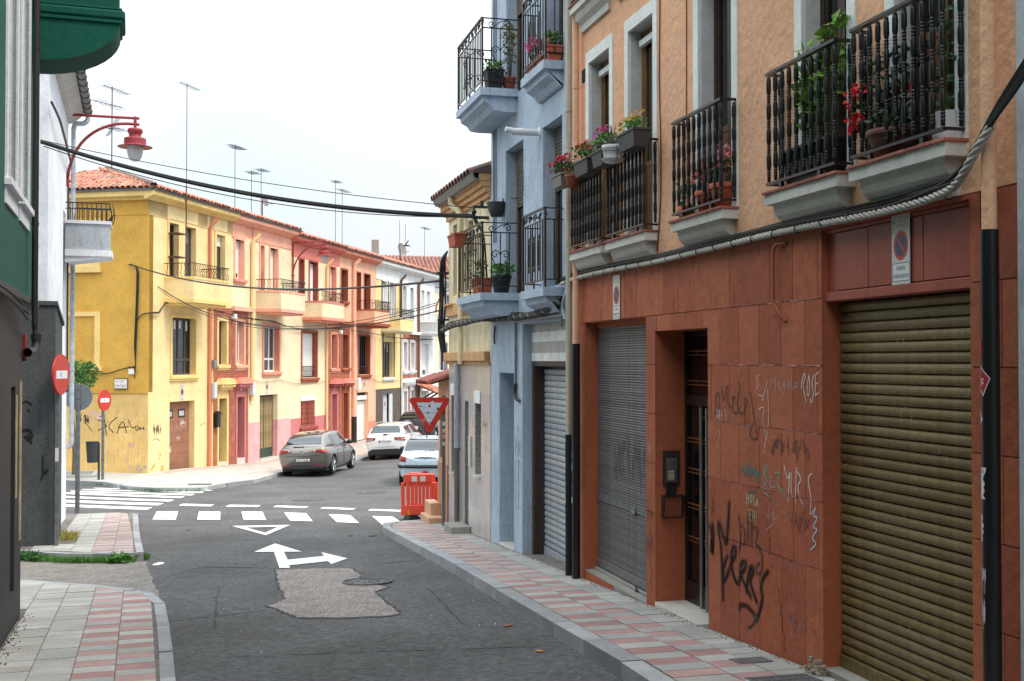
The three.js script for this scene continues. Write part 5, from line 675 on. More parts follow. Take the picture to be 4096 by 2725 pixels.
// F1: yellow corner house
{
  const H = rowThing('yellow_house', 'yellow corner house with hipped tile roof, ochre side wall and brown garage door', 'house', 0);
  const garage = [1.385, 3.14, -0.8, 2.29], win = [1.5, 3.17, 3.2, 5.17], nw = [4.9, 5.56, 3.55, 5.17], door = [4.94, 5.58, -0.8, 2.29], b1 = [1.27, 1.97, 6.45, 8.4], b2 = [2.41, 3.2, 6.45, 8.4], uw = [4.73, 5.46, 6.72, 8.38];
  const holes = [garage, win, nw, door, b1, b2, uw];
  pt('front_wall', MAT.yFront, H, wallGeo(0.001, 6.0, -0.8, 9.25, holes, -0.3, 0)); shell(H, 0.002, 6.0, 9.2, MAT.yFront);
  // side wall: built along z at x = 0
  pt('side_wall', MAT.ySide, H, wallGeo(-9.5, 0, 2.66, 9.25, [[-2.9, -1.95, 6.8, 8.3]], -0.3, 0.0).map((g) => plain(g).applyMatrix4(new THREE.Matrix4().makeRotationY(-Math.PI / 2))).map((g) => g.translate(-0.03, 0, 0)));
  pt('side_wall_base', MAT.ySideLow, H, box(-0.012, 0.28, -0.8, 2.66, -9.5, -0.0005));
  const sideBox = (z0, z1, y0, y1, d) => box(-0.03 - d, -0.0295, y0, y1, z0, z1);
  pt('side_band', MAT.ySide, H, sideBox(-9.5, 0, 8.5, 9.0, 0.02)); pt('side_band', MAT.ySide, H, sideBox(-9.5, 0, 2.62, 2.68, 0.02)); pt('blind_window_frame', MAT.yTrim, H, sideBox(-1.93, -1.75, 3.5, 5.31, 0.05), sideBox(-3.3, -1.93, 5.17, 5.31, 0.05), sideBox(-3.4, -1.66, 3.36, 3.5, 0.1));
  const sw2 = pt('side_window', MAT.frameDark, H, box(0.1, 0.14, 6.8, 8.3, -2.9, -2.84), box(0.1, 0.14, 6.8, 8.3, -2.01, -1.95), box(0.1, 0.14, 6.8, 6.88, -2.84, -2.01), box(0.1, 0.14, 8.22, 8.3, -2.84, -2.01), box(0.09, 0.14, 6.88, 8.22, -2.46, -2.4)); pt('pane', MAT.glassGrey, sw2, box(0.125, 0.13, 6.86, 8.24, -2.86, -2.0)); pt('side_sill', MAT.yTrim, H, sideBox(-3.1, -1.7, 6.62, 6.78, 0.12), sideBox(-1.94, -1.76, 6.78, 8.4, 0.05));
  frieze(H, [[0.0, 1.15], [3.3, 4.02], [4.2, 4.56], [5.6, 5.98]], 8.5, 9.0, MAT.yFront); frieze(H, [[0.0, 5.98]], 8.52, 8.999, MAT.yFront);
  pt('pilaster', MAT.yTrim, H, box(1.15, 1.24, 6.4, 8.5, 0.001, 0.05), box(4.56, 4.68, 6.4, 8.5, 0.001, 0.05));
  rowWin(H, ...win, { trim: MAT.yTrim, stiles: [0.26, 0.48, 0.76], rails: [0.27], curtain: 1 }); rowWin(H, ...nw, { trim: MAT.yTrim, tw: 0.12, stiles: [0.45], curtain: 1 });
  rowWin(H, ...b1, { sill: 0, name: 'balcony_door', stiles: [0.45] }); rowWin(H, ...b2, { sill: 0, name: 'balcony_door', stiles: [0.4], curtain: 1 }); rowWin(H, ...uw, { sill: 0, stiles: [0.5], blind: 0.25 });
  parapet(H, 0.98, 3.54, 1.08, 5.63, 6.45, MAT.yFront, MAT.yTrim, MAT.yTrim);
  bricks(H, 4.46, 6.0, -0.5, 5.68, [[4.78, 5.7, 3.3, 5.34], [4.8, 5.7, -0.8, 2.85]]);
  rowDoor(H, 4.94, 5.58, -0.08, 2.29, MAT.yTrim, MAT.woodDark, 1); doorHood(H, 4.84, 5.68, 2.62, MAT.yTrim, MAT.yTrim);
  const gd = pt('garage_door', M([152, 108, 86], { map: 'plaster', rough: 0.7 }), H, box(1.385, 3.14, -0.25, 2.29, -0.27, -0.235)); for (let i = 0; i < 7; i++) pt('door_panel', gd.material, gd, rbox(1.387, 3.138, -0.24 + i * 0.362, 0.116 + i * 0.362, -0.236, -0.212, 0.008));
  for (const x of [1.5, 2.35]) { const q = pt('door_light', MAT.blackMatt, gd, frameGeo(x, x + 0.48, 1.72, 2.0, -0.214, -0.2, 0.05)); pt('pane', M([176, 182, 188], { rough: 0.3 }), q, box(x + 0.05, x + 0.43, 1.77, 1.95, -0.211, -0.207)); }
  pp('graffiti', gd, 1.45, 3.05, 0.4, 1.7, -0.21, 400, 320, (x, w, h) => { strokes(x, w, h, scribble(5, 0.3, 0.9, 0.1, 0.4), 'rgba(226,190,170,0.5)', 4); strokes(x, w, h, scribble(3, 0.62, 0.9, 0.02, 0.24), 'rgba(240,236,236,0.8)', 4); strokes(x, w, h, scribble(3, 0.02, 0.24, 0.72, 0.98), 'rgba(240,240,240,0.9)', 6); strokes(x, w, h, scribble(2, 0.5, 0.66, 0.46, 0.62), 'rgba(230,226,226,0.7)', 4); }, { clear: true });
  pp('graffiti', H, 0.25, 0.86, 0.98, 1.75, 0.003, 240, 300, (x, w, h) => strokes(x, w, h, scribble(6, 0.08, 0.92, 0.1, 0.8).concat([[[0.1, 0.9], [0.3, 0.82], [0.6, 0.86], [0.85, 0.96]]]), 'rgba(30,30,30,0.9)', 8), { clear: true });
  pp('graffiti', H, 3.45, 3.95, 1.2, 1.62, 0.003, 200, 150, (x, w, h) => strokes(x, w, h, scribble(4, 0.05, 0.95, 0.1, 0.9), 'rgba(110,176,150,0.7)', 5), { clear: true });
  { const m = pp('graffiti', H, 0, 1.75, 0, 0.85, 0, 700, 320, (x, w, h) => strokes(x, w, h, [[[0.05, 0.18], [0.18, 0.1], [0.12, 0.4], [0.02, 0.3]], [[0.02, 0.72], [0.26, 0.52], [0.1, 0.5]], [[0.16, 0.3], [0.2, 0.9]], [[0.42, 0.2], [0.2, 0.5], [0.34, 0.8]], [[0.42, 0.84], [0.52, 0.16], [0.62, 0.8]], [[0.44, 0.6], [0.66, 0.56]], [[0.66, 0.3], [0.72, 0.68], [0.82, 0.5], [0.8, 0.72], [0.87, 0.66], [0.84, 0.5]], [[0.88, 0.62], [0.91, 0.56], [0.92, 0.66], [0.88, 0.64]], [[0.95, 0.6], [0.98, 0.58], [0.98, 0.66], [0.95, 0.62]]], 'rgba(24,24,24,0.95)', 11), { clear: true }); m.rotation.y = -Math.PI / 2; m.position.set(-0.016, 1.15, -1.85); }
  { const m = pp('graffiti', H, 0, 0.7, 0, 0.75, 0, 260, 280, (x, w, h) => strokes(x, w, h, scribble(6, 0.1, 0.8, 0.1, 0.8).concat([[[0.5, 0.5], [0.95, 0.98]]]), 'rgba(40,40,36,0.85)', 8), { clear: true }); m.rotation.y = -Math.PI / 2; m.position.set(-0.017, 1.35, -2.7); }
  // hipped roof
  const s = tiledSlope(H, -0.38, 6.0, 9.3, 0.31, 0.38, -4.6, 4.6); layTiles(s.bed, s.list, rotX(s.ang), 0);
  const hip = [], y = 9.3; for (let j = 0; j < 12; j++) { const d = 0.1 + j * 0.36; for (let z = 0.28 - d; z > -9 + d; z -= 0.21) hip.push([-0.38 + d + R(-0.03, 0.03), y + d * 0.31 + 0.04 + R(-0.01, 0.012), z + R(-0.02, 0.02)]); }
  hip.sort((p, q) => q[2] - p[2]); const near = hip.filter((p) => p[2] > -4.2), farT = hip.filter((p) => p[2] <= -4.2);
  layTiles(s.bed, [...near.slice(0, 290), ...farT], new THREE.Matrix4().makeRotationY(-Math.PI / 2).multiply(rotX(Math.atan(0.31))), Math.min(290, near.length));
  const ridge = []; for (let i = 0; i < 13; i++) { const d = 0.15 + i * 0.35; ridge.push(tileArc(0.42, 0.14).rotateX(-Math.PI / 2 + 0.22).rotateY(-Math.PI / 4).translate(-0.38 + d, y + d * 0.31 + 0.09, 0.38 - d)); } pt('hip_ridge', MAT.rtDark, s.bed, ridge, ridge.map((g, i) => ball(0.16, -0.38 + 0.3 + i * 0.35, y + (0.3 + i * 0.35) * 0.31 + 0.01, 0.38 - 0.3 - i * 0.35, 1, 0.45, 1, 6)));
  pt('eave_mortar', MAT.rtDark, s.bed, Array.from({ length: 40 }, (_, i) => new THREE.CylinderGeometry(0.085, 0.085, 0.03, 7, 1, false, -Math.PI / 2, Math.PI).rotateX(-Math.PI / 2).rotateY(-Math.PI / 2).translate(-0.42, y + 0.02, 0.3 - i * 0.21)), Array.from({ length: 30 }, (_, i) => new THREE.CylinderGeometry(0.085, 0.085, 0.03, 7, 1, false, -Math.PI / 2, Math.PI).rotateX(-Math.PI / 2).translate(-0.2 + i * 0.21, y + 0.02, 0.44)));
  cornice(H, -0.36, 6.02, 8.98, MAT.yTrim); pt('side_cornice', MAT.yTrim, H, box(-0.36, -0.03, 9.08, 9.25, -9.5, -0.001), box(-0.2, -0.03, 8.98, 9.08, -9.5, -0.001)); pt('side_gutter', MAT.galv, H, box(-0.42, -0.28, 9.25, 9.31, -9.5, 0.3));
  pipeDown(H, M([204, 124, 100]), 4.11, -0.2, 8.5); pt('cable_pipe', MAT.yTrim, H, bar([4.36, -0.2, 0.05], [4.36, 5.6, 0.05], 0.04, 0.04, 8));
  pt('meter_box', M([206, 208, 210], { rough: 0.5 }), H, rbox(4.2, 4.42, 2.32, 2.9, 0.09, 0.24, 0.02)); pt('junction_box', M([128, 128, 126]), H, rbox(4.28, 4.52, 3.42, 3.72, 0.06, 0.18, 0.02));
  pt('antenna_pole_on_wall', M([96, 62, 52]), H, bar([1.72, 6.9, 0.4], [1.72, 9.7, 0.4], 0.025, 0.025, 6), box(1.15, 1.75, 8.0, 8.04, 0.05, 0.4), box(1.15, 1.75, 7.2, 7.24, 0.05, 0.4));
}
// mail box, house plate and boxes on the yellow house
{ const m = rowThing('mail_box', 'black mail box with pitched lid on the brick beside the yellow door', 'mail box', 4.6); pt('body', MAT.black, m, rbox(4.5, 4.76, 1.25, 1.72, 0.03, 0.2, 0.01)); pt('lid', MAT.black, m, prism([[4.46, 1.72], [4.8, 1.72], [4.8, 1.74], [4.63, 1.84], [4.46, 1.74]], 0.22, 0.02)); }
{ const t = rowThing('street_name_plate', 'white framed street name plate reading CALLE de SAN PABLO on ochre wall', 'sign', 0); const f = mk('frame', M([70, 64, 58]), t, box(-0.075, -0.052, 2.76, 3.11, -1.2, -0.71)); const p = printed('print', t, -0.23, 0.23, -0.15, 0.15, 0, 512, 340, (x, w, h) => { x.fillStyle = '#e4e0da'; x.fillRect(0, 0, w, h); x.fillStyle = '#54433f'; x.textAlign = 'center'; x.font = 'bold 74px serif'; x.fillText('CALLE', w * 0.56, 100); x.font = '50px serif'; x.fillText('de', w * 0.55, 165); x.font = 'bold 92px serif'; x.save(); x.translate(w / 2, 285); x.scale(0.86, 1.2); x.fillText('SAN PABLO', 0, 0); x.restore(); x.strokeStyle = '#54433f'; x.lineWidth = 5; strokes(x, w, h, [[[0.12, 0.2], [0.16, 0.12], [0.2, 0.16], [0.17, 0.24], [0.2, 0.36]], [[0.12, 0.34], [0.16, 0.24]]], '#54433f', 12); }); p.rotation.y = -Math.PI / 2; p.position.set(-0.078, 2.935, -0.955); }
vadoSign('small no parking plate above the brown sectional garage door', [rowAt(2.24, 0)[0], 0.23, rowAt(2.24, 0)[1]], ROW, 0.24, 0.54);
// F2: pink and cream house
{
  const H = rowThing('pink_house', 'cream and pink house with green and tan slatted garage gate', 'house', 6.0), u0 = 6.001, u1 = 11.64;
  const nw = [6.4, 7.05, 3.55, 5.17], door = [6.45, 7.08, -0.8, 2.3], garage = [8.53, 10.28, -0.8, 2.31], win = [8.85, 10.35, 3.25, 5.1], uw = [6.25, 6.98, 6.85, 8.35], b1 = [8.5, 8.86, 6.4, 8.33], b2 = [9.42, 10.2, 6.4, 8.33]; const holes = [nw, door, garage, win, uw, b1, b2];
  pt('front_wall', MAT.creamWall, H, wallGeo(u0, u1, 1.25, 8.5, holes, -0.3, 0)); pt('dado', MAT.pinkDado, H, wallGeo(u0, u1, -0.8, 1.25, holes, -0.3, 0.001)); pt('upper_wall', MAT.pinkWall, H, wallGeo(u0, u1, 8.5, 9.2, [], -0.3, 0.0), box(6.001, 7.15, 8.4, 8.99, 0.001, 0.03), box(7.8, 11.6, 8.45, 8.99, 0.001, 0.03)); shell(H, u0, u1, 9.1, MAT.creamWall);
  rowWin(H, ...win, { trim: MAT.salmon, frame: MAT.frameWhite, stiles: [0.32, 0.64], rails: [0.28] }); rowWin(H, ...nw, { trim: MAT.pinkWall, frame: MAT.frameWhite, stiles: [0.5] }); rowWin(H, ...uw, { trim: MAT.pinkWall, frame: MAT.frameWhite, blind: 0.85, sillMat: MAT.salmon });
  rowWin(H, ...b1, { name: 'balcony_door', sill: 0, blind: 0.5, trim: MAT.pinkWall, tw: 0.08 }); rowWin(H, ...b2, { name: 'balcony_door', sill: 0, blind: 0.95, trim: MAT.pinkWall, tw: 0.08 });
  parapet(H, 8.17, 10.62, 1.06, 5.62, 6.42, MAT.creamWall, MAT.pinkWall, MAT.pinkWall);
  bricks(H, 6.0, 7.44, -0.5, 5.6, [[6.26, 7.2, 3.3, 5.32], [6.3, 7.25, -0.8, 2.85]]); pt('bay_cap', MAT.pinkWall, H, rbox(6.0, 7.8, 5.6, 5.78, 0, 0.16, 0.02));
  rowDoor(H, 6.46, 7.08, -0.06, 2.3, MAT.roseDado, MAT.woodDark, 1); doorHood(H, 6.34, 7.2, 2.62, MAT.roseDado, MAT.salmon);
  const g = pt('garage_gate', M([44, 66, 56], { rough: 0.5 }), H, frameGeo(8.53, 10.28, -0.33, 2.31, -0.27, -0.22, 0.08, 0.45), box(9.36, 9.44, 0.12, 2.23, -0.27, -0.215)); for (let i = 0; i < 12; i++) { const x = 8.63 + i * 0.134 + (i > 5 ? 0.05 : 0); pt('gate_slat', M([198, 168, 122], { map: 'wood' }), g, rbox(x, x + 0.085, 0.12, 2.22, -0.25, -0.222, 0.012)); }
  pt('garage_step', MAT.marble, H, box(8.5, 10.35, -0.8, -0.26, -0.28, 0.1)); cornice(H, u0, u1 + 0.3, 8.95, MAT.pinkWall); rowRoof(H, u0, u1, 9.26);
  pipeDown(H, M([236, 204, 150]), 7.66, 2.1, 8.3, 0.09, 0.08); pt('meter_box', M([214, 216, 216], { rough: 0.5 }), H, rbox(7.5, 7.75, 2.35, 2.85, 0.03, 0.2, 0.02)); pt('floodlight', MAT.white, H, rbox(5.85, 6.05, 5.28, 5.46, 0.06, 0.22, 0.02));
}
vadoSign('small no parking plate above the slatted green and tan gate', [rowAt(9.22, 0)[0], 0.27, rowAt(9.22, 0)[1]], ROW, 0.23, 0.52);
// F3: coral and cream house
{
  const H = rowThing('coral_house', 'cream house with coral frieze, red barred window and rose dado', 'house', 11.64), u0 = 11.641, u1 = 17.36;
  const win = [12.82, 14.5, 2.95, 4.95], gw = [12.72, 14.37, 0.78, 2.1], n1 = [16.33, 17.07, 3.34, 4.94], door = [16.38, 17.03, -0.8, 2.12], b1 = [12.5, 12.98, 6.3, 8.12], b2 = [13.62, 14.56, 6.3, 8.12], uw = [16.1, 16.86, 6.5, 8.1]; const holes = [win, gw, n1, door, b1, b2, uw];
  pt('front_wall', MAT.creamWall, H, wallGeo(u0, u1, 1.2, 8.2, holes, -0.3, 0)); pt('dado', MAT.roseDado, H, wallGeo(u0, u1, -0.8, 1.2, holes, -0.3, 0.001)); pt('upper_wall', MAT.coral, H, wallGeo(u0, u1, 8.2, 9.0, [], -0.3, 0.02)); shell(H, u0, u1, 8.95, MAT.creamWall);
  rowWin(H, ...win, { trim: MAT.brownRed, blind: 0.98, stiles: [0.3] }); { const r = []; for (let i = 0; i < 13; i++) r.push(tube([[12.86 + i * 0.125, 3.0, -0.1], [12.86 + i * 0.125, 3.15, -0.03], [12.86 + i * 0.125, 3.32, -0.08], [12.86 + i * 0.125, 3.45, -0.06]], 0.012, 4, 6)); pt('window_rail', MAT.blackMatt, H, r, bar([12.83, 3.45, -0.06], [14.48, 3.45, -0.06], 0.014), bar([12.83, 3.0, -0.1], [14.48, 3.0, -0.1], 0.014)); }
  rowWin(H, ...n1, { trim: MAT.salmon, tw: 0.13 }); rowWin(H, ...uw, { trim: MAT.salmon, sill: 0, blind: 0.9, tw: 0.07 }); rowWin(H, ...b1, { name: 'balcony_door', sill: 0, blind: 0.7, trim: MAT.deepRed, tw: 0.06 }); rowWin(H, ...b2, { name: 'balcony_door', sill: 0, blind: 0.95, trim: MAT.deepRed, tw: 0.06 });
  rowWin(H, ...gw, { sillMat: MAT.deepRed, frame: MAT.frameWhite }); pt('blind_box', MAT.white, H, rbox(12.7, 14.36, 1.93, 2.12, -0.1, 0.04, 0.01)); { const g = pt('window_bars', M([172, 84, 66], { rough: 0.6 }), H, frameGeo(12.74, 14.28, 0.8, 1.93, -0.04, -0.01, 0.04)); for (let i = 0; i < 12; i++) pt('bar', g.material, g, bar([12.86 + i * 0.12, 0.82, -0.025], [12.86 + i * 0.12, 1.9, -0.025], 0.02, 0.02, 6), i % 3 === 1 ? [1.0, 1.2, 1.45, 1.65].map((y) => ball(0.06, 12.86 + i * 0.12, y, -0.02, 0.8, 1.4, 0.4, 6)) : null); }
  parapet(H, 12.9, 15.6, 0.9, 5.47, 6.25, MAT.creamWall, MAT.coral, MAT.salmon);
  bricks(H, 15.75, 17.36, -0.5, 5.5, [[16.16, 17.22, 3.1, 5.1], [16.2, 17.2, -0.8, 2.6]]); rowDoor(H, 16.38, 17.03, -0.1, 2.12, MAT.roseDado, MAT.deepRed, 1); doorHood(H, 16.2, 17.2, 2.42, MAT.deepRed, MAT.coral);
  pt('bay_cap', MAT.coral, H, rbox(15.72, 17.36, 5.5, 5.66, 0, 0.16, 0.02)); cornice(H, u0, u1, 8.78, MAT.coral, 0.34); rowRoof(H, u0, u1, 9.06); pipeDown(H, M([226, 192, 150]), 15.6, -0.4, 8.0, 0.08, 0.06); pt('corner_pipe', MAT.deepRed, H, bar([11.7, 6.8, 0.06], [11.7, 8.8, 0.06], 0.04, 0.04, 6)); pt('floodlight', MAT.white, H, rbox(17.15, 17.35, 4.98, 5.16, 0.05, 0.2, 0.02));
}
// F4: peach house
{
  const H = rowThing('peach_house', 'peach house with brown window surrounds and white roller garage door', 'house', 17.36), u0 = 17.361, u1 = 22.7;
  const n1 = [17.8, 18.55, 3.34, 4.95], door = [17.88, 18.5, -0.8, 2.13], win = [20.03, 21.65, 3.0, 4.95], garage = [19.88, 21.53, -0.8, 2.11], uw = [17.62, 18.4, 6.58, 8.08], b1 = [19.75, 20.3, 6.2, 8.1], b2 = [20.85, 21.72, 6.2, 8.1]; const holes = [n1, door, win, garage, uw, b1, b2];
  pt('front_wall', MAT.peachWall, H, wallGeo(u0, u1, -0.8, 9.0, holes, -0.3, 0)); shell(H, u0, u1, 8.95, MAT.peachWall); pt('dado', MAT.salmon, H, wallGeo(19.1, u1, -0.8, 0.58, [garage], 0.0005, 0.004));
  rowWin(H, ...win, { trim: MAT.brownRed, stiles: [0.2, 0.4, 0.6, 0.8], frame: MAT.blackMatt }); rowWin(H, ...n1, { trim: MAT.brownRed, tw: 0.12 }); rowWin(H, ...uw, { trim: MAT.brownRed, tw: 0.09, frame: MAT.blackMatt }); rowWin(H, ...b1, { name: 'balcony_door', sill: 0, trim: MAT.brownRed, tw: 0.06, frame: MAT.blackMatt }); rowWin(H, ...b2, { name: 'balcony_door', sill: 0, trim: MAT.brownRed, tw: 0.06, frame: MAT.blackMatt });
  { const r = []; for (let i = 0; i < 12; i++) r.push(tube([[20.08 + i * 0.13, 3.02, -0.08], [20.08 + i * 0.13, 3.2, -0.02], [20.08 + i * 0.13, 3.4, -0.06]], 0.012, 4, 5)); pt('window_rail', MAT.blackMatt, H, r, bar([20.05, 3.4, -0.06], [21.62, 3.4, -0.06], 0.014)); }
  parapet(H, 19.55, 21.95, 1.02, 5.42, 6.18, MAT.peachWall, MAT.brownRed, MAT.brownRed); bricks(H, 17.36, 18.78, -0.5, 5.45, [[17.62, 18.7, 3.1, 5.1], [17.7, 18.68, -0.8, 2.6]]); pt('bay_cap', MAT.brownRed, H, rbox(17.36, 19.1, 5.45, 5.6, 0, 0.16, 0.02));
  rowDoor(H, 17.88, 18.5, -0.1, 2.13, MAT.brownRed, MAT.woodDark, 1); doorHood(H, 17.72, 18.66, 2.42, MAT.brownRed, MAT.salmon);
  rollerShutter(H, 19.88, 21.53, -0.33, 1.75, -0.24, 0.11, 0.018, MAT.blindWhite, 0.12); pt('shutter_box', MAT.white, H, rbox(19.87, 21.5, 1.72, 1.94, -0.2, -0.06, 0.01)); pt('louvre', MAT.blackMatt, H, box(19.88, 21.53, 1.94, 2.11, -0.24, -0.2));
  cornice(H, u0, u1 + 0.35, 8.72, MAT.salmon); rowRoof(H, u0, u1, 9.02); pipeDown(H, M([230, 178, 150]), 19.15, 0.6, 8.3, 0.1, 0.11); pt('pipe_sleeve', MAT.blackMatt, H, bar([19.15, -0.4, 0.12], [19.15, 0.95, 0.12], 0.13, 0.13, 10)); pt('meter_box', MAT.white, H, rbox(19.6, 19.95, 2.25, 2.85, 0.02, 0.2, 0.02));
}
vadoSign('small no parking plate above the white roller garage door', [rowAt(20.95, 0)[0], 0.14, rowAt(20.95, 0)[1]], ROW, 0.22, 0.52);
// F5: yellow and white house with dark stone base
{
  const H = rowThing('lemon_house', 'pale yellow and white house with dark stone base and white garage gate', 'house', 22.7), u0 = 22.701, u1 = 28.45;
  const win = [23.9, 25.56, 2.8, 4.72], garage = [23.88, 25.55, -0.8, 1.92], n1 = [27.4, 28.1, 3.15, 4.75], door = [27.44, 28.06, -0.8, 1.98], b1 = [23.65, 24.5, 6.0, 7.95], b2 = [24.92, 25.84, 6.0, 7.95], uw = [27.25, 27.92, 6.3, 7.92]; const holes = [win, garage, n1, door, b1, b2, uw];
  pt('front_wall', MAT.paleYellow, H, wallGeo(u0, 26.9, 2.2, 8.0, holes, -0.3, 0)); pt('white_wall', MAT.whiteWall, H, wallGeo(26.9, u1, -0.8, 8.0, holes, -0.3, 0), wallGeo(u0, u1, 8.0, 8.95, [], -0.3, 0.03)); shell(H, u0, u1, 8.9, MAT.whiteWall);
  const st = pt('stone_base', MAT.mortar, H, wallGeo(u0, 26.9, -0.8, 2.2, holes, -0.3, -0.005)); for (let j = 0; j < 7; j++) for (let i = 0; i < 12; i++) { const x = u0 + i * 0.36 - (j % 2) * 0.18, q = wallGeo(Math.max(u0, x) + 0.006, Math.min(26.9, x + 0.35), -0.7 + j * 0.41 + 0.006, -0.29 + j * 0.41, holes, -0.006, R(0.002, 0.012)); if (q.length) pt('stone', MAT.stoneTile, st, q); }
  rowWin(H, ...win, { frame: MAT.galv, stiles: [0.2, 0.45, 0.7], sillMat: MAT.whiteWall, curtain: 1 }); rowWin(H, ...n1, { trim: MAT.whiteWall, frame: MAT.frameWhite, tw: 0.15 }); rowWin(H, ...uw, { trim: MAT.whiteWall, sill: 0, frame: MAT.frameWhite, tw: 0.08 }); rowWin(H, ...b1, { name: 'balcony_door', sill: 0, frame: MAT.frameWhite, blind: 0.9, trim: MAT.whiteWall, tw: 0.06 }); rowWin(H, ...b2, { name: 'balcony_door', sill: 0, frame: MAT.frameWhite, trim: MAT.whiteWall, tw: 0.06 });
  pt('dark_pilaster', M([70, 62, 56]), H, [23.62, 24.66, 25.9].map((x) => box(x - 0.03, x + 0.03, 6.0, 8.0, 0.002, 0.05)), [23.8, 25.7].map((x) => box(x - 0.03, x + 0.03, 2.8, 5.2, 0.002, 0.05)));
  parapet(H, 23.58, 25.98, 1.06, 5.24, 5.92, MAT.paleYellow, M([214, 208, 190], { map: 'grimy' }), M([220, 212, 180], { map: 'grimy' })); bricks(H, 26.9, 28.45, -0.5, 5.3, [[27.2, 28.28, 2.9, 4.95], [27.24, 28.25, -0.8, 2.4]]); rowDoor(H, 27.44, 28.06, -0.2, 1.98, MAT.whiteWall, MAT.woodDark, 1); doorHood(H, 27.28, 28.2, 2.28, MAT.whiteWall, MAT.whiteWall);
  const g = pt('garage_gate', M([206, 210, 214], { rough: 0.5 }), H, box(23.88, 25.0, -0.5, 1.92, -0.2, -0.16), box(25.0, 25.55, -0.5, 1.92, -0.05, -0.01)); pt('gate_panel', g.material, g, rbox(23.95, 24.5, -0.3, 1.0, -0.161, -0.145, 0.01), rbox(24.55, 24.98, -0.3, 1.0, -0.161, -0.145, 0.01), rbox(23.95, 24.98, 1.1, 1.85, -0.161, -0.145, 0.01));
  cornice(H, u0, u1, 8.68, MAT.whiteWall, 0.4); rowRoof(H, u0, u1, 8.98); pipeDown(H, M([92, 70, 58]), 26.7, 5.2, 8.1, 0.1, 0.07); pt('cable_pipe', MAT.white, H, bar([26.9, -0.4, 0.08], [26.9, 5.2, 0.08], 0.05, 0.05, 8));
}
vadoSign('no parking plate hanging askew on the pale gate in the dark stone base', [rowAt(24.2, 0)[0], -1.02, rowAt(24.2, 0)[1]], ROW, 0.24, 0.6);
// F6: white house
{
  const H = rowThing('white_house', 'white house with grey white balcony and brown downpipe in the terrace', 'house', 28.45), u0 = 28.451, u1 = 33.85;
  const n1 = [28.75, 29.5, 3.16, 4.75], door = [28.8, 29.45, -0.8, 2.0], win = [31.0, 32.5, 2.8, 4.72], garage = [31, 32.6, -0.8, 1.9], b1 = [30.9, 31.46, 6.1, 7.9], b2 = [32.0, 32.7, 6.1, 7.9], uw = [28.65, 29.3, 6.3, 7.9]; const holes = [n1, door, win, garage, b1, b2, uw];
  pt('front_wall', MAT.whiteWall, H, wallGeo(u0, u1, -0.8, 8.95, holes, -0.3, 0)); shell(H, u0, u1, 8.9, MAT.whiteWall);
  for (const w of [n1, uw]) rowWin(H, ...w, { trim: MAT.whiteWall, frame: MAT.frameWhite, glass: MAT.glassGrey }); rowWin(H, ...win, { frame: MAT.frameWhite, blind: 0.82, sillMat: MAT.whiteWall }); for (const w of [b1, b2]) rowWin(H, ...w, { name: 'balcony_door', sill: 0, frame: MAT.frameWhite, blind: 0.95, trim: MAT.whiteWall, tw: 0.07 });
  parapet(H, 30.66, 33.2, 1.03, 5.25, 5.93, MAT.greyWall, MAT.greyWall, MAT.whiteWall); bricks(H, 28.45, 29.95, -0.5, 5.2, [[28.58, 29.66, 2.9, 4.95], [28.6, 29.6, -0.8, 2.4]]); rowDoor(H, 28.8, 29.45, -0.2, 2.0, MAT.whiteWall, MAT.woodDark, 1); doorHood(H, 28.62, 29.6, 2.3, MAT.whiteWall, MAT.whiteWall); pt('bay_cap', MAT.whiteWall, H, rbox(28.45, 30.3, 5.2, 5.36, 0, 0.2, 0.02));
  pt('garage_gate', M([150, 146, 140]), H, box(31, 32.6, -0.5, 1.9, -0.24, -0.2)); cornice(H, u0, u1, 8.68, MAT.whiteWall, 0.4); rowRoof(H, u0, u1, 8.98); pipeDown(H, M([124, 86, 66]), 30.1, -0.2, 8.1, 0.1, 0.08);
  const c = pt('porch_roof', MAT.woodDark, H, alongX([[0.0, 2.35], [1.6, 1.75], [1.6, 1.8], [0, 2.42]], 29.2, 31.2), bar([29.4, 1.2, 0.02], [29.4, 1.9, 1.2], 0.05), bar([31, 1.2, 0.02], [31, 1.9, 1.2], 0.05)); for (let i = 0; i < 8; i++) for (let j = 0; j < 4; j++) pt('porch_tile', tone(MAT.rt), c, tileArc(0.46, 0.12).rotateX(-Math.PI / 2 + 0.36).translate(29.32 + i * 0.25, 1.86 + j * 0.15, 1.42 - j * 0.4));
}
// F7: last house of the row and the block closing the street
{
  const H = rowThing('ivory_house', 'ivory house with grey framed doors at the far end of the terrace', 'house', 33.85), u0 = 33.851, u1 = 40; const holes = [[35.0, 36.6, 2.0, 4.8], [34.85, 35.65, 6.0, 7.9], [36.5, 37.4, 6.0, 7.9]];
  pt('front_wall', M([240, 230, 204], { map: 'plaster' }), H, wallGeo(u0, u1, -0.8, 8.8, holes, -0.3, 0)); shell(H, u0, u1, 8.7, MAT.creamWall); holes.forEach((h) => rowWin(H, ...h, { trim: M([150, 152, 154]), frame: MAT.frameWhite, sill: 0 })); pt('blue_frieze', M([196, 206, 220]), H, box(u0, u1, 8.0, 8.6, 0.001, 0.03)); cornice(H, u0, u1, 8.6, MAT.greyWall, 0.4); rowRoof(H, u0, u1, 8.9);
  pt('awning', M([224, 226, 220]), H, alongX([[0, 3.0], [1.3, 2.75], [1.3, 2.77], [0, 3.1]], 34.6, 36.8));
}
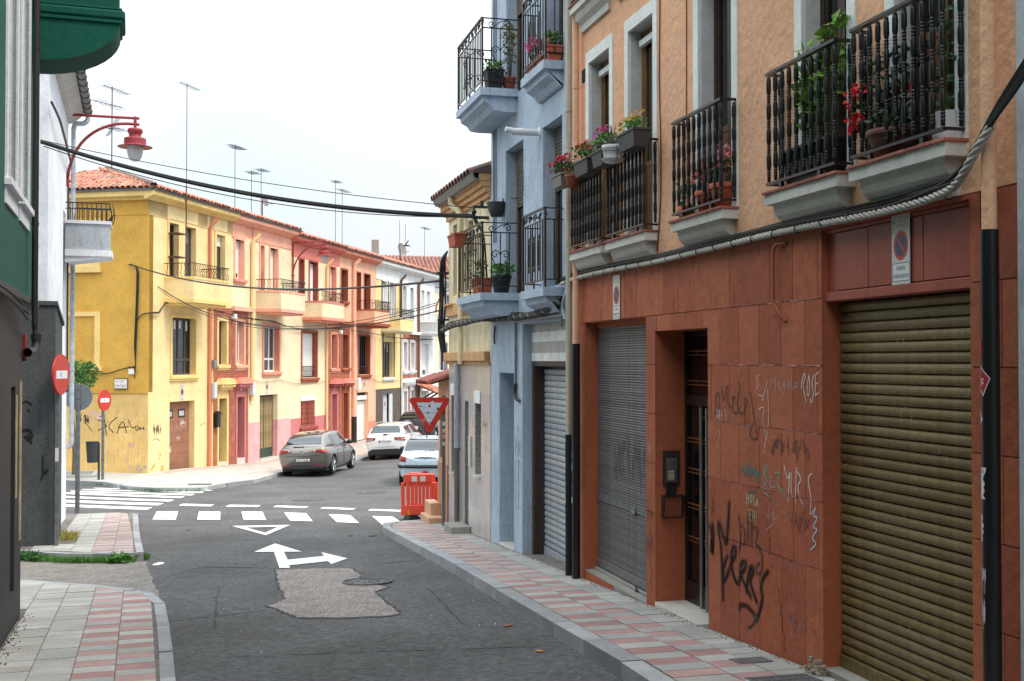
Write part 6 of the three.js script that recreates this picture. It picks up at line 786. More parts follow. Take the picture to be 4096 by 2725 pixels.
{
  const p = [27, -100], H = thing('brown_roofed_block', 'brick block with brown tiled roof and orange cornice closing the street', 'building', [p[0], -2.4, p[1]], 0);
  const w = mk('wall', M([150, 98, 76], { map: 'terracotta' }), H, box(-14, 12, -0.5, 9.6, -9, 0)); mk('cornice', M([216, 112, 84], { map: 'plaster' }), H, box(-14.4, 12.4, 9.6, 10.7, -9.4, 0.5)); for (let i = 0; i < 8; i++) { const f = mk('window', MAT.frameWhite, w, box(-12 + i * 3, -10.8 + i * 3, 6.6, 8.6, 0.002, 0.06)); mk('pane', MAT.glassGrey, f, box(-11.9 + i * 3, -10.9 + i * 3, 6.7, 8.5, 0.061, 0.07)); }
  const bed = mk('roof', M([124, 84, 72], { map: 'terracotta' }), H, prism([[0.8, 10.7], [0.8, 10.8], [-4.6, 13.6], [-10, 10.8], [-10, 10.7]], 27.4).rotateY(-Math.PI / 2).translate(13, 0, 0).rotateY(0));
  bed.geometry.computeVertexNormals(); const tl = [], ang = Math.atan(2.8 / 5.4); for (let j = 0; j < 17; j++) for (let i = 0; i < 76; i++) tl.push([-14.2 + i * 0.36, 10.84 + j * 0.172, 0.7 - j * 0.33]);
  const im = new THREE.InstancedMesh(planeUV(plain(tileArc(0.42, 0.18).applyMatrix4(rotX(ang)))), M([150, 104, 90], { map: 'terracotta' }), tl.length), m4 = new THREE.Matrix4(); tl.forEach((q, i) => { im.setMatrixAt(i, m4.makeTranslation(...q)); const v = R(0.8, 1.15); im.setColorAt(i, new THREE.Color(v, v, v)); }); im.name = 'roof_tiles'; im.userData.kind = 'stuff'; bed.add(im);
  mk('chimneys', M([150, 140, 132]), H, box(-13, -12.4, 12.5, 15.2, -5, -4.4), [4, 5, 6.2].map((x) => bar([x, 13, -5], [x, 14.6, -5], 0.2)));
}
// ---------- left-hand buildings: local x runs away from the viewer along the street, local z out into it ----------
const LROT = 93.8 * Math.PI / 180, LO = [-1.73, -11.4];
const leftAt = (s, w) => [LO[0] + Math.cos(LROT) * s + Math.sin(LROT) * w, LO[1] - Math.sin(LROT) * s + Math.cos(LROT) * w];
function leftThing(name, label, category, s, y) { const p = leftAt(s, 0), g = thing(name, label, category, [p[0], y, p[1]], LROT); g.off = [s, y, 0]; return g; }
Object.assign(MAT, { green: M([16, 86, 72], { map: 'plaster', bump: 'rough', bs: 0.003, rough: 0.7 }), charcoal: M([58, 59, 63], { map: 'grimy', bump: 'fine', bs: 0.002, rough: 0.6 }), darkRender: M([82, 86, 88], { map: 'grimy', bump: 'rough', bs: 0.006, rough: 0.9 }), whiteRender: M([236, 240, 248], { map: 'plaster', bump: 'fine', bs: 0.003 }), lampRed: M([142, 42, 50], { rough: 0.45 }) });
{
  const H = leftThing('green_house', 'dark green house with charcoal ground floor and a projecting green bay', 'house', -3, -0.6);
  const ws = [[-1.72, -0.98], [-0.55, 0.2]];
  pt('ground_floor_wall', MAT.charcoal, H, wallGeo(-30, -0.08, -1.2, 2.2, [[-3.6, -2.2, -1.2, 1.7], [-1.05, -0.68, -0.4, 1.38]], -0.3, 0)); pt('shop_pane', MAT.glass, H, box(-3.6, -2.2, -1, 1.7, -0.2, -0.19)); pt('corner_wall', MAT.charcoal, H, box(-0.38, -0.08, -1.2, 2.2, -6, -0.301));
  const nw = pt('window', MAT.black, H, frameGeo(-1.05, -0.68, -0.4, 1.38, -0.2, -0.12, 0.05)); pt('pane', MAT.glass, nw, box(-1.0, -0.73, -0.35, 1.33, -0.17, -0.165)); pt('plinth', MAT.galv, H, box(-9, -2.1, -1.2, -0.42, 0.001, 0.015));
  pt('notice', M([206, 190, 150], { map: 'wood' }), H, box(-0.3, -0.2, -0.02, 1.42, 0.0005, 0.012), box(-0.66, -0.58, 0.4, 1.3, 0.0005, 0.01));
  pt('upper_wall', MAT.green, H, wallGeo(-30, 1.25, 2.2, 7.4, ws.map((w) => [w[0], w[1], 3.05, 5.6]), -0.3, 0.012), box(-30, 1.25, 2.2, 7.4, -6, -5.7), box(0.95, 1.25, 2.2, 7.4, -5.7, -0.301), box(-9, 1.24, 2.2, 2.3, -5.7, -0.301)); pt('edge_strip', MAT.blackMatt, H, rbox(-9, 1.2, 2.14, 2.2, -0.2, 0.05, 0.01));
  for (const [a, b] of ws) { const t = pt('window_surround', MAT.whiteRender, H, frameGeo(a - 0.1, b + 0.1, 2.84, 5.7, -0.02, 0.03, 0.1, 0.2)); pt('reveal', MAT.whiteRender, t, box(a, a + 0.012, 3.04, 5.6, -0.25, -0.021), box(b - 0.012, b, 3.04, 5.6, -0.25, -0.021)); pt('sill', MAT.whiteRender, t, rbox(a - 0.12, b + 0.12, 2.98, 3.04, -0.2, 0.07, 0.006)); const w = pt('window', MAT.frameWhite, H, frameGeo(a + 0.012, b - 0.012, 3.04, 5.6, -0.24, -0.2, 0.05)); pt('pane', MAT.glass, w, box(a + 0.06, b - 0.06, 3.09, 5.55, -0.225, -0.22)); }
  const by0 = 0.15, bay = pt('bay', MAT.green, H, box(0.62, 1.25, 5.02 + by0, 8.6, 0.013, 0.82), (() => { const pr = [[0.013, 4.44 + by0]]; for (let i = 1; i <= 10; i++) { const a = i / 10 * Math.PI / 2; pr.push([0.013 + 0.82 * Math.sin(a), 4.88 + by0 - 0.44 * Math.cos(a)]); } pr.push([0.84, 4.9 + by0], [0.013, 4.9 + by0]); return alongX(pr, 0.63, 1.25); })()); pt('bay_moulding', MAT.green, bay, rbox(0.6, 1.25, 4.9 + by0, 5.0 + by0, 0.02, 0.88, 0.03, 2), rbox(0.61, 1.25, 4.86 + by0, 4.9 + by0, 0.02, 0.85, 0.01), rbox(0.61, 1.25, 5.0 + by0, 5.02 + by0, 0.02, 0.85, 0.006));
  pt('rain_pipe', MAT.blackMatt, H, bar([0.3, 1.95, 0.075], [0.3, 8.4, 0.075], 0.03, 0.03, 12), [2.9, 4.6].map((y) => bar([0.3, y, 0.075], [0.3, y + 0.03, 0.075], 0.034, 0.034, 12)), tube([[0.3, 1.98, 0.075], [0.31, 1.9, 0.08], [0.3, 1.84, 0.09]], 0.028, 10), tube([[0.3, 1.86, 0.09], [0.28, 1.74, 0.09], [0.16, 1.69, 0.07], [-0.15, 1.68, 0.05]], 0.042, 10), bar([0.3, 1.8, 0.09], [0.3, 1.86, 0.09], 0.05, 0.05, 12)); pt('red_plate', M([130, 30, 34]), H, box(0.0, 0.2, 1.6, 1.85, -0.02, 0.02));
  pt('cable', MAT.blackMatt, H, Array.from({ length: 4 }, (_, k) => tube([[-6, 2.16, 0.07 + k * 0.01], [-2, 2.1 + R(-0.03, 0.03), 0.08], [-0.8, 2.02 + R(-0.05, 0.05), 0.09], [-0.2, 2.0 + R(-0.04, 0.04), 0.08]], 0.012, 5)));
}
{
  const H = leftThing('dark_wall', 'dark grey rendered lean-to with sloping coping before the white house', 'wall', 7, -1.1);
  const prof = [[-3.5, -1.8], [-0.13, -1.8], [-0.13, 2.42], [-0.3, 2.5], [-3.5, 2.5]]; pt('wall', MAT.darkRender, H, prism([[6.85, -1.8], [8.6, -1.8], [8.6, 2.2], [6.85, 2.46]], 3.4, -3.53).translate(0, 0, 0)); pt('coping', MAT.darkRender, H, prism([[6.82, 2.44], [8.63, 2.18], [8.63, 2.24], [6.82, 2.5]], 3.46, -3.56)); pt('corner_strip', M([64, 64, 66], { map: 'grimy' }), H, box(6.84, 7.0, -1.7, 1.1, -0.129, -0.11));
  const m = (s0, y, w, h, n, c) => { const q = printed('graffiti', H, -w / 2, w / 2, 0, h, 0, 160, 160, (x, W, HH) => strokes(x, W, HH, n, c, 22, 10), { clear: true }); q.rotation.y = -Math.PI / 2; q.position.set(6.847 - 7, y + 1.1, s0); };
  m(-0.5, 0.35, 0.22, 0.3, [[[0.2, 0.3], [0.5, 0.2], [0.8, 0.5], [0.6, 0.8], [0.3, 0.6]], [[0.5, 0.5], [0.7, 0.9]]], 'rgba(20,20,22,0.8)'); m(-0.52, 0.8, 0.2, 0.25, [[[0.1, 0.4], [0.4, 0.1], [0.8, 0.4]], [[0.6, 0.7], [0.65, 0.75]]], 'rgba(20,20,22,0.6)'); m(-0.28, -0.2, 0.16, 0.4, [[[0.4, 0.05], [0.45, 0.7], [0.3, 0.9]], [[0.45, 0.7], [0.8, 0.6]]], 'rgba(20,20,22,0.9)');
}
{
  const H = leftThing('white_corner_house', 'tall white rendered house with pale downpipe and grey balcony at the crossing', 'house', 10, -1.3), z = -0.26;
  pt('wall', MAT.whiteRender, H, wallGeo(7.05, 12.5, -2, 6.6, [[9.3, 10.1, -2, 1.0], [11.0, 11.8, 2.2, 4.4]], z - 0.3, z), box(7.05, 7.35, -2, 6.6, -7, z - 0.301), box(12.2, 12.5, -2, 6.6, -7, z - 0.301), box(7.05, 12.5, -2, 6.6, -7.3, -7)); pt('door', MAT.galv, H, box(9.3, 10.1, -1.9, 1.0, z - 0.25, z - 0.2)); { const w = pt('window', MAT.frameWhite, H, frameGeo(11.0, 11.8, 2.2, 4.4, z - 0.25, z - 0.2, 0.05)); pt('pane', MAT.glass, w, box(11.05, 11.75, 2.25, 4.35, z - 0.23, z - 0.225)); }
  pt('soffit', M([206, 204, 198], { map: 'grimy' }), H, alongX([[z, 6.3], [z + 0.08, 6.32], [z + 0.2, 6.42], [z + 0.28, 6.5], [z + 0.28, 6.6], [z, 6.6]], 6.95, 12.6)); pt('roof', MAT.edging[1], H, alongX([[z + 0.36, 6.6], [z + 0.36, 6.66], [-3.6, 7.9], [-7.3, 6.66], [-7.3, 6.6]], 6.95, 12.65));
  const gut = pt('gutter', MAT.galv, H, (() => { const pr = []; for (let i = 0; i <= 8; i++) { const a = Math.PI + i / 8 * Math.PI; pr.push([z + 0.36 + Math.cos(a) * 0.08, 6.56 + Math.sin(a) * 0.08]); } for (let i = 8; i >= 0; i--) { const a = Math.PI + i / 8 * Math.PI; pr.push([z + 0.36 + Math.cos(a) * 0.07, 6.56 + Math.sin(a) * 0.07]); } return alongX(pr, 6.9, 12.6); })()); for (let i = 0; i < 12; i++) pt('gutter_bracket', MAT.blackMatt, gut, new THREE.TorusGeometry(0.086, 0.008, 4, 10, Math.PI).rotateZ(Math.PI).rotateY(Math.PI / 2).translate(7.1 + i * 0.48, 6.56, z + 0.36));
  pt('rain_pipe', M([190, 202, 212], { map: 'metal', rough: 0.5 }), H, bar([12.42, 0.05, z + 0.1], [12.42, 6.2, z + 0.1], 0.043, 0.043, 12), tube([[12.42, 6.18, z + 0.1], [12.43, 6.28, z + 0.14], [12.45, 6.3, z + 0.28], [12.46, 6.38, z + 0.36], [12.46, 6.5, z + 0.36]], 0.048, 10), [1.4, 3.4, 5].map((y) => bar([12.42, y, z + 0.1], [12.42, y + 0.04, z + 0.1], 0.05, 0.05, 12)), tube([[12.42, 0.08, z + 0.1], [12.42, -0.04, z + 0.09], [12.42, -0.1, z + 0.02]], 0.044, 10));
  pt('wall_cable', MAT.blackMatt, H, Array.from({ length: 3 }, (_, k) => bar([11.9 + k * 0.1, 1.0, z + 0.03], [11.88 + k * 0.1, 5.3, z + 0.03], 0.014, 0.014, 5)), tube([[11.95, 5.3, z + 0.03], [11.9, 5.4, z + 0.08], [10, 5.42, z + 0.1], [8, 5.46, z + 0.1], [6.9, 5.5, z + 0.05]], 0.02, 6));
  const by = 3.6, b = pt('balcony', M([176, 184, 192], { map: 'grimy', bump: 'rough', bs: 0.003 }), H, box(11.6, 12.45, by + 0.12, by + 0.62, z, 0.54)); pt('balcony_rim', MAT.whiteRender, b, box(11.57, 12.48, by + 0.62, by + 0.68, z, 0.57), box(11.57, 12.48, by, by + 0.12, z, 0.59), alongX([[z, by - 0.12], [0.5, by - 0.02], [0.56, by], [z, by]], 11.6, 12.45));
  const rl = []; for (let i = 0; i <= 9; i++) { const q = z + 0.05 + i * 0.085; for (const s of [11.62, 12.43]) rl.push(tube([[s, by + 0.68, q], [s - 0.05, by + 0.78, q + (i > 8 ? 0.05 : 0)], [s - 0.03, by + 0.9, q + (i > 8 ? 0.06 : 0)], [s, by + 1.02, q + (i > 8 ? 0.03 : 0)]], 0.009, 4, 8)); } for (let i = 0; i <= 8; i++) rl.push(tube([[11.62 + i * 0.1, by + 0.68, 0.5], [11.62 + i * 0.1, by + 0.78, 0.57], [11.62 + i * 0.1, by + 0.9, 0.56], [11.62 + i * 0.1, by + 1.02, 0.53]], 0.009, 4, 8)); pt('balcony_railing', MAT.blackMatt, b, rl, poly([[11.62, by + 1.02, z], [11.62, by + 1.02, 0.53], [12.43, by + 1.02, 0.53], [12.43, by + 1.02, z]], 0.012, 5), poly([[11.6, by + 0.9, z], [11.6, by + 0.9, 0.56], [12.43, by + 0.9, 0.56]], 0.009, 5));
}
// ---------- street lamps ----------
function lampModel(name, label, pos, ry, group) {      // arm along +x from the wall at x = 0, base of the bracket at y = 0
  const T = thing(name, label, 'street lamp', pos, ry, group), m = MAT.lampRed;
  mk('arm', m, T, bar([0, 1.29, 0], [1.33, 1.3, 0], 0.027, 0.027, 10), new THREE.TubeGeometry(new THREE.CatmullRomCurve3([V(0.02, 0.0, 0), V(0.03, 0.12, 0), V(0.1, 0.42, 0), V(0.26, 0.74, 0), V(0.5, 0.98, 0), V(0.82, 1.14, 0), V(1.08, 1.18, 0), V(1.33, 1.18, 0)]), 40, 0.029, 8), bar([1.25, 1.09, 0], [1.25, 1.33, 0], 0.03, 0.03, 10), bar([0.02, -0.1, 0], [0.02, 0.06, 0], 0.034, 0.034, 10), bar([-0.06, 0.0, 0], [0.09, 0.0, 0], 0.02, 0.02, 8));
  mk('hood', m, T, lathe([[0.0, 1.1], [0.13, 1.09], [0.145, 1.07], [0.145, 1.02], [0.12, 0.99], [0.115, 0.94], [0.135, 0.91], [0.205, 0.9], [0.21, 0.88], [0.21, 0.78], [0.22, 0.765], [0.33, 0.735], [0.33, 0.728], [0.17, 0.75], [0.0, 0.75]], 24).translate(1.25, 0, 0));
  mk('globe', M([206, 210, 210], { rough: 0.12, phys: { transmission: 0.35, thickness: 0, ior: 1.45 } }), T, lathe([[0.155, 0.75], [0.158, 0.7], [0.15, 0.62], [0.125, 0.53], [0.085, 0.47], [0.04, 0.45], [0, 0.447]], 22).translate(1.25, 0, 0));
  return T;
}
{
  const a = leftAt(11.9, -0.26); lampModel('street_lamp', 'dark red bracket lamp with clear globe on the white corner house', [a[0], 5.06, a[1]], LROT - Math.PI / 2, 'red bracket street lamps');
  const b = rowAt(11.7, 0.03); lampModel('street_lamp', 'dark red bracket lamp on the cream and pink terrace', [b[0], 5.28, b[1]], ROW - Math.PI / 2 + 0.0, 'red bracket street lamps').scale.set(1.16, 1.1, 1.1);
  const c = rowAt(33.9, 0.03); lampModel('street_lamp', 'dark red bracket lamp on the ivory house at the end of the terrace', [c[0], 4.75, c[1]], ROW - Math.PI / 2, 'red bracket street lamps').scale.set(1.2, 1.1, 1.1);
}
// ---------- parked cars: local -z is forward, x to the right ----------
const lerpAt = (tab, z) => { for (let i = 0; i + 1 < tab.length; i++) { const a = tab[i], b = tab[i + 1]; if ((z <= a[0] && z >= b[0])) { const t = (a[0] - z) / (a[0] - b[0] || 1); return a.map((v, k) => v + (b[k] - v) * t); } } return z > tab[0][0] ? tab[0] : tab[tab.length - 1]; };
const smoothAt = (tab, z) => { let i = 0; while (i + 2 < tab.length && z < tab[i + 1][0]) i++; const a = tab[Math.max(0, i - 1)], b = tab[i], c = tab[i + 1], d = tab[Math.min(tab.length - 1, i + 2)], t = Math.max(0, Math.min(1, (b[0] - z) / (b[0] - c[0]))); return b.map((v, k) => { const p0 = a[k], p1 = v, p2 = c[k], p3 = d[k], m1 = (p2 - p0) * 0.4, m2 = (p3 - p1) * 0.4, t2 = t * t, t3 = t2 * t; return (2 * t3 - 3 * t2 + 1) * p1 + (t3 - 2 * t2 + t) * m1 + (-2 * t3 + 3 * t2) * p2 + (t3 - t2) * m2; }); };
function loftGeo(rows, closeEnds = true) {         // rows of equal length, each a closed ring of points
  const p = [], id = [], n = rows[0].length; rows.forEach((r) => r.forEach((q) => p.push(...q)));
  for (let i = 0; i + 1 < rows.length; i++) for (let k = 0; k < n; k++) { const a = i * n + k, b = i * n + (k + 1) % n, c = a + n, d = b + n; id.push(a, c, b, b, c, d); }
  if (closeEnds) for (const [i, f] of [[0, 1], [rows.length - 1, 0]]) { const c = p.length / 3, m = rows[i].reduce((s, q) => [s[0] + q[0] / n, s[1] + q[1] / n, s[2] + q[2] / n], [0, 0, 0]); p.push(...m); for (let k = 0; k < n; k++) { const a = i * n + k, b = i * n + (k + 1) % n; f ? id.push(c, a, b) : id.push(c, b, a); } }
  const g = new THREE.BufferGeometry(); g.setAttribute('position', new THREE.Float32BufferAttribute(p, 3)); g.setIndex(id); g.computeVertexNormals(); return g;
}
function patchGeo(fn, nu, nv) { const p = [], id = []; for (let i = 0; i <= nu; i++) for (let j = 0; j <= nv; j++) p.push(...fn(i / nu, j / nv)); for (let i = 0; i < nu; i++) for (let j = 0; j < nv; j++) { const a = i * (nv + 1) + j; id.push(a, a + 1, a + nv + 1, a + 1, a + nv + 2, a + nv + 1); } const g = new THREE.BufferGeometry(); g.setAttribute('position', new THREE.Float32BufferAttribute(p, 3)); g.setIndex(id); g.computeVertexNormals(); return g; }
const CARGLASS = M([34, 40, 44], { rough: 0.03, phys: { clearcoat: 1, specularIntensity: 1 } }), TYRE = M([28, 28, 29], { rough: 0.85 }), RIM = M([176, 178, 182], { rough: 0.3, metal: 0.8 }), TRIMBLK = M([32, 32, 34], { rough: 0.55 }), REDLAMP = M([150, 18, 22], { rough: 0.12, phys: { clearcoat: 1 } }), ORLAMP = M([196, 84, 28], { rough: 0.15, phys: { clearcoat: 1 } }), CLEARLAMP = M([222, 214, 212], { rough: 0.12, phys: { clearcoat: 1 } });
function wheelParts(parent, x, z, r, w) {
  const s = Math.sign(x), t = mk('wheel', TYRE, parent, lathe([[r * 0.62, -w / 2], [r * 0.93, -w / 2], [r, -w * 0.36], [r, w * 0.36], [r * 0.93, w / 2], [r * 0.62, w / 2]], 26).rotateZ(Math.PI / 2).translate(x, r, z));
  const g = []; for (let k = 0; k < 5; k++) for (const q of [-0.12, 0.12]) { const a = k / 5 * 6.283 + q; g.push(bar([x + s * w * 0.42, r + Math.sin(a - q) * r * 0.1, z + Math.cos(a - q) * r * 0.1], [x + s * w * 0.44, r + Math.sin(a) * r * 0.62, z + Math.cos(a) * r * 0.62], r * 0.07, r * 0.08, 5)); }
  mk('rim', RIM, t, g, new THREE.TorusGeometry(r * 0.63, r * 0.045, 6, 26).rotateY(Math.PI / 2).translate(x + s * w * 0.46, r, z), new THREE.CylinderGeometry(r * 0.13, r * 0.13, 0.03, 10).rotateZ(Math.PI / 2).translate(x + s * w * 0.44, r, z)); mk('rim_shadow_disc', TRIMBLK, t, new THREE.CylinderGeometry(r * 0.62, r * 0.62, 0.02, 20).rotateZ(Math.PI / 2).translate(x + s * w * 0.2, r, z));
}
function makeCar(name, label, S, pos, ry, roll, pitch) {
  const T = thing(name, label, 'car', pos, 0, 'cars parked along the street'); T.rotation.set(pitch, ry, roll, 'YXZ'); if (S.scale) T.scale.setScalar(S.scale);
  const paint = M(S.color, { rough: S.rough ?? 0.3, metal: S.metal ?? 0.0, phys: { clearcoat: 1, clearcoatRoughness: 0.05 } }), L = S.L / 2, W = S.W / 2;
  // body tub: [z, bottom y, belt y, half width at sill, at shoulder, at belt]
  const tab = S.body, N = 34, rows = []; for (let i = 0; i <= N; i++) { const z = L - i / N * 2 * L, [, yb, yt, ws, wm, wt] = smoothAt(tab, z), ym = yb + (yt - yb) * 0.62, half = [[ws * 0.8, yb], [ws, yb + 0.06], [(ws + wm) / 2 + 0.012, yb + (yt - yb) * 0.32], [wm, ym], [wm * 0.985, ym + (yt - yb) * 0.16], [wt + 0.02, yt - 0.035], [wt - 0.02, yt], [wt * 0.5, yt + 0.012]]; rows.push([...half.map(([x, y]) => [x, y, z]), [0, yt + 0.016, z], ...half.slice().reverse().map(([x, y]) => [-x, y, z]), [0, yb, z]]); }
  const za = S.axR, zf = S.axF, r = S.wr; let bodyG = loftGeo(rows); bodyG.deleteAttribute('normal'); bodyG.setAttribute('uv', new THREE.Float32BufferAttribute(new Float32Array(bodyG.attributes.position.count * 2), 2)); bodyG.computeVertexNormals();
  try { const ev = new Evaluator(); ev.attributes = ['position', 'normal']; let br = new Brush(bodyG); br.updateMatrixWorld(); for (const z of [za, zf]) { const cg = new THREE.CylinderGeometry(r + 0.055, r + 0.055, W * 2 + 0.4, 28).rotateZ(Math.PI / 2).translate(0, r + 0.01, z); const cb = new Brush(cg); cb.updateMatrixWorld(); br = ev.evaluate(br, cb, SUBTRACTION); } bodyG = br.geometry; } catch (e) { console.log('csg', e.message); }
  const B = mk('body', paint, T, bodyG); mk('wheel_well', TRIMBLK, B, box(-W + 0.2, W - 0.2, 0.2, 0.75, za - r - 0.1, za + r + 0.08), box(-W + 0.2, W - 0.2, 0.2, 0.72, zf - r - 0.08, zf + r + 0.1), box(-W + 0.12, W - 0.12, 0.17, 0.3, -L + 0.3, L - 0.25));
  // greenhouse: [z, top y, half width at top]; belt from the body table
  const gh = S.roof, at = (z) => { const [, , yt, , , wt] = smoothAt(tab, z), [, y, w] = smoothAt(gh, z); return { yb: yt, wb: wt - 0.01, yt: Math.max(y, yt + 0.002), wt: w }; }, z0 = gh[0][0], z1 = gh[gh.length - 1][0];
  const side = (z, t, o = 0) => { const q = at(z), c = Math.sin(t * Math.PI / 2) * 0.03 * Math.min(1, (q.yt - q.yb) * 3); return [q.wb + (q.wt - q.wb) * t + c * (1 - t) + o, q.yb + (q.yt - q.yb) * t, z]; };
  const gr = []; for (let i = 0; i <= 26; i++) { const z = z0 + (z1 - z0) * i / 26, q = at(z), hs = [0, 0.25, 0.5, 0.75, 0.95].map((t) => side(z, t)), top = [[q.wt - 0.06, q.yt + 0.012, z], [q.wt * 0.5, q.yt + 0.026, z]]; const h = [...hs.map((p) => [p[0], p[1] - (p === hs[0] ? 0.05 : 0), p[2]]), ...top]; gr.push([...h, [0, q.yt + 0.03, z], ...h.slice().reverse().map((p) => [-p[0], p[1], p[2]]), [0, q.yb - 0.06, z]]); }
  mk('roof', paint, T, loftGeo(gr));
  for (const s of [1, -1]) for (const [a0, a1, b0, b1] of S.side) mk('side_window', CARGLASS, T, patchGeo((u, v) => { const za2 = a0 + (a1 - a0) * u, zb = b0 + (b1 - b0) * u, t = 0.1 + 0.74 * v, z = za2 + (zb - za2) * v, p = side(z, t, 0.006); return [s * p[0], p[1], p[2]]; }, 6, 5));
  mk('rear_window', CARGLASS, T, patchGeo((u, v) => { const z = S.rw[0] + (S.rw[1] - S.rw[0]) * v, q = at(z), w = (q.wt - S.rw[2]) * (1 - 0.0 * v), x = (u * 2 - 1) * w; return [x, q.yt + 0.03 - 0.016 * Math.abs(u * 2 - 1) ** 2 + 0.008, z + 0.012]; }, 10, 8));
  mk('windscreen', CARGLASS, T, patchGeo((u, v) => { const z = S.ws[0] + (S.ws[1] - S.ws[0]) * v, q = at(z), x = (u * 2 - 1) * (q.wt - 0.07); return [x, q.yt + 0.03 - 0.016 * Math.abs(u * 2 - 1) ** 2 + 0.008, z - 0.01]; }, 10, 6));
  for (const x of [-1, 1]) for (const z of [za, zf]) wheelParts(T, x * (W - 0.13), z, r, 0.21);
  for (const s of [-1, 1]) { const q = side(S.mirrorZ, 0.12); mk('mirror', S.mirror ?? TRIMBLK, T, ball(0.11, s * (q[0] + 0.12), q[1] + 0.05, S.mirrorZ, 1, 0.75, 0.55, 10), bar([s * q[0], q[1] + 0.02, S.mirrorZ], [s * (q[0] + 0.08), q[1] + 0.03, S.mirrorZ], 0.025)); }
  const halfAt = (z, y) => { const [, yb, yt, ws, wm, wt] = smoothAt(tab, z), ym = yb + (yt - yb) * 0.62, P = [[ws * 0.8, yb], [ws, yb + 0.06], [(ws + wm) / 2 + 0.012, yb + (yt - yb) * 0.32], [wm, ym], [wm * 0.985, ym + (yt - yb) * 0.16], [wt + 0.02, yt - 0.035], [wt - 0.02, yt]]; if (y < yb || y > yt) return -1; for (let i = 0; i + 1 < P.length; i++) if (y >= P[i][1] && y <= P[i + 1][1]) return P[i][0] + (P[i + 1][0] - P[i][0]) * (y - P[i][1]) / (P[i + 1][1] - P[i][1] + 1e-6); return wt; };
  const rear = (x, y) => { let z = L; while (z > 0.4 && halfAt(z, y) < x) z -= 0.004; return z; };
  S.extra(T, { L, W, at, paint, side, B, rear });
  return T;
}
function rearZ(S, y) { return 0; }
function plateOn(T, x, y, z, text, tilt = 0, frame) { const p = mk('number_plate', frame ?? M([230, 230, 226]), T, rbox(-0.268, 0.268, -0.062, 0.062, -0.01, 0.004, 0.004)); p.position.set(x, y, z); p.rotation.x = tilt; printed('print', p, -0.258, 0.258, -0.054, 0.054, 0.0055, 512, 108, (c, w, h) => { c.fillStyle = '#e9e9e4'; c.fillRect(0, 0, w, h); c.fillStyle = '#2a58a8'; c.fillRect(0, 0, 46, h); c.fillStyle = '#fff'; c.font = 'bold 26px sans-serif'; c.fillText('E', 14, 92); c.fillStyle = '#22242c'; c.font = 'bold 92px sans-serif'; c.save(); c.translate(64, 87); c.scale(0.94, 1); c.fillText(text, 0, 0); c.restore(); }, { rough: 0.4 }); }
// a lamp lens on the tail: outline in (x, y), following the tail's depth
function lens(T, name, m, q, rear, o = 0.014) { const f = (u, v) => { const x = (q[0][0] * (1 - u) + q[1][0] * u) * (1 - v) + (q[3][0] * (1 - u) + q[2][0] * u) * v, y = (q[0][1] * (1 - u) + q[1][1] * u) * (1 - v) + (q[3][1] * (1 - u) + q[2][1] * u) * v, e = Math.min(1, Math.min(u, 1 - u, v, 1 - v) * 8); return [x, y, rear(Math.abs(x), y) + 0.002 + o * e]; }; return mk(name, m, T, patchGeo(f, 14, 8)); }
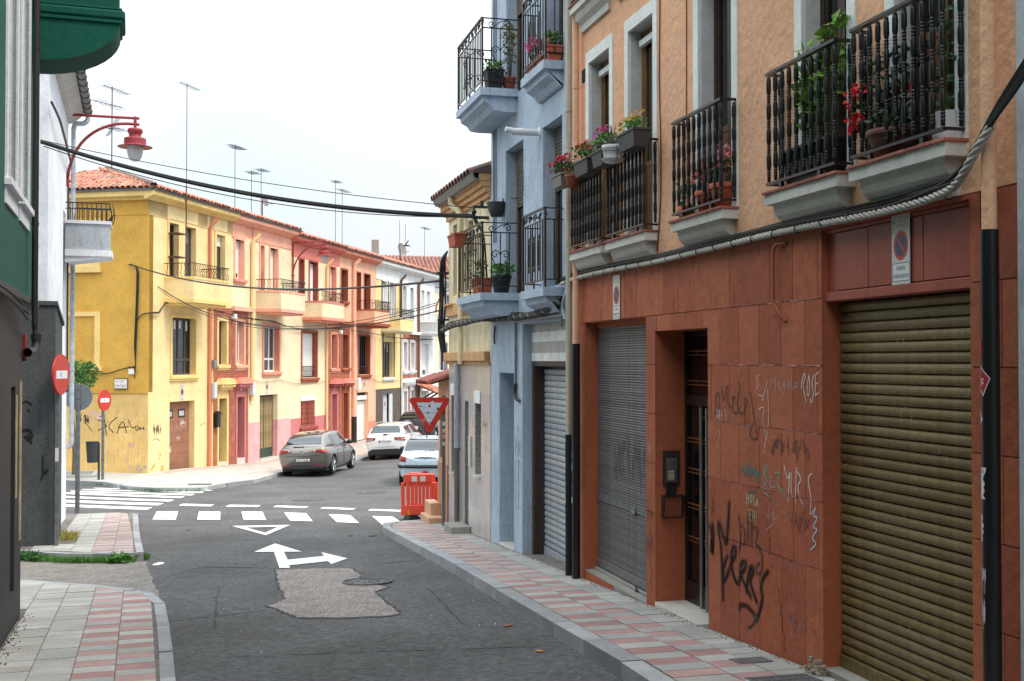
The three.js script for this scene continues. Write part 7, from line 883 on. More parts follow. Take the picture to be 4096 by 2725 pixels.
// grey hatchback
{
  const S = { L: 4.37, W: 1.81, color: [124, 119, 114], metal: 0.75, rough: 0.28, wr: 0.325, axR: 1.36, axF: -1.3, mirrorZ: -0.78,
    body: [[2.185, 0.42, 0.94, 0.6, 0.74, 0.66], [2.14, 0.3, 0.965, 0.72, 0.82, 0.72], [2.0, 0.25, 0.99, 0.78, 0.87, 0.76], [1.7, 0.22, 0.98, 0.82, 0.9, 0.79], [1.3, 0.2, 0.965, 0.84, 0.905, 0.8], [0.5, 0.19, 0.95, 0.85, 0.89, 0.81], [-0.5, 0.19, 0.93, 0.85, 0.89, 0.81], [-1.0, 0.2, 0.92, 0.84, 0.9, 0.8], [-1.6, 0.22, 0.84, 0.82, 0.88, 0.76], [-2.0, 0.26, 0.74, 0.74, 0.8, 0.66], [-2.185, 0.36, 0.64, 0.55, 0.62, 0.5]],
    roof: [[2.08, 0.99, 0.66], [1.95, 1.08, 0.66], [1.62, 1.31, 0.6], [1.35, 1.395, 0.575], [0.9, 1.44, 0.575], [0.2, 1.47, 0.58], [-0.35, 1.44, 0.58], [-0.75, 1.3, 0.6], [-1.25, 1.03, 0.66], [-1.45, 0.92, 0.68]],
    side: [[1.0, 0.82, 1.12, 0.9], [0.78, 0.06, 0.86, 0.04], [0.0, -0.95, -0.02, -0.38]], rw: [1.96, 1.42, 0.05], ws: [-0.42, -1.2],
    extra(T, { L, W, paint, B, rear }) {
      for (const s of [-1, 1]) { lens(T, 'tail_light', REDLAMP, [[s * 0.34, 0.9], [s * 0.85, 0.925], [s * 0.86, 0.77], [s * 0.4, 0.84]], rear); lens(T, 'reverse_light', CLEARLAMP, [[s * 0.36, 0.89], [s * 0.5, 0.89], [s * 0.48, 0.85], [s * 0.41, 0.85]], rear, 0.022); lens(T, 'reflector', REDLAMP, [[s * 0.42, 0.375], [s * 0.7, 0.39], [s * 0.7, 0.36], [s * 0.42, 0.345]], (x, y) => 2.17 - 0.1 * Math.max(0, x - 0.5)); }
      plateOn(T, 0, 0.545, 2.182, '9875 KDW', 0.08, TRIMBLK); mk('lower_bumper', TRIMBLK, T, rbox(-0.66, 0.66, 0.22, 0.36, 1.9, 2.165, 0.05, 2)); mk('tailgate_seam', TRIMBLK, T, tube([[-0.62, 0.9, 2.14], [-0.6, 0.74, 2.17], [-0.5, 0.7, 2.186], [0, 0.69, 2.19], [0.5, 0.7, 2.186], [0.6, 0.74, 2.17], [0.62, 0.9, 2.14]], 0.008, 4));
      mk('badge', RIM, T, new THREE.TorusGeometry(0.055, 0.009, 6, 20).translate(0, 0.83, 2.192), prism([[-0.06, 0.825], [-0.005, 0.825], [0.02, 0.84], [0.06, 0.838], [0.06, 0.833], [0.005, 0.835], [-0.02, 0.822]], 0.012, 2.186)); mk('wiper', TRIMBLK, T, bar([0.02, 1.0, 2.1], [-0.32, 1.02, 2.09], 0.012), ball(0.03, 0.02, 1.0, 2.09)); mk('roof_fin', TRIMBLK, T, prism([[1.3, 1.42], [1.12, 1.42], [1.3, 1.49]], 0.03, -0.015).rotateY(-Math.PI / 2).translate(0, 0, 0));
      for (const s of [-1, 1]) for (const z of [0.62, -0.28]) mk('door_handle', paint, T, rbox(s * 0.885 - 0.02, s * 0.885 + 0.02, 0.82, 0.85, z - 0.1, z + 0.1, 0.012)); for (const s of [-1, 1]) mk('window_chrome', RIM, T, tube([[s * 0.79, 0.975, 1.15], [s * 0.82, 0.97, 0.4], [s * 0.82, 0.95, -0.9]], 0.008, 4)); for (const s of [-1, 1]) mk('door_seam', TRIMBLK, T, tube([[s * 0.872, 0.3, 0.0], [s * 0.9, 0.6, 0.02], [s * 0.87, 0.9, 0.04]], 0.005, 4), tube([[s * 0.872, 0.3, 0.85], [s * 0.905, 0.6, 0.9], [s * 0.88, 0.85, 1.0]], 0.005, 4), tube([[s * 0.872, 0.3, -0.95], [s * 0.9, 0.6, -0.98], [s * 0.87, 0.9, -0.95]], 0.005, 4));
    } };
  makeCar('parked_car', 'grey brown metallic hatchback with plate 9875 KDW beside the rose dado', { ...S, scale: 0.96 }, [3.55, road(3.55, -39.67) + 0.0, -39.67], -21 * Math.PI / 180, 0.045, -0.02);
}
// white estate car
{
  const S = { L: 4.5, W: 1.78, color: [240, 241, 243], rough: 0.25, wr: 0.32, axR: 1.4, axF: -1.25, mirrorZ: -0.8, scale: 0.99,
    body: [[2.25, 0.4, 0.98, 0.62, 0.74, 0.68], [2.2, 0.3, 1.0, 0.72, 0.82, 0.74], [2.0, 0.24, 1.02, 0.78, 0.87, 0.78], [1.4, 0.2, 1.0, 0.83, 0.89, 0.8], [0.5, 0.19, 0.97, 0.84, 0.88, 0.8], [-0.5, 0.19, 0.94, 0.84, 0.88, 0.8], [-1.1, 0.2, 0.92, 0.83, 0.88, 0.79], [-1.7, 0.23, 0.84, 0.8, 0.86, 0.74], [-2.1, 0.28, 0.74, 0.7, 0.78, 0.62], [-2.25, 0.38, 0.64, 0.54, 0.6, 0.5]],
    roof: [[2.16, 1.02, 0.7], [2.05, 1.14, 0.7], [1.8, 1.36, 0.62], [1.6, 1.41, 0.6], [0.9, 1.44, 0.59], [0.2, 1.46, 0.59], [-0.4, 1.43, 0.59], [-0.8, 1.29, 0.61], [-1.3, 1.03, 0.66], [-1.5, 0.93, 0.68]],
    side: [[1.62, 1.02, 1.5, 0.98], [0.94, 0.1, 0.92, 0.08], [0.04, -1.0, 0.02, -0.45]], rw: [2.08, 1.74, 0.06], ws: [-0.45, -1.25], mirror: TRIMBLK,
    extra(T, { paint, rear }) {
      for (const s of [-1, 1]) { lens(T, 'tail_light', REDLAMP, [[s * 0.36, 0.94], [s * 0.84, 0.965], [s * 0.86, 0.78], [s * 0.44, 0.83]], rear); lens(T, 'reverse_light', CLEARLAMP, [[s * 0.46, 0.875], [s * 0.8, 0.87], [s * 0.8, 0.84], [s * 0.48, 0.85]], rear, 0.02); mk('roof_rail', RIM, T, tube([[s * 0.56, 1.45, 1.6], [s * 0.57, 1.51, 1.2], [s * 0.57, 1.52, 0.2], [s * 0.57, 1.47, -0.35]], 0.018, 6)); }
      mk('plate_recess', TRIMBLK, T, rbox(-0.3, 0.3, 0.69, 0.86, 2.2, 2.246, 0.01)); plateOn(T, 0, 0.77, 2.25, '8149 KMH', 0.05, TRIMBLK); mk('lower_bumper', TRIMBLK, T, prism([[-0.75, 0.24], [0.75, 0.24], [0.72, 0.38], [0.55, 0.47], [-0.55, 0.47], [-0.72, 0.38]], 0.3, 1.96)); mk('badge', RIM, T, new THREE.TorusGeometry(0.05, 0.008, 6, 18).scale(1.3, 0.75, 1).translate(0, 0.92, 2.25)); mk('tailgate_seam', TRIMBLK, T, tube([[-0.64, 0.9, 2.19], [-0.62, 0.62, 2.22], [-0.5, 0.56, 2.245], [0, 0.55, 2.25], [0.5, 0.56, 2.245], [0.62, 0.62, 2.22], [0.64, 0.9, 2.19]], 0.006, 4)); mk('wiper', TRIMBLK, T, ball(0.07, 0, 1.06, 2.17, 1.6, 0.5, 0.5), bar([0, 1.06, 2.16], [0.3, 1.08, 2.14], 0.012));
      for (const s of [-1, 1]) for (const z of [0.62, -0.28]) mk('door_handle', RIM, T, rbox(s * 0.878 - 0.02, s * 0.878 + 0.02, 0.82, 0.845, z - 0.1, z + 0.1, 0.01)); for (const s of [-1, 1]) mk('door_seam', M([150, 150, 152]), T, tube([[s * 0.864, 0.3, 0.05], [s * 0.885, 0.6, 0.06], [s * 0.86, 0.92, 0.08]], 0.005, 4), tube([[s * 0.864, 0.3, 0.95], [s * 0.89, 0.6, 1.0], [s * 0.86, 0.92, 1.05]], 0.005, 4));
    } };
  makeCar('parked_car', 'white estate car with roof rails and plate 8149 KMH before the white garage shutter', S, [7.6, road(7.6, -48.6), -48.6], -21 * Math.PI / 180, 0.045, 0);
}
// pale blue small hatchback
{
  const S = { L: 3.84, W: 1.66, color: [186, 206, 222], metal: 0.25, rough: 0.3, wr: 0.29, axR: 1.2, axF: -1.22, mirrorZ: -0.65,
    body: [[1.92, 0.36, 0.9, 0.6, 0.7, 0.66], [1.87, 0.28, 0.93, 0.68, 0.76, 0.7], [1.7, 0.24, 0.96, 0.74, 0.8, 0.72], [1.2, 0.2, 0.95, 0.77, 0.825, 0.73], [0.4, 0.19, 0.93, 0.78, 0.82, 0.74], [-0.5, 0.19, 0.91, 0.78, 0.82, 0.74], [-1.0, 0.2, 0.88, 0.77, 0.81, 0.73], [-1.5, 0.23, 0.78, 0.72, 0.77, 0.67], [-1.8, 0.28, 0.68, 0.62, 0.68, 0.56], [-1.92, 0.36, 0.58, 0.5, 0.56, 0.46]],
    roof: [[1.82, 0.94, 0.66], [1.7, 1.03, 0.66], [1.42, 1.29, 0.58], [1.2, 1.36, 0.55], [0.6, 1.41, 0.54], [0.0, 1.42, 0.54], [-0.35, 1.38, 0.54], [-0.7, 1.22, 0.57], [-1.15, 0.96, 0.62], [-1.3, 0.87, 0.63]],
    side: [[1.05, 0.2, 1.0, 0.18], [0.14, -0.85, 0.12, -0.36]], rw: [1.7, 1.34, 0.02], ws: [-0.4, -1.08],
    extra(T, { paint, rear }) {
      for (const s of [-1, 1]) { lens(T, 'tail_light', REDLAMP, [[s * 0.57, 0.87], [s * 0.76, 0.915], [s * 0.79, 0.74], [s * 0.57, 0.72]], rear, 0.02); }
      plateOn(T, 0.0, 0.74, 1.905, '9967 CGX', 0.08); mk('tailgate_grip', TRIMBLK, T, tube([[-0.34, 0.83, 1.9], [-0.1, 0.845, 1.92], [0.1, 0.845, 1.92], [0.34, 0.83, 1.9]], 0.022, 6)); mk('badge', RIM, T, ball(0.035, 0, 0.85, 1.935, 1, 1.2, 0.4)); mk('bumper_strip', TRIMBLK, T, tube([[-0.8, 0.585, 1.6], [-0.76, 0.585, 1.82], [-0.6, 0.585, 1.915], [0, 0.585, 1.95], [0.6, 0.585, 1.915], [0.76, 0.585, 1.82], [0.8, 0.585, 1.6]], 0.05, 6)); mk('fog_light', REDLAMP, T, ball(0.08, 0, 0.42, 1.91, 1.5, 0.6, 0.4)); mk('wiper', TRIMBLK, T, bar([0, 1.02, 1.74], [0.4, 1.06, 1.69], 0.014), ball(0.03, 0, 1.02, 1.74)); mk('brake_light', REDLAMP, T, rbox(-0.12, 0.12, 1.345, 1.375, 1.27, 1.31, 0.008)); mk('spoiler', TRIMBLK, T, rbox(-0.5, 0.5, 1.365, 1.385, 1.18, 1.33, 0.01)); mk('aerial', TRIMBLK, T, bar([0, 1.42, 0.95], [0, 1.47, 1.0], 0.02, 0.01)); mk('lower_bumper', paint, T, rbox(-0.72, 0.72, 0.26, 0.5, 1.6, 1.9, 0.06, 2)); mk('exhaust', TRIMBLK, T, bar([-0.5, 0.26, 1.7], [-0.5, 0.26, 1.9], 0.04));
    } };
  makeCar('parked_car', 'pale blue three door hatchback with plate 9967 CGX behind the orange barrier', S, [6.5, road(6.5, -35.3), -35.3], -13 * Math.PI / 180, 0.0, -0.03);
}
// dark car farther on
{
  const S = { L: 4.3, W: 1.74, color: [44, 46, 56], rough: 0.3, wr: 0.31, axR: 1.3, axF: -1.3, mirrorZ: -0.8, scale: 1.1,
    body: [[2.15, 0.36, 0.98, 0.62, 0.74, 0.68], [2.1, 0.28, 1.0, 0.72, 0.82, 0.72], [1.9, 0.24, 1.02, 0.78, 0.86, 0.76], [1.2, 0.2, 0.98, 0.82, 0.87, 0.78], [-0.5, 0.19, 0.93, 0.83, 0.86, 0.78], [-1.1, 0.2, 0.9, 0.82, 0.86, 0.77], [-1.7, 0.24, 0.8, 0.78, 0.83, 0.7], [-2.15, 0.36, 0.62, 0.54, 0.6, 0.5]],
    roof: [[2.05, 1.02, 0.68], [1.9, 1.14, 0.68], [1.6, 1.36, 0.6], [1.3, 1.42, 0.58], [0.4, 1.45, 0.58], [-0.3, 1.43, 0.58], [-0.7, 1.28, 0.6], [-1.2, 1.0, 0.65], [-1.4, 0.91, 0.66]],
    side: [[1.2, 0.2, 1.15, 0.18], [0.12, -0.9, 0.1, -0.4]], rw: [1.95, 1.55, 0.04], ws: [-0.42, -1.15],
    extra(T, { rear }) { for (const s of [-1, 1]) { lens(T, 'tail_light', REDLAMP, [[s * 0.64, 0.97], [s * 0.8, 0.97], [s * 0.84, 0.62], [s * 0.62, 0.62]], rear); lens(T, 'indicator', ORLAMP, [[s * 0.64, 0.94], [s * 0.81, 0.94], [s * 0.82, 0.85], [s * 0.64, 0.85]], rear, 0.022); lens(T, 'reverse_light', CLEARLAMP, [[s * 0.64, 0.82], [s * 0.82, 0.82], [s * 0.83, 0.75], [s * 0.63, 0.75]], rear, 0.022); } plateOn(T, 0, 0.72, 2.15, '', 0); } };
  makeCar('parked_car', 'dark navy car with red and amber tail light parked ahead of the white estate', S, [10.7, road(10.7, -58.6), -58.6], -27 * Math.PI / 180, 0.03, 0);
}
// ---------- signs and street furniture ----------
const SIGNRED = M([196, 48, 38], { rough: 0.45 });
function pole(T, h, r = 0.03, m = MAT.galv) { return mk('pole', m, T, rbox(-r, r, -0.3, h, -r * 0.65, r * 0.65, 0.008)); }
function disc(T, y, r, ry, front, back) { const g = new THREE.Group(); const p = mk('sign_plate', back, T, new THREE.CylinderGeometry(r, r, 0.03, 40).rotateX(Math.PI / 2).translate(0, 0, 0.05)); p.position.y = y; p.rotation.y = ry; if (front) printed('print', p, -r, r, -r, r, 0.0665, 256, 256, front, { clear: true, rough: 0.4 }); return p; }
const noEntry = (x, w, h) => { x.fillStyle = '#c23a2c'; x.beginPath(); x.arc(w / 2, h / 2, w / 2 - 2, 0, 7); x.fill(); x.fillStyle = '#e2e4ea'; x.fillRect(w * 0.16, h * 0.4, w * 0.68, h * 0.2); x.fillStyle = '#8a8a90'; x.beginPath(); x.ellipse(w * 0.44, h * 0.5, 10, 16, 0, 0, 7); x.fill(); };
{
  const a = leftAt(6.72, -0.09); let T = thing('no_entry_sign', 'large no entry sign on a steel post against the dark grey wall', 'sign', [a[0], pave(a[0], a[1]), a[1]], 0.07, 'no entry signs'); pole(T, 2.6); disc(T, 2.54, 0.3, 1.24, noEntry, SIGNRED); mk('sticker', M([206, 206, 204]), T, box(-0.025, 0.025, 1.25, 1.45, 0.021, 0.023));
  T = thing('no_entry_sign', 'small no entry sign on a post with a litter bin on the far pavement', 'sign', [-3.27, pave(-3.27, -36.5), -36.5], -0.15, 'no entry signs'); pole(T, 2.5, 0.04, MAT.galv); disc(T, 2.4, 0.32, 1.2, noEntry, SIGNRED);
  T = thing('round_sign', 'grey back of a round sign on a galvanised post at the pavement corner', 'sign', [-2.75, pave(-2.75, -25.2), -25.2], -0.26); pole(T, 2.68, 0.044); const dp = disc(T, 2.4, 0.28, Math.PI + 0.25, null, M([118, 128, 134], { map: 'metal', rough: 0.6 })); mk('bracket', MAT.galv, T, box(-0.05, 0.05, 2.38, 2.42, -0.03, 0.04));
  T = thing('litter_bin', 'dark grey litter bin hung on its own post on the far pavement', 'litter bin', [-3.43, pave(-3.43, -36.5), -36.5], -0.15); mk('post', M([54, 56, 60]), T, bar([0.05, -0.2, 0], [0.05, 1.1, 0], 0.035)); mk('bin', M([48, 52, 56], { rough: 0.6 }), T, new THREE.CylinderGeometry(0.19, 0.15, 0.62, 14).scale(1, 1, 0.8).translate(-0.13, 0.83, 0.05)); mk('rim', M([40, 44, 48]), T, new THREE.TorusGeometry(0.19, 0.015, 6, 18).rotateX(Math.PI / 2).scale(1, 1, 0.8).translate(-0.13, 1.14, 0.05));
}
{
  const px = 3.78, pz = -19.06, T = thing('give_way_sign', 'give way triangle covered in stickers on a steel post by the cream house', 'sign', [px, pave(px, pz), pz], -0.23), y0 = -pave(px, pz);
  mk('pole', M([112, 116, 118], { map: 'grimy', metal: 0.5, rough: 0.5 }), T, rbox(-0.028, 0.028, -0.3, y0 + 1.02, -0.02, 0.02, 0.006)); mk('clamp', MAT.galv, T, box(-0.26, 0.03, y0 + 0.6, y0 + 0.65, 0.0, 0.03), box(-0.26, 0.03, y0 + 0.9, y0 + 0.94, 0.0, 0.03));
  const tri = (r, c) => { const o = []; for (let k = 0; k < 3; k++) { const a = -Math.PI / 2 + k * 2.0944, cx = Math.cos(a) * (r - c), cy = Math.sin(a) * (r - c); for (let i = -3; i <= 3; i++) { const b = a + i / 3 * 1.0472; o.push([cx + Math.cos(b) * c, cy + Math.sin(b) * c]); } } return o; };
  const s = mk('triangle', SIGNRED, T, prism(tri(0.385, 0.05), 0.012, 0.032, 0.003)); s.position.set(-0.24, y0 + 0.765, 0);
  printed('print', s, -0.335, 0.335, -0.385, 0.285, 0.0455, 400, 400, (x, w, h) => {
    x.fillStyle = '#ccd2de'; x.beginPath(); x.moveTo(w * 0.17, h * 0.23); x.lineTo(w * 0.83, h * 0.23); x.lineTo(w * 0.5, h * 0.8); x.closePath(); x.fill();
    x.fillStyle = '#b02a30'; x.beginPath(); x.moveTo(w * 0.5, h * 0.26); x.lineTo(w * 0.54, h * 0.35); x.lineTo(w * 0.46, h * 0.35); x.fill(); x.fillStyle = '#d8dad6'; x.fillRect(w * 0.22, h * 0.3, 36, 28); x.fillStyle = '#3c4a40'; x.fillRect(w * 0.24, h * 0.31, 24, 14); x.fillStyle = '#5c4a1c'; x.fillRect(w * 0.68, h * 0.36, 32, 26); x.fillStyle = '#b8902c'; x.fillRect(w * 0.7, h * 0.38, 20, 8); x.fillStyle = '#b6c6d2'; x.fillRect(w * 0.54, h * 0.19, 28, 16);
    strokes(x, w, h, scribble(4, 0.36, 0.52, 0.42, 0.56), 'rgba(50,50,54,0.8)', 3); strokes(x, w, h, scribble(3, 0.3, 0.4, 0.32, 0.42), 'rgba(160,162,170,0.9)', 3); strokes(x, w, h, scribble(3, 0.54, 0.66, 0.46, 0.52), 'rgba(70,70,76,0.8)', 2.5); strokes(x, w, h, [[[0.46, 0.64], [0.5, 0.58], [0.54, 0.64]]], 'rgba(110,112,116,0.9)', 4); strokes(x, w, h, scribble(4, 0.3, 0.44, 0.58, 0.78), 'rgba(224,176,150,0.9)', 3); strokes(x, w, h, scribble(3, 0.48, 0.58, 0.72, 0.78), 'rgba(20,20,20,0.9)', 4);
  }, { clear: true, rough: 0.4 });
  for (const [y, c] of [[0.5, '#d6d6d2'], [0.38, '#bdbdb8'], [0.28, '#caa0a0'], [0.16, '#b8c4cc']]) mk('sticker', M([parseInt(c.slice(1, 3), 16), parseInt(c.slice(3, 5), 16), parseInt(c.slice(5, 7), 16)]), T, box(-0.022, 0.022, y0 + y, y0 + y + 0.07, 0.0205, 0.0225));
}
// far blue arrow sign
{ const p = rowAt(36, 2.4), T = thing('arrow_sign', 'round blue sign with white arrow down the street', 'sign', [p[0] - 0.2, pave(p[0], p[1]), p[1]], 0.9); pole(T, 3.3, 0.035); disc(T, 3.1, 0.42, 0.3, (x, w, h) => { x.fillStyle = '#2a6ab4'; x.beginPath(); x.arc(w / 2, h / 2, w / 2 - 2, 0, 7); x.fill(); x.fillStyle = '#eef'; x.fillRect(w * 0.2, h * 0.46, w * 0.5, h * 0.1); x.beginPath(); x.moveTo(w * 0.85, h * 0.51); x.lineTo(w * 0.58, h * 0.32); x.lineTo(w * 0.58, h * 0.7); x.fill(); }, MAT.galv); }
// plastic barriers
function barrier(label, x, z, ry, w) {
  const T = thing('plastic_barrier', label, 'barrier', [x, road(x, z), z], ry, 'orange plastic barriers'), m = M([232, 84, 62], { rough: 0.45 }), h = 0.92, y0 = 0.14;
  mk('panel', m, T, rbox(-w / 2, w / 2, y0, y0 + 0.2, -0.03, 0.03, 0.02, 2), rbox(-w / 2 + 0.05, w / 2 - 0.05, y0 + 0.6, h - 0.0, -0.03, 0.03, 0.03, 2), rbox(-w / 2, -w / 2 + 0.07, y0 + 0.2, y0 + 0.62, -0.03, 0.03, 0.02), rbox(w / 2 - 0.07, w / 2, y0 + 0.2, y0 + 0.62, -0.03, 0.03, 0.02));
  const n = 6; for (let i = 0; i < n; i++) { const q = -w / 2 + 0.14 + (w - 0.28) * i / (n - 1); mk('slat', m, T, rbox(q - 0.026, q + 0.026, y0 + 0.18, y0 + 0.62, -0.022, 0.022, 0.012)); }
  mk('reflector', M([214, 218, 222], { rough: 0.3 }), T, box(-w / 2 + 0.2, -w / 2 + 0.3, y0 + 0.64, y0 + 0.74, 0.03, 0.033), box(-w / 2 + 0.36, -w / 2 + 0.46, y0 + 0.64, y0 + 0.74, 0.03, 0.033)); mk('yellow_peg', M([226, 168, 50]), T, box(-w / 2 + 0.13, -w / 2 + 0.16, y0 - 0.02, y0 + 0.1, 0.025, 0.04), box(w / 2 - 0.16, w / 2 - 0.13, y0 - 0.02, y0 + 0.1, 0.025, 0.04));
  for (const q of [-w / 2 + 0.15, w / 2 - 0.15]) mk('foot', M([50, 50, 52], { rough: 0.7 }), T, prism([[-0.26, 0], [0.26, 0], [0.26, 0.02], [0.1, 0.06], [0.04, 0.15], [-0.04, 0.15], [-0.1, 0.06], [-0.26, 0.02]], 0.12, -0.06).rotateY(q < 0 ? 0.9 : 1.3).translate(q, 0.005, 0)); return T;
}
barrier('orange slatted plastic barrier with white reflectors beside the tan steps', 3.72, -21.25, -0.12, 0.64); barrier('orange plastic barrier standing askew behind the reflector fronted one', 3.86, -21.62, -0.75, 0.7);
// litter on the road
for (const [x, z, m, l, s] of [[-0.72, -16.05, [226, 226, 222], 'white scrap of paper by the alley kerb', 0.12], [2.55, -9.9, [150, 92, 50], 'brown fallen leaf against the right kerb', 0.05], [2.5, -8.7, [190, 140, 80], 'tan scrap against the right kerb', 0.04], [2.55, -18.9, [60, 92, 44], 'green fallen leaf near the right kerb end', 0.08], [2.2, -19.1, [70, 104, 50], 'green leaf lying on the asphalt near the give way blocks', 0.07], [-0.45, -21.4, [84, 110, 48], 'green leaf lying alone on the asphalt by the left kerb', 0.06]]) { const o = tag(mk('litter', M(m), scene, new THREE.SphereGeometry(s, 8, 5).scale(1, 0.14, 0.55)), l, 'litter'); o.position.set(x, road(x, z) + 0.01, z); o.rotation.y = R(0, 3); }
// ---------- plants ----------
const GREENS = [[62, 112, 44], [48, 92, 40], [88, 140, 52]].map((c) => M(c, { rough: 0.7, side: THREE.DoubleSide, phys: { transmission: 0.2, thickness: 0 } })), DARKLEAF = M([44, 76, 46], { rough: 0.5, side: THREE.DoubleSide }), LIMELEAF = M([112, 160, 52], { rough: 0.55, side: THREE.DoubleSide, phys: { transmission: 0.25, thickness: 0 } }), STEM = M([92, 84, 52]);
function leafGeo(len, wid, c = V(), dir = V(0, 1, 0), up = V(0, 0, 1)) {     // a pointed leaf folded along its rib
  const d = dir.clone().normalize(), s = V().crossVectors(d, up).normalize(), n = V().crossVectors(s, d).normalize(), P = (a, b, h) => c.clone().addScaledVector(d, a * len).addScaledVector(s, b * wid).addScaledVector(n, h * wid).toArray();
  const A = P(0, 0, 0), B = P(0.4, 0.5, 0.16), C = P(0.4, -0.5, 0.16), D = P(1, 0, -0.12), E = P(0.45, 0, 0); return [A, E, B, A, C, E, E, D, B, E, C, D];
}
const rdir = () => { const a = R(0, 6.283), y = R(-0.4, 0.9), q = Math.sqrt(1 - Math.min(0.99, y * y)); return V(Math.cos(a) * q, y, Math.sin(a) * q); };
function triMesh(name, m, parent, list) { const g = new THREE.BufferGeometry(); g.setAttribute('position', new THREE.Float32BufferAttribute(list.flat(2), 3)); g.computeVertexNormals(); return mk(name, m, parent, g); }
function leaves(n, len, wid, where) { const l = []; for (let i = 0; i < n; i++) { const c = where(i); l.push(leafGeo(len * R(0.7, 1.2), wid * R(0.7, 1.2), c, rdir(), rdir())); } return l.flat(); }
function blossom(T, c, r, m, n = 34, name = 'flower') { const l = []; for (let i = 0; i < n; i++) { const d = rdir(); l.push(leafGeo(r * R(0.35, 0.6), r * 0.5, c.clone().addScaledVector(d, r * R(0.55, 0.95)), d.clone().add(rdir()).normalize(), rdir())); } return triMesh(name, m, T, l.flat()); }
const PET = (c) => M(c, { rough: 0.75, side: THREE.DoubleSide });
const RED = PET([206, 26, 36]), CRIM = PET([214, 34, 80]), ORANGE = PET([236, 84, 46]), PINK = PET([232, 110, 160]), MAGENTA = PET([186, 70, 178]), YELLOW = PET([238, 190, 36]), SALM = PET([232, 112, 118]), PALEPINK = PET([240, 184, 190]);
const POTM = { dark: M([64, 64, 66], { rough: 0.6 }), grey: M([120, 116, 110], { rough: 0.6 }), terra: M([176, 88, 62], { rough: 0.75 }), clay: M([156, 82, 62], { map: 'terracotta', rough: 0.8 }), white: M([222, 224, 228], { rough: 0.5 }), black: M([34, 36, 38], { rough: 0.5 }) }, SOIL = M([58, 46, 38]);
function boxPot(T, m, l, d, h) { mk('planter', m, T, (() => { const g = plain(new THREE.BoxGeometry(l, h, d).translate(0, h / 2, 0)), p = g.attributes.position; for (let i = 0; i < p.count; i++) if (p.getY(i) < h / 2) { p.setX(i, p.getX(i) * 0.84); p.setZ(i, p.getZ(i) * 0.78); } g.computeVertexNormals(); return g; })(), rbox(-l / 2 - 0.008, l / 2 + 0.008, h - 0.02, h + 0.004, -d / 2 - 0.008, d / 2 + 0.008, 0.006)); mk('soil', SOIL, T, box(-l / 2 + 0.01, l / 2 - 0.01, h - 0.01, h + 0.006, -d / 2 + 0.01, d / 2 - 0.01)); }
function roundPot(T, m, r, h) { mk('pot', m, T, lathe([[0, 0], [r * 0.7, 0], [r * 0.92, h * 0.8], [r, h * 0.8], [r, h], [r * 0.9, h], [r * 0.86, h * 0.85], [0, h * 0.85]], 20)); mk('soil', SOIL, T, new THREE.CylinderGeometry(r * 0.88, r * 0.88, 0.01, 16).translate(0, h * 0.9, 0)); }
function onRight(name, label, u, y, w, group, ry = 0) { return thing(name, label, 'flower pot', [RX - w, y, u], -Math.PI / 2 + ry, group); }
function bushy(T, y0, lx, ly, lz, n, len, m, name = 'foliage') { triMesh(name, m, T, leaves(n, len, len * 0.75, () => V(R(-lx, lx), y0 + ly * Math.sqrt(rnd()), R(-lz, lz)))); mk('stems', STEM, T, Array.from({ length: 7 }, () => { const x = R(-lx, lx) * 0.7, z = R(-lz, lz) * 0.7; return bar([x * 0.4, y0 - 0.02, z * 0.4], [x, y0 + ly * R(0.6, 1), z], 0.004, 0.003, 5); })); }
const HANG = 'flower pots hung on the balcony rails';
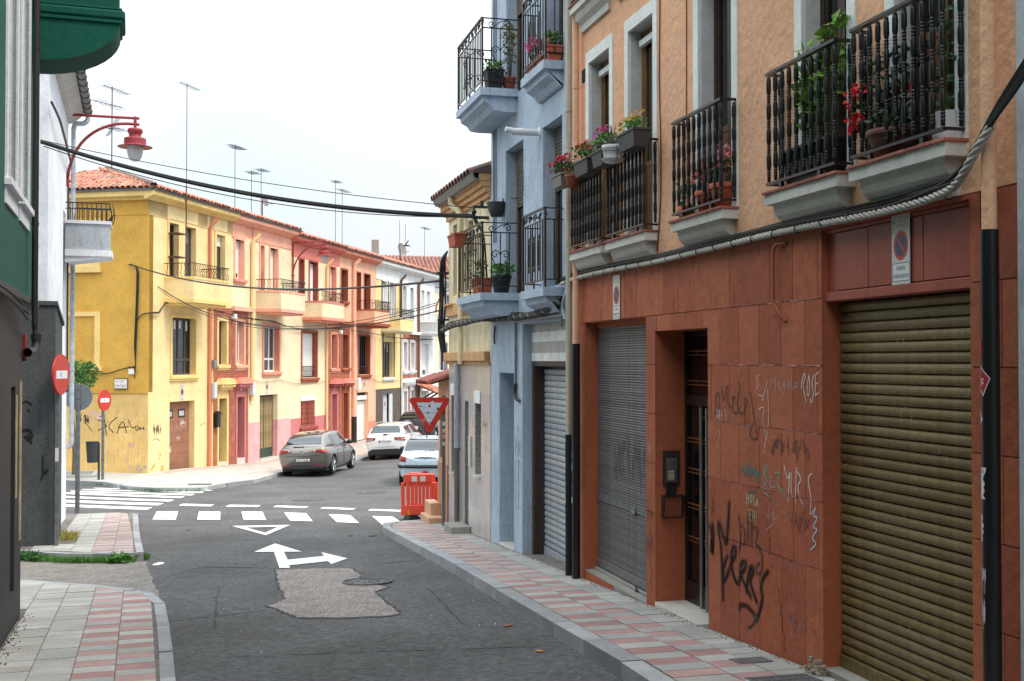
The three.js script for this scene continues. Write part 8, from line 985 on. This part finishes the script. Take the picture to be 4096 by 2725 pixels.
{
  let T = onRight('planter_box', 'grey hanging planter with scarlet and crimson geraniums at the end of the rail', -11.86, 3.5, 0.24, HANG); boxPot(T, POTM.grey, 0.36, 0.15, 0.135); bushy(T, 0.13, 0.17, 0.14, 0.08, 110, 0.05, GREENS[1]); for (const [x, y, z, r, m] of [[-0.14, 0.26, 0.06, 0.05, RED], [-0.04, 0.28, 0.04, 0.05, RED], [0.06, 0.29, 0.03, 0.055, CRIM], [0.15, 0.3, 0, 0.05, CRIM], [-0.12, 0.18, 0.09, 0.03, RED], [0.0, 0.3, -0.02, 0.045, CRIM]]) blossom(T, V(x, y, z), r, m);
  T = onRight('flower_pot', 'small round terracotta pot with red geranium between two planters', -11.45, 3.44, 0.25, HANG); roundPot(T, POTM.clay, 0.085, 0.13); bushy(T, 0.12, 0.08, 0.12, 0.08, 70, 0.045, GREENS[1]); blossom(T, V(-0.04, 0.2, 0.05), 0.04, CRIM);
  T = onRight('planter_box', 'dark hanging planter with orange and pink geraniums', -11.02, 3.5, 0.23, HANG); boxPot(T, POTM.dark, 0.46, 0.17, 0.15); bushy(T, 0.14, 0.2, 0.16, 0.09, 150, 0.05, GREENS[0]); for (const [x, y, r, m] of [[-0.16, 0.33, 0.035, PINK], [-0.06, 0.29, 0.05, ORANGE], [0.0, 0.27, 0.045, ORANGE], [0.1, 0.31, 0.035, PINK], [0.12, 0.27, 0.035, ORANGE]]) blossom(T, V(x, y, 0.03), r, m);
  T = onRight('planter_box', 'dark hanging planter with purple geraniums beside the white pot', -10.55, 3.51, 0.22, HANG); boxPot(T, POTM.dark, 0.32, 0.16, 0.15); bushy(T, 0.14, 0.15, 0.17, 0.08, 120, 0.05, GREENS[2]); for (const [x, y, m] of [[-0.12, 0.32, MAGENTA], [-0.02, 0.36, MAGENTA], [-0.1, 0.25, MAGENTA], [0.05, 0.35, PINK]]) blossom(T, V(x, y, 0.02), 0.05, m);
  T = onRight('flower_pot', 'round white pot of grey spiky succulent in a wire ring', -10.2, 3.49, 0.25, HANG); roundPot(T, POTM.white, 0.11, 0.16); mk('saucer', POTM.white, T, lathe([[0, 0.01], [0.1, 0.01], [0.115, 0.035], [0.11, 0.035], [0.09, 0.02], [0, 0.02]], 18)); mk('wire_ring', MAT.blackMatt, T, new THREE.TorusGeometry(0.108, 0.004, 5, 20).rotateX(Math.PI / 2).translate(0, 0.1, 0), [0, 1.57, 3.14, 4.71].map((a) => bar([Math.cos(a) * 0.115, 0, Math.sin(a) * 0.115], [Math.cos(a) * 0.115, 0.15, Math.sin(a) * 0.115], 0.003))); triMesh('foliage', M([132, 142, 128], { side: THREE.DoubleSide }), T, Array.from({ length: 60 }, () => { const d = rdir(); d.y = Math.abs(d.y) + 0.2; return leafGeo(R(0.1, 0.18), 0.022, V(0, 0.15, 0), d, rdir()); }).flat()); mk('stems', STEM, T, Array.from({ length: 8 }, () => bar([0, 0.15, 0], [R(-0.12, 0.08), R(0.24, 0.36), R(-0.05, 0.05)], 0.003)));
  T = onRight('planter_box', 'dark hanging planter with a mound of yellow stonecrop flowers', -9.72, 3.53, 0.22, HANG); boxPot(T, POTM.dark, 0.42, 0.17, 0.16); bushy(T, 0.15, 0.19, 0.11, 0.08, 170, 0.035, GREENS[2]); for (let i = 0; i < 14; i++) blossom(T, V(R(-0.18, 0.2), R(0.26, 0.31), R(-0.05, 0.06)), 0.03, YELLOW, 16);
  const FL = 'pots on the balcony floors';
  T = onRight('flower_pot', 'terracotta pot of salmon pink azaleas behind the balusters', -8.5, 2.795, 0.03, FL); roundPot(T, POTM.terra, 0.12, 0.18); bushy(T, 0.16, 0.14, 0.2, 0.08, 120, 0.04, GREENS[1]); for (let i = 0; i < 5; i++) blossom(T, V(R(-0.14, 0.1), R(0.24, 0.4), R(-0.03, 0.07)), 0.06, SALM);
  T = onRight('flower_pot', 'terracotta pot of pale pink azaleas at the balcony end', -8.22, 2.795, 0.02, FL); roundPot(T, POTM.terra, 0.13, 0.2); bushy(T, 0.18, 0.12, 0.22, 0.08, 110, 0.04, GREENS[1]); for (let i = 0; i < 6; i++) blossom(T, V(R(-0.12, 0.12), R(0.3, 0.5), R(-0.04, 0.05)), 0.06, i % 2 ? PALEPINK : SALM); 
  T = onRight('trailing_plant', 'trailing green ivy at the far end of the pink azalea balconet', -8.86, 2.8, 0.09, FL); triMesh('foliage', GREENS[0], T, leaves(50, 0.05, 0.04, () => V(R(-0.08, 0.1), R(-0.02, 0.3), R(-0.03, 0.05)))); mk('pot', POTM.terra, T, lathe([[0, 0], [0.05, 0], [0.065, 0.1], [0, 0.1]], 12));
  T = onRight('planter_box', 'large black planter with tall bright green hydrangea leaves', -6.82, 2.795, 0.02, FL); boxPot(T, POTM.black, 0.62, 0.2, 0.25); { const l = [], st = []; for (let k = 0; k < 16; k++) { const x = R(-0.36, 0.36), h = R(0.35, 0.78), z = R(-0.06, 0.13), lean = R(-0.14, 0.12); st.push(tube([[x * 0.5, 0.22, 0], [x * 0.8, 0.22 + h * 0.5, z * 0.5], [x + lean, 0.22 + h, z]], 0.006, 5)); for (let i = 0; i < 15; i++) { const t = R(0.35, 1); l.push(leafGeo(R(0.06, 0.105), R(0.045, 0.075), V((x + lean) * t + R(-0.04, 0.04), 0.22 + h * t + R(-0.02, 0.03), z * t + R(-0.03, 0.03)), rdir(), rdir())); } } triMesh('foliage', LIMELEAF, T, l.flat()); mk('stems', STEM, T, st); }
  T = onRight('flower_pot', 'brown bowl with dark azalea and large red blooms', -5.93, 2.795, 0.02, FL); roundPot(T, M([96, 60, 48], { rough: 0.7 }), 0.16, 0.17); { const l = []; for (let k = 0; k < 95; k++) { const c = V(R(-0.26, 0.26), R(0.16, 0.62), R(-0.08, 0.14)), a = rdir(); for (let i = 0; i < 9; i++) { const d = V(Math.cos(i * 0.9), 0.3, Math.sin(i * 0.9)).add(a.clone().multiplyScalar(0.6)); l.push(leafGeo(0.05, 0.02, c, d, rdir())); } } triMesh('foliage', DARKLEAF, T, l.flat()); mk('stems', STEM, T, Array.from({ length: 10 }, () => bar([0, 0.15, 0], [R(-0.24, 0.22), R(0.4, 0.6), R(-0.05, 0.08)], 0.005))); for (const [x, y, z, r] of [[-0.22, 0.4, 0.12, 0.06], [-0.16, 0.43, 0.12, 0.055], [-0.28, 0.36, 0.1, 0.035], [-0.26, 0.28, 0.12, 0.04], [-0.18, 0.26, 0.13, 0.045], [-0.21, 0.2, 0.12, 0.05], [0.14, 0.38, 0.02, 0.05]]) blossom(T, V(x, y, z), r, RED, 40); }
  T = onRight('paint_bucket', 'white printed paint bucket on the red azalea balconet', -5.42, 2.795, 0.02, FL); mk('bucket', POTM.white, T, new THREE.CylinderGeometry(0.085, 0.075, 0.17, 18).translate(0, 0.085, 0)); mk('stripe', M([70, 90, 100]), T, [0, 1, 2].map((i) => tube([[-0.05, 0.06 + i * 0.014, 0.078], [-0.02, 0.09 + i * 0.016, 0.086], [0.02, 0.095 + i * 0.016, 0.087]], 0.003, 4))); triMesh('foliage', GREENS[1], T, leaves(70, 0.06, 0.04, () => V(R(-0.08, 0.08), R(0.16, 0.75), R(-0.05, 0.05)))); mk('stems', STEM, T, bar([0, 0.1, 0], [0.02, 0.75, 0], 0.005));
  const BF = 'pots on the blue house balconies';
  T = onRight('flower_pot', 'black square pot of leafy greens on the upper iron balcony', -14.78, 5.24, 0.3, BF); boxPot(T, POTM.black, 0.24, 0.24, 0.26); bushy(T, 0.24, 0.14, 0.14, 0.12, 110, 0.06, GREENS[2]);
  T = onRight('flower_pot', 'terracotta pot of tall dry stems on the upper iron balcony', -14.78, 5.24, 0.09, BF); roundPot(T, POTM.terra, 0.1, 0.18); bushy(T, 0.16, 0.12, 0.75, 0.08, 190, 0.05, M([122, 124, 62], { side: THREE.DoubleSide })); 
  T = onRight('planter_box', 'terracotta trough of pink flowers on the upper right iron balcony', -13.15, 5.1, 0.14, BF); boxPot(T, POTM.terra, 0.7, 0.14, 0.13); bushy(T, 0.12, 0.33, 0.22, 0.08, 150, 0.05, GREENS[1]); for (let i = 0; i < 9; i++) blossom(T, V(R(-0.3, 0.32), R(0.24, 0.4), R(0, 0.08)), 0.06, PINK);
  T = onRight('flower_pot', 'orange square pot with watering can on the upper right iron balcony', -12.68, 5.1, 0.1, BF); boxPot(T, POTM.terra, 0.2, 0.18, 0.17); bushy(T, 0.16, 0.11, 0.16, 0.08, 80, 0.06, GREENS[0]); mk('watering_can', M([170, 120, 84], { rough: 0.5 }), T, lathe([[0, 0.17], [0.06, 0.17], [0.055, 0.26], [0.03, 0.28], [0, 0.28]], 12).translate(-0.02, 0, 0.05), bar([-0.04, 0.22, 0.05], [-0.12, 0.36, 0.06], 0.014, 0.012));
  T = onRight('planter_box', 'terracotta trough hung at the end of the lower iron balcony rail', -15.75, 3.22, 0.6, BF); boxPot(T, POTM.terra, 0.5, 0.17, 0.17); bushy(T, 0.16, 0.2, 0.05, 0.06, 26, 0.04, GREENS[0]);
  T = onRight('flower_pot', 'round black pot of pepper plant on the lower iron balcony', -14.8, 2.512, 0.19, BF); roundPot(T, POTM.black, 0.14, 0.24); bushy(T, 0.22, 0.16, 0.16, 0.12, 110, 0.07, GREENS[2]);
  T = onRight('planter_box', 'square terracotta pot with small shrub on the lower iron balcony', -15.2, 2.512, 0.36, BF); boxPot(T, POTM.terra, 0.36, 0.22, 0.22); bushy(T, 0.2, 0.08, 0.26, 0.06, 50, 0.06, GREENS[2]);
  T = onRight('wall_basket', 'ribbed dark half basket hung on the blue wall', -15.42, 3.62, 0.1, BF); mk('basket', POTM.dark, T, lathe([[0, 0], [0.08, 0], [0.12, 0.1], [0.145, 0.2], [0.135, 0.2], [0.1, 0.08], [0, 0.06]], 16)); mk('hook', MAT.blackMatt, T, bar([0, 0.2, -0.09], [0, 0.26, -0.09], 0.01));
}
// small street tree in a square pit
{
  const x = -4.27, z = -38.1, T = thing('street_tree', 'small clipped round street tree on a thin leaning trunk before the ochre wall', 'tree', [x, pave(x, z), z], 0);
  mk('trunk', M([120, 104, 86], { map: 'wood' }), T, tube([[0, -0.1, 0], [0.02, 0.8, 0], [-0.06, 1.8, 0], [-0.1, 2.7, 0]], 0.07, 8, 20), bar([-0.1, 2.6, 0], [-0.3, 3.0, 0.1], 0.04, 0.02), bar([-0.1, 2.6, 0], [0.15, 3.05, -0.1], 0.04, 0.02), bar([-0.1, 2.6, 0], [0, 3.2, 0.2], 0.04, 0.02));
  const l = [[], [], []]; for (let i = 0; i < 1500; i++) { const d = rdir(); d.y = R(-0.75, 1); d.normalize(); const q = Math.pow(rnd(), 0.4), c = V(d.x * 0.68 * q, 3.15 + d.y * 0.56 * q + 0.05 * Math.sin(d.x * 9), d.z * 0.68 * q); l[rnd() * 3 | 0].push(leafGeo(R(0.08, 0.14), R(0.05, 0.075), c, d.clone().add(rdir()).normalize(), rdir())); } const cr = triMesh('crown', GREENS[1], T, l[0].flat()); triMesh('leaves', GREENS[0], cr, l[1].flat()); triMesh('leaves', GREENS[2], cr, l[2].flat());
  mk('tree_pit', MAT.kerb[2], T, frameGeo(-0.7, 0.7, -0.7, 0.7, 0, 0.1, 0.12).map((g) => g.rotateX(-Math.PI / 2).translate(0, 0, 0)));
}
// weeds along the alley kerb
{
  const grow = (name, label, pts, n, len, m, h, rad) => { const l = []; for (let i = 0; i < n; i++) { const t = R(0, pts.length - 1.001), k = t | 0, f = t - k, x = pts[k][0] + (pts[k + 1][0] - pts[k][0]) * f + R(-rad, rad), z = pts[k][1] + (pts[k + 1][1] - pts[k][1]) * f + R(-rad, rad), d = rdir(); d.y = Math.abs(d.y) + h; l.push(leafGeo(len * R(0.6, 1.3), len * (h > 0.9 ? 0.1 : 0.42), V(x, road(x, z) + 0.005, z), d, rdir())); if (h < 0.9) l.push(leafGeo(len * R(0.5, 1), len * 0.4, V(x, road(x, z) + R(0.03, 0.1), z), rdir(), rdir())); } const o = triMesh(name, m, scene, l.flat()); tag(o, label, name.replace('_', ' '), undefined, 'stuff'); };
  grow('weeds', 'leafy green weeds growing along the alley kerb', [[-3.2, -17.75], [-2.66, -17.4], [-2.34, -17.05]], 420, 0.1, GREENS[0], 0.5, 0.06); grow('grass', 'grass growing along the alley kerb', [[-2.34, -17.05], [-1.92, -16.7], [-1.6, -16.56], [-1.2, -16.42]], 1100, 0.1, GREENS[2], 1.2, 0.05); grow('weeds', 'broad leaved weeds at the alley kerb end', [[-1.35, -16.42], [-1.1, -16.4]], 60, 0.13, GREENS[2], 0.7, 0.04); grow('grass', 'dry grass tuft at the foot of the white house', [[-2.2, -18.9], [-2.28, -19.6], [-2.3, -20.0]], 500, 0.2, M([168, 158, 84], { side: THREE.DoubleSide }), 1.4, 0.08); grow('grass', 'grass tufts along the far kerb', [[-4, -36.3], [-3.1, -35.5], [-2.2, -33.45], [-1.4, -32.8], [-0.4, -32.7]], 420, 0.12, GREENS[0], 1.1, 0.05); grow('grass', 'grass tuft beside the corner kerb', [[-0.9, -16.65], [-0.92, -16.9]], 110, 0.1, GREENS[2], 1.2, 0.03);
}
// paper and paint stuck to things
function wrapPrint(parent, name, x, y0, y1, z, r, a0, a1, w, h, draw) { const f = offOf(parent) ?? [0, 0, 0]; const g = new THREE.CylinderGeometry(r, r, y1 - y0, 10, 1, true, a0, a1 - a0); const m = new THREE.Mesh(g, new THREE.MeshStandardMaterial({ map: canvasTex(w, h, draw), transparent: true, roughness: 0.7 })); m.name = name; m.position.set(x - f[0], (y0 + y1) / 2 - f[1], z - f[2]); parent.add(m); return m; }
{
  const H = scene.getObjectByName('orange_house'), sl = H.children.filter((c) => c.name === 'pipe_sleeve'), big = sl[1], small = sl[0];
  const torn = (x, w, h) => { x.fillStyle = '#d4d4d0'; x.beginPath(); x.moveTo(0, 0); for (let i = 0; i <= 8; i++) x.lineTo(w * (0.6 + R(0, 0.4)), h * i / 8); x.lineTo(0, h); x.fill(); };
  const cx = -4.988, cz = 0.087, r = 0.0475;
  wrapPrint(big, 'sticker', cx, 1.63, 1.75, cz, r, -0.9, 0.2, 128, 128, (x, w, h) => { x.fillStyle = '#c2202c'; x.beginPath(); x.moveTo(w * 0.4, 4); x.lineTo(w * 0.75, h * 0.6); x.arc(w * 0.4, h * 0.68, w * 0.32, 0, 7); x.fill(); });
  wrapPrint(big, 'sticker', cx, 1.42, 1.58, cz, r, -0.9, 1.0, 200, 160, (x, w, h) => { x.fillStyle = '#e8e2de'; x.beginPath(); x.moveTo(w * 0.3, 0); x.lineTo(w * 0.95, h * 0.42); x.lineTo(w * 0.52, h); x.lineTo(0, h * 0.6); x.fill(); x.fillStyle = '#a02a2c'; x.beginPath(); x.moveTo(w * 0.31, 8); x.lineTo(w * 0.91, h * 0.43); x.lineTo(w * 0.51, h * 0.94); x.lineTo(6, h * 0.6); x.fill(); x.fillStyle = '#f0e8e4'; x.font = 'bold 40px sans-serif'; x.fillText('CJC', w * 0.24, h * 0.6); });
  wrapPrint(big, 'sticker', cx, 1.27, 1.35, cz, r, -0.9, 0.0, 100, 80, (x, w, h) => { x.fillStyle = '#dcdcda'; x.beginPath(); x.moveTo(w * 0.4, 0); x.lineTo(w, h * 0.6); x.lineTo(w * 0.1, h); x.lineTo(0, h * 0.3); x.fill(); x.fillStyle = '#333'; x.font = 'bold 28px sans-serif'; x.fillText('AS', w * 0.3, h * 0.6); });
  wrapPrint(big, 'poster_scrap', cx, 0.9, 1.06, cz, r, -0.9, 0.5, 150, 180, (x, w, h) => { torn(x, w, h); x.fillStyle = '#3a5a9a'; x.font = 'bold 30px sans-serif'; x.fillText('CADOS', 6, 34); x.fillStyle = '#6ab0d8'; x.fillRect(6, 50, 100, 6); }); wrapPrint(big, 'poster_scrap', cx, 0.68, 0.82, cz, r, -0.9, 0.1, 120, 160, torn); wrapPrint(big, 'pen_tag', cx, 0.2, 0.62, cz, r, -0.7, 0.6, 110, 300, (x, w, h) => strokes(x, w, h, scribble(3, 0.2, 0.7, 0.05, 0.5).concat(scribble(3, 0.2, 0.7, 0.5, 0.95)), 'rgba(220,222,226,0.85)', 5));
  for (const [y, hh, c] of [[0.72, 0.06, '#56a58a'], [0.55, 0.05, '#8aa0c0'], [0.4, 0.07, '#dcdcdc'], [0.2, 0.04, '#9ab'], [0.05, 0.07, '#d6d6d0'], [0.47, 0.03, '#e8e8e8']]) wrapPrint(small, 'sticker', -11.88, y, y + hh, 0.08, 0.0475, R(-0.9, -0.5), R(-0.1, 0.5), 80, 60, (x, w, h) => { x.fillStyle = c; x.fillRect(4, 2, w * R(0.5, 0.9), h - 4); });
  const B = scene.getObjectByName('blue_house').children.find((c) => c.name === 'pipe_sleeve'); for (let i = 0; i < 9; i++) { const y = R(-0.3, 0.72), hh = R(0.05, 0.2); wrapPrint(B, 'poster_scrap', -12.165, y, y + hh, 0.07, 0.0445, R(-1.2, -0.6), R(-0.2, 0.4), 80, 100, (x, w, h) => { x.fillStyle = ['#c9ccd0', '#8aa0b4', '#bdb8ae', '#6d87a4'][i % 4]; x.beginPath(); x.moveTo(R(0, 20), R(0, 20)); for (let k = 0; k < 7; k++) x.lineTo(w * R(0.5, 1), h * k / 6); x.lineTo(R(0, 20), h - 4); x.fill(); }); }
}
// patches of filler and flaking on the yellow corner house
{
  const Y = scene.getObjectByName('yellow_house'); const blot = (c, n) => (x, w, h) => { for (let k = 0; k < n; k++) { const cx = R(0.25, 0.75) * w, cy = R(0.25, 0.75) * h, r0 = R(0.08, 0.22) * w; x.fillStyle = c; x.beginPath(); for (let i = 0; i <= 14; i++) { const a = i / 14 * 6.283, r = r0 * R(0.6, 1.15); x.lineTo(cx + Math.cos(a) * r, cy + Math.sin(a) * r * 0.8); } x.fill(); } };
  const sideP = (z, y, s, c, n) => { const m = printed('filler_patch', Y, -s / 2, s / 2, -s / 2, s / 2, 0, 160, 160, blot(c, n), { clear: true, rough: 0.9 }); m.rotation.y = -Math.PI / 2; m.position.set(-0.0155, y, z); };
  sideP(-1.95, 1.75, 0.9, 'rgba(232,196,176,0.75)', 4); sideP(-0.55, 1.0, 0.5, 'rgba(222,176,156,0.7)', 3); sideP(-0.25, 0.15, 0.6, 'rgba(196,178,160,0.75)', 5); sideP(-0.7, 0.3, 0.6, 'rgba(230,190,160,0.7)', 4); for (const [x, y, s] of [[0.3, 0.15, 0.5], [0.75, 0.5, 0.35], [0.9, 0.1, 0.4]]) printed('flaking', Y, x - s / 2, x + s / 2, y - s / 2, y + s / 2, 0.003, 160, 160, blot('rgba(206,172,112,0.7)', 5), { clear: true, rough: 0.9 });
}
// crumbled plaster at the foot of the pier, grit along the walls and on the road
{
  const grit = (name, label, n, where, s, m) => { const im = new THREE.InstancedMesh(new THREE.DodecahedronGeometry(1, 0), m, n), M4 = new THREE.Matrix4(), Q = new THREE.Quaternion(), E = new THREE.Euler(); for (let i = 0; i < n; i++) { const p = where(), k = s * R(0.4, 1.3); im.setMatrixAt(i, M4.compose(V(...p), Q.setFromEuler(E.set(R(0, 3), R(0, 3), 0)), V(k * R(0.7, 1.5), k * 0.7, k))); } im.name = numbered(name); scene.add(im); tag(im, label, 'debris', undefined, 'stuff'); im.castShadow = true; };
  grit('grit', 'grit and plaster crumbs along the foot of the right walls', 900, () => { const z = R(-20, -4.5), x = 3.9 - Math.abs(R(-0.05, 0.05)) * R(0.3, 2); return [x, pave(x, z) + 0.004, z]; }, 0.006, M([140, 130, 118])); grit('rubble', 'broken plaster rubble at the foot of the rust red pier', 90, () => { const z = -6.83 + R(-0.09, 0.12), x = 3.9 - R(0, 0.07); return [x, pave(x, z) + R(0, 0.09) * rnd(), z]; }, 0.018, M([150, 138, 122])); grit('road_specks', 'pale specks of litter scattered over the asphalt', 240, () => { const z = R(-27, -6), x = R(-0.2, 2.7); return [x, road(x, z) + 0.003, z]; }, 0.006, M([200, 198, 190])); grit('kerb_grit', 'grit gathered along the right kerb', 700, () => { const z = R(-19, -5), x = 2.76 - Math.abs(R(-0.06, 0.06)) * R(0.2, 2.5); return [x, road(x, z) + 0.003, z]; }, 0.005, M([130, 126, 120])); grit('left_grit', 'dark grit along the charcoal wall and left pavement', 260, () => { const z = R(-11.4, -6), x = wallX(z) + Math.abs(R(-0.1, 0.1)) * R(0.2, 1.6) + 0.01; return [x, pave(x, z) + 0.004, z]; }, 0.007, M([90, 84, 76]));
}
// ---------- overhead cables ----------
function span(name, label, a, b, sag, r, n = 1, jit = 0.03) { const T = thing(name, label, 'cable', [(a[0] + b[0]) / 2, (a[1] + b[1]) / 2 - sag, (a[2] + b[2]) / 2], 0, 'cables slung across the street'), o = T.position; for (let k = 0; k < n; k++) { const pts = [], jx = R(-jit, jit), jy = R(-jit, jit), s = sag * R(0.94, 1.06); for (let i = 0; i <= 24; i++) { const t = i / 24; pts.push([a[0] + (b[0] - a[0]) * t + jx - o.x, a[1] + (b[1] - a[1]) * t - s * 4 * t * (1 - t) + jy - o.y, a[2] + (b[2] - a[2]) * t + jx - o.z]); } mk('strand', MAT.blackMatt, T, tube(pts, r, 6, 60)); } return T; }
{
  const A = leftAt(6.9, -0.35), B = [3.68, 3.74, -16.33];
  span('overhead_cable', 'thick black cable bundle slung from the green house to the cream house corner', [A[0], 4.9, A[1]], B, 0.24, 0.016, 5, 0.016);
  span('overhead_cable', 'thin upper wire above the thick bundle across the street', [A[0], 4.92, A[1]], [B[0], B[1] + 0.12, B[2]], 0.12, 0.006); span('overhead_cable', 'pair of thin wires below the thick bundle across the street', [A[0], 4.8, A[1]], [B[0], B[1] - 0.04, B[2]], 0.3, 0.005, 2, 0.05);
  const c = rowAt(0.0, -0.55), D = [3.75, 2.98, -19.4]; span('overhead_cable', 'black cable from the ochre side wall to the cable riser', [c[0] - 0.1, 4.78, c[1]], D, 0.42, 0.02, 2, 0.012);
  const e = rowAt(0.3, 0.12); span('overhead_cable', 'lower black cable from the yellow house front to the cable riser', [e[0], 4.1, e[1]], [3.75, 2.5, -19.4], 0.75, 0.012, 1); span('overhead_cable', 'thin slack wire beneath the lower black cable', [e[0], 4.06, e[1]], [3.75, 2.62, -19.4], 0.85, 0.007, 2, 0.04);
}
// cables fixed along the terrace fronts
{
  const T = rowThing('facade_cable', 'black cable bundle looping along the terrace fronts below the balconies', 'cable', 10, ''); const P = [[-0.1, 5.25, 0.08], [0.5, 5.3, 0.1], [0.8, 5.62, 0.1], [1.6, 5.72, 0.12], [4, 5.55, 0.12], [6, 5.4, 0.12], [7.6, 5.35, 0.12], [9.5, 5.32, 0.1], [11, 5.15, 0.1], [13, 5.1, 0.12], [16, 5.2, 0.12], [19, 5.2, 0.12], [22, 5.1, 0.12], [25, 5.0, 0.14], [29, 4.95, 0.12], [33, 5.0, 0.12]];
  for (let k = 0; k < 3; k++) pt('strand', MAT.blackMatt, T, tube(P.map((p) => [p[0], p[1] + R(-0.04, 0.04), p[2] + R(0, 0.05)]), 0.013, 5, 120)); delete T.userData.group;
  const U = rowThing('facade_wire', 'thin sagging wire pinned along the terrace fronts above the doors', 'cable', 12); pt('strand', M([120, 112, 96]), U, tube([[7.6, 2.95, 0.05], [8.6, 2.85, 0.06], [10.5, 2.88, 0.05], [11.6, 2.75, 0.05], [12.8, 2.7, 0.05], [15.4, 2.75, 0.06], [17.2, 2.72, 0.06], [19.4, 2.8, 0.05], [21.9, 2.8, 0.05], [23, 2.6, 0.05], [24.2, 2.62, 0.05], [26.5, 2.6, 0.05]], 0.009, 5, 90));
  const S = rowThing('side_cable', 'black cables running down the ochre side wall round the corner', 'cable', 0); const sx = -0.09; for (let k = 0; k < 3; k++) pt('strand', MAT.blackMatt, S, tube([[sx, 6.85, -0.7 + k * 0.02], [sx, 6.82, -0.5], [sx, 6.6, -0.33 - k * 0.03], [sx, 5.2, -0.36 - k * 0.03], [sx, 4.2, -0.4 - k * 0.03], [sx, 3.5, -0.42], [sx, 3.1 + k * 0.2, -0.45 - k * 0.1]], 0.016, 5, 60)); pt('strand', MAT.blackMatt, S, tube([[sx, 3.5, -0.45], [sx, 3.42, -0.9], [sx, 3.28, -1.4], [sx, 3.26, -2.2], [sx, 3.3, -3.6]], 0.02, 5, 40)); pt('strand', MAT.blackMatt, S, tube([[sx, 5.0, -0.38], [sx, 5.2, -0.2], [0.05, 5.28, 0.07], [0.5, 5.3, 0.08]], 0.018, 5, 30)); pt('junction_box', MAT.white, S, rbox(-0.12, -0.03, 3.25, 3.42, -0.66, -0.47, 0.01));
}
// ---------- aerials ----------
function aerial(label, u, w, y0, y1, kind, r = 0.016) {
  const T = rowThing('tv_aerial', label, 'aerial', u, 'television aerials on the roofs'); T.off = [u, 0, 0]; const g = M([70, 72, 82], { rough: 0.5, metal: 0.5 }); pt('mast', g, T, bar([u, y0 - 0.4, w], [u, y1, w], r, r, 6));
  const yagi = (y, len, dir, tilt = 0.02) => pt('yagi', g, T, bar([u - len * 0.35 * dir, y - tilt, w], [u + len * 0.65 * dir, y + tilt, w], 0.014, 0.014, 5), Array.from({ length: 9 }, (_, i) => bar([u - len * 0.3 * dir + i * len * 0.11 * dir, y, w - 0.25], [u - len * 0.3 * dir + i * len * 0.11 * dir, y, w + 0.25], 0.007, 0.007, 4)));
  if (kind & 1) yagi(y1 - 0.05, 1.7, 1); if (kind & 2) yagi(y1 - 0.7, 1.9, -1, -0.08); if (kind & 4) { yagi(y1 - 1.5, 1.2, 1, 0.1); pt('reflector_grid', g, T, Array.from({ length: 6 }, (_, i) => bar([u - 0.1 + i * 0.05, y1 - 1.85 + i * 0.02, w - 0.2], [u - 0.05 + i * 0.05, y1 - 1.15, w + 0.2], 0.007, 0.007, 4))); } if (kind & 8) yagi(y1 - 0.1, 1.1, 1, 0.12);
}
function dishAt(label, u, w, y, r) { const T = rowThing('satellite_dish', label, 'satellite dish', u); pt('dish', M([214, 216, 214]), T, new THREE.SphereGeometry(r * 1.6, 16, 6, 0, 6.283, 0, 0.66).scale(1, 1, 1).translate(0, -r * 1.28, 0).rotateX(1.2).rotateY(0.9).translate(u, y, w)); pt('mount', MAT.blackMatt, T, bar([u, y - 1.1, w - 0.15], [u, y, w - 0.15], 0.03), bar([u, y - 0.2, w], [u + 0.3, y - 0.1, w + 0.4], 0.015)); }
aerial('triple stacked aerial with a bird perch arm on the yellow hip roof', 3.6, -3.6, 10.4, 13.75, 7, 0.022); aerial('tallest single aerial on the ridge of the cream and pink house', 11.05, -4.6, 10.9, 15.7, 1, 0.018); aerial('aerial with upswept elements on the coral house ridge', 15.7, -4.6, 10.6, 13.9, 9, 0.017); aerial('short aerial beside the satellite dish mast', 17.5, -4.6, 10.5, 13.0, 8); aerial('aerial above the pale satellite dish', 18.6, -4.6, 10.5, 13.3, 8); aerial('slim aerial standing left of its shorter neighbour on the white house', 28.8, -4.6, 10.4, 14.3, 8); aerial('slim shorter aerial on the white house ridge', 29.9, -4.6, 10.4, 13.9, 1); aerial('far aerial beside the rust stained dish', 41, -4.6, 10, 13.4, 0); aerial('far ladder aerial behind the terrace end', 42.3, -4.6, 10, 13.3, 4); aerial('faint aerial above the brown roofed block', 47, -4.6, 10, 13.6, 1);
dishAt('pale satellite dish on the coral roof ridge', 18.85, -4.5, 11.7, 0.32); dishAt('rust stained satellite dish at the end of the terrace roofs', 41.3, -4.5, 11.4, 0.5);
renderer.render(scene, camera);
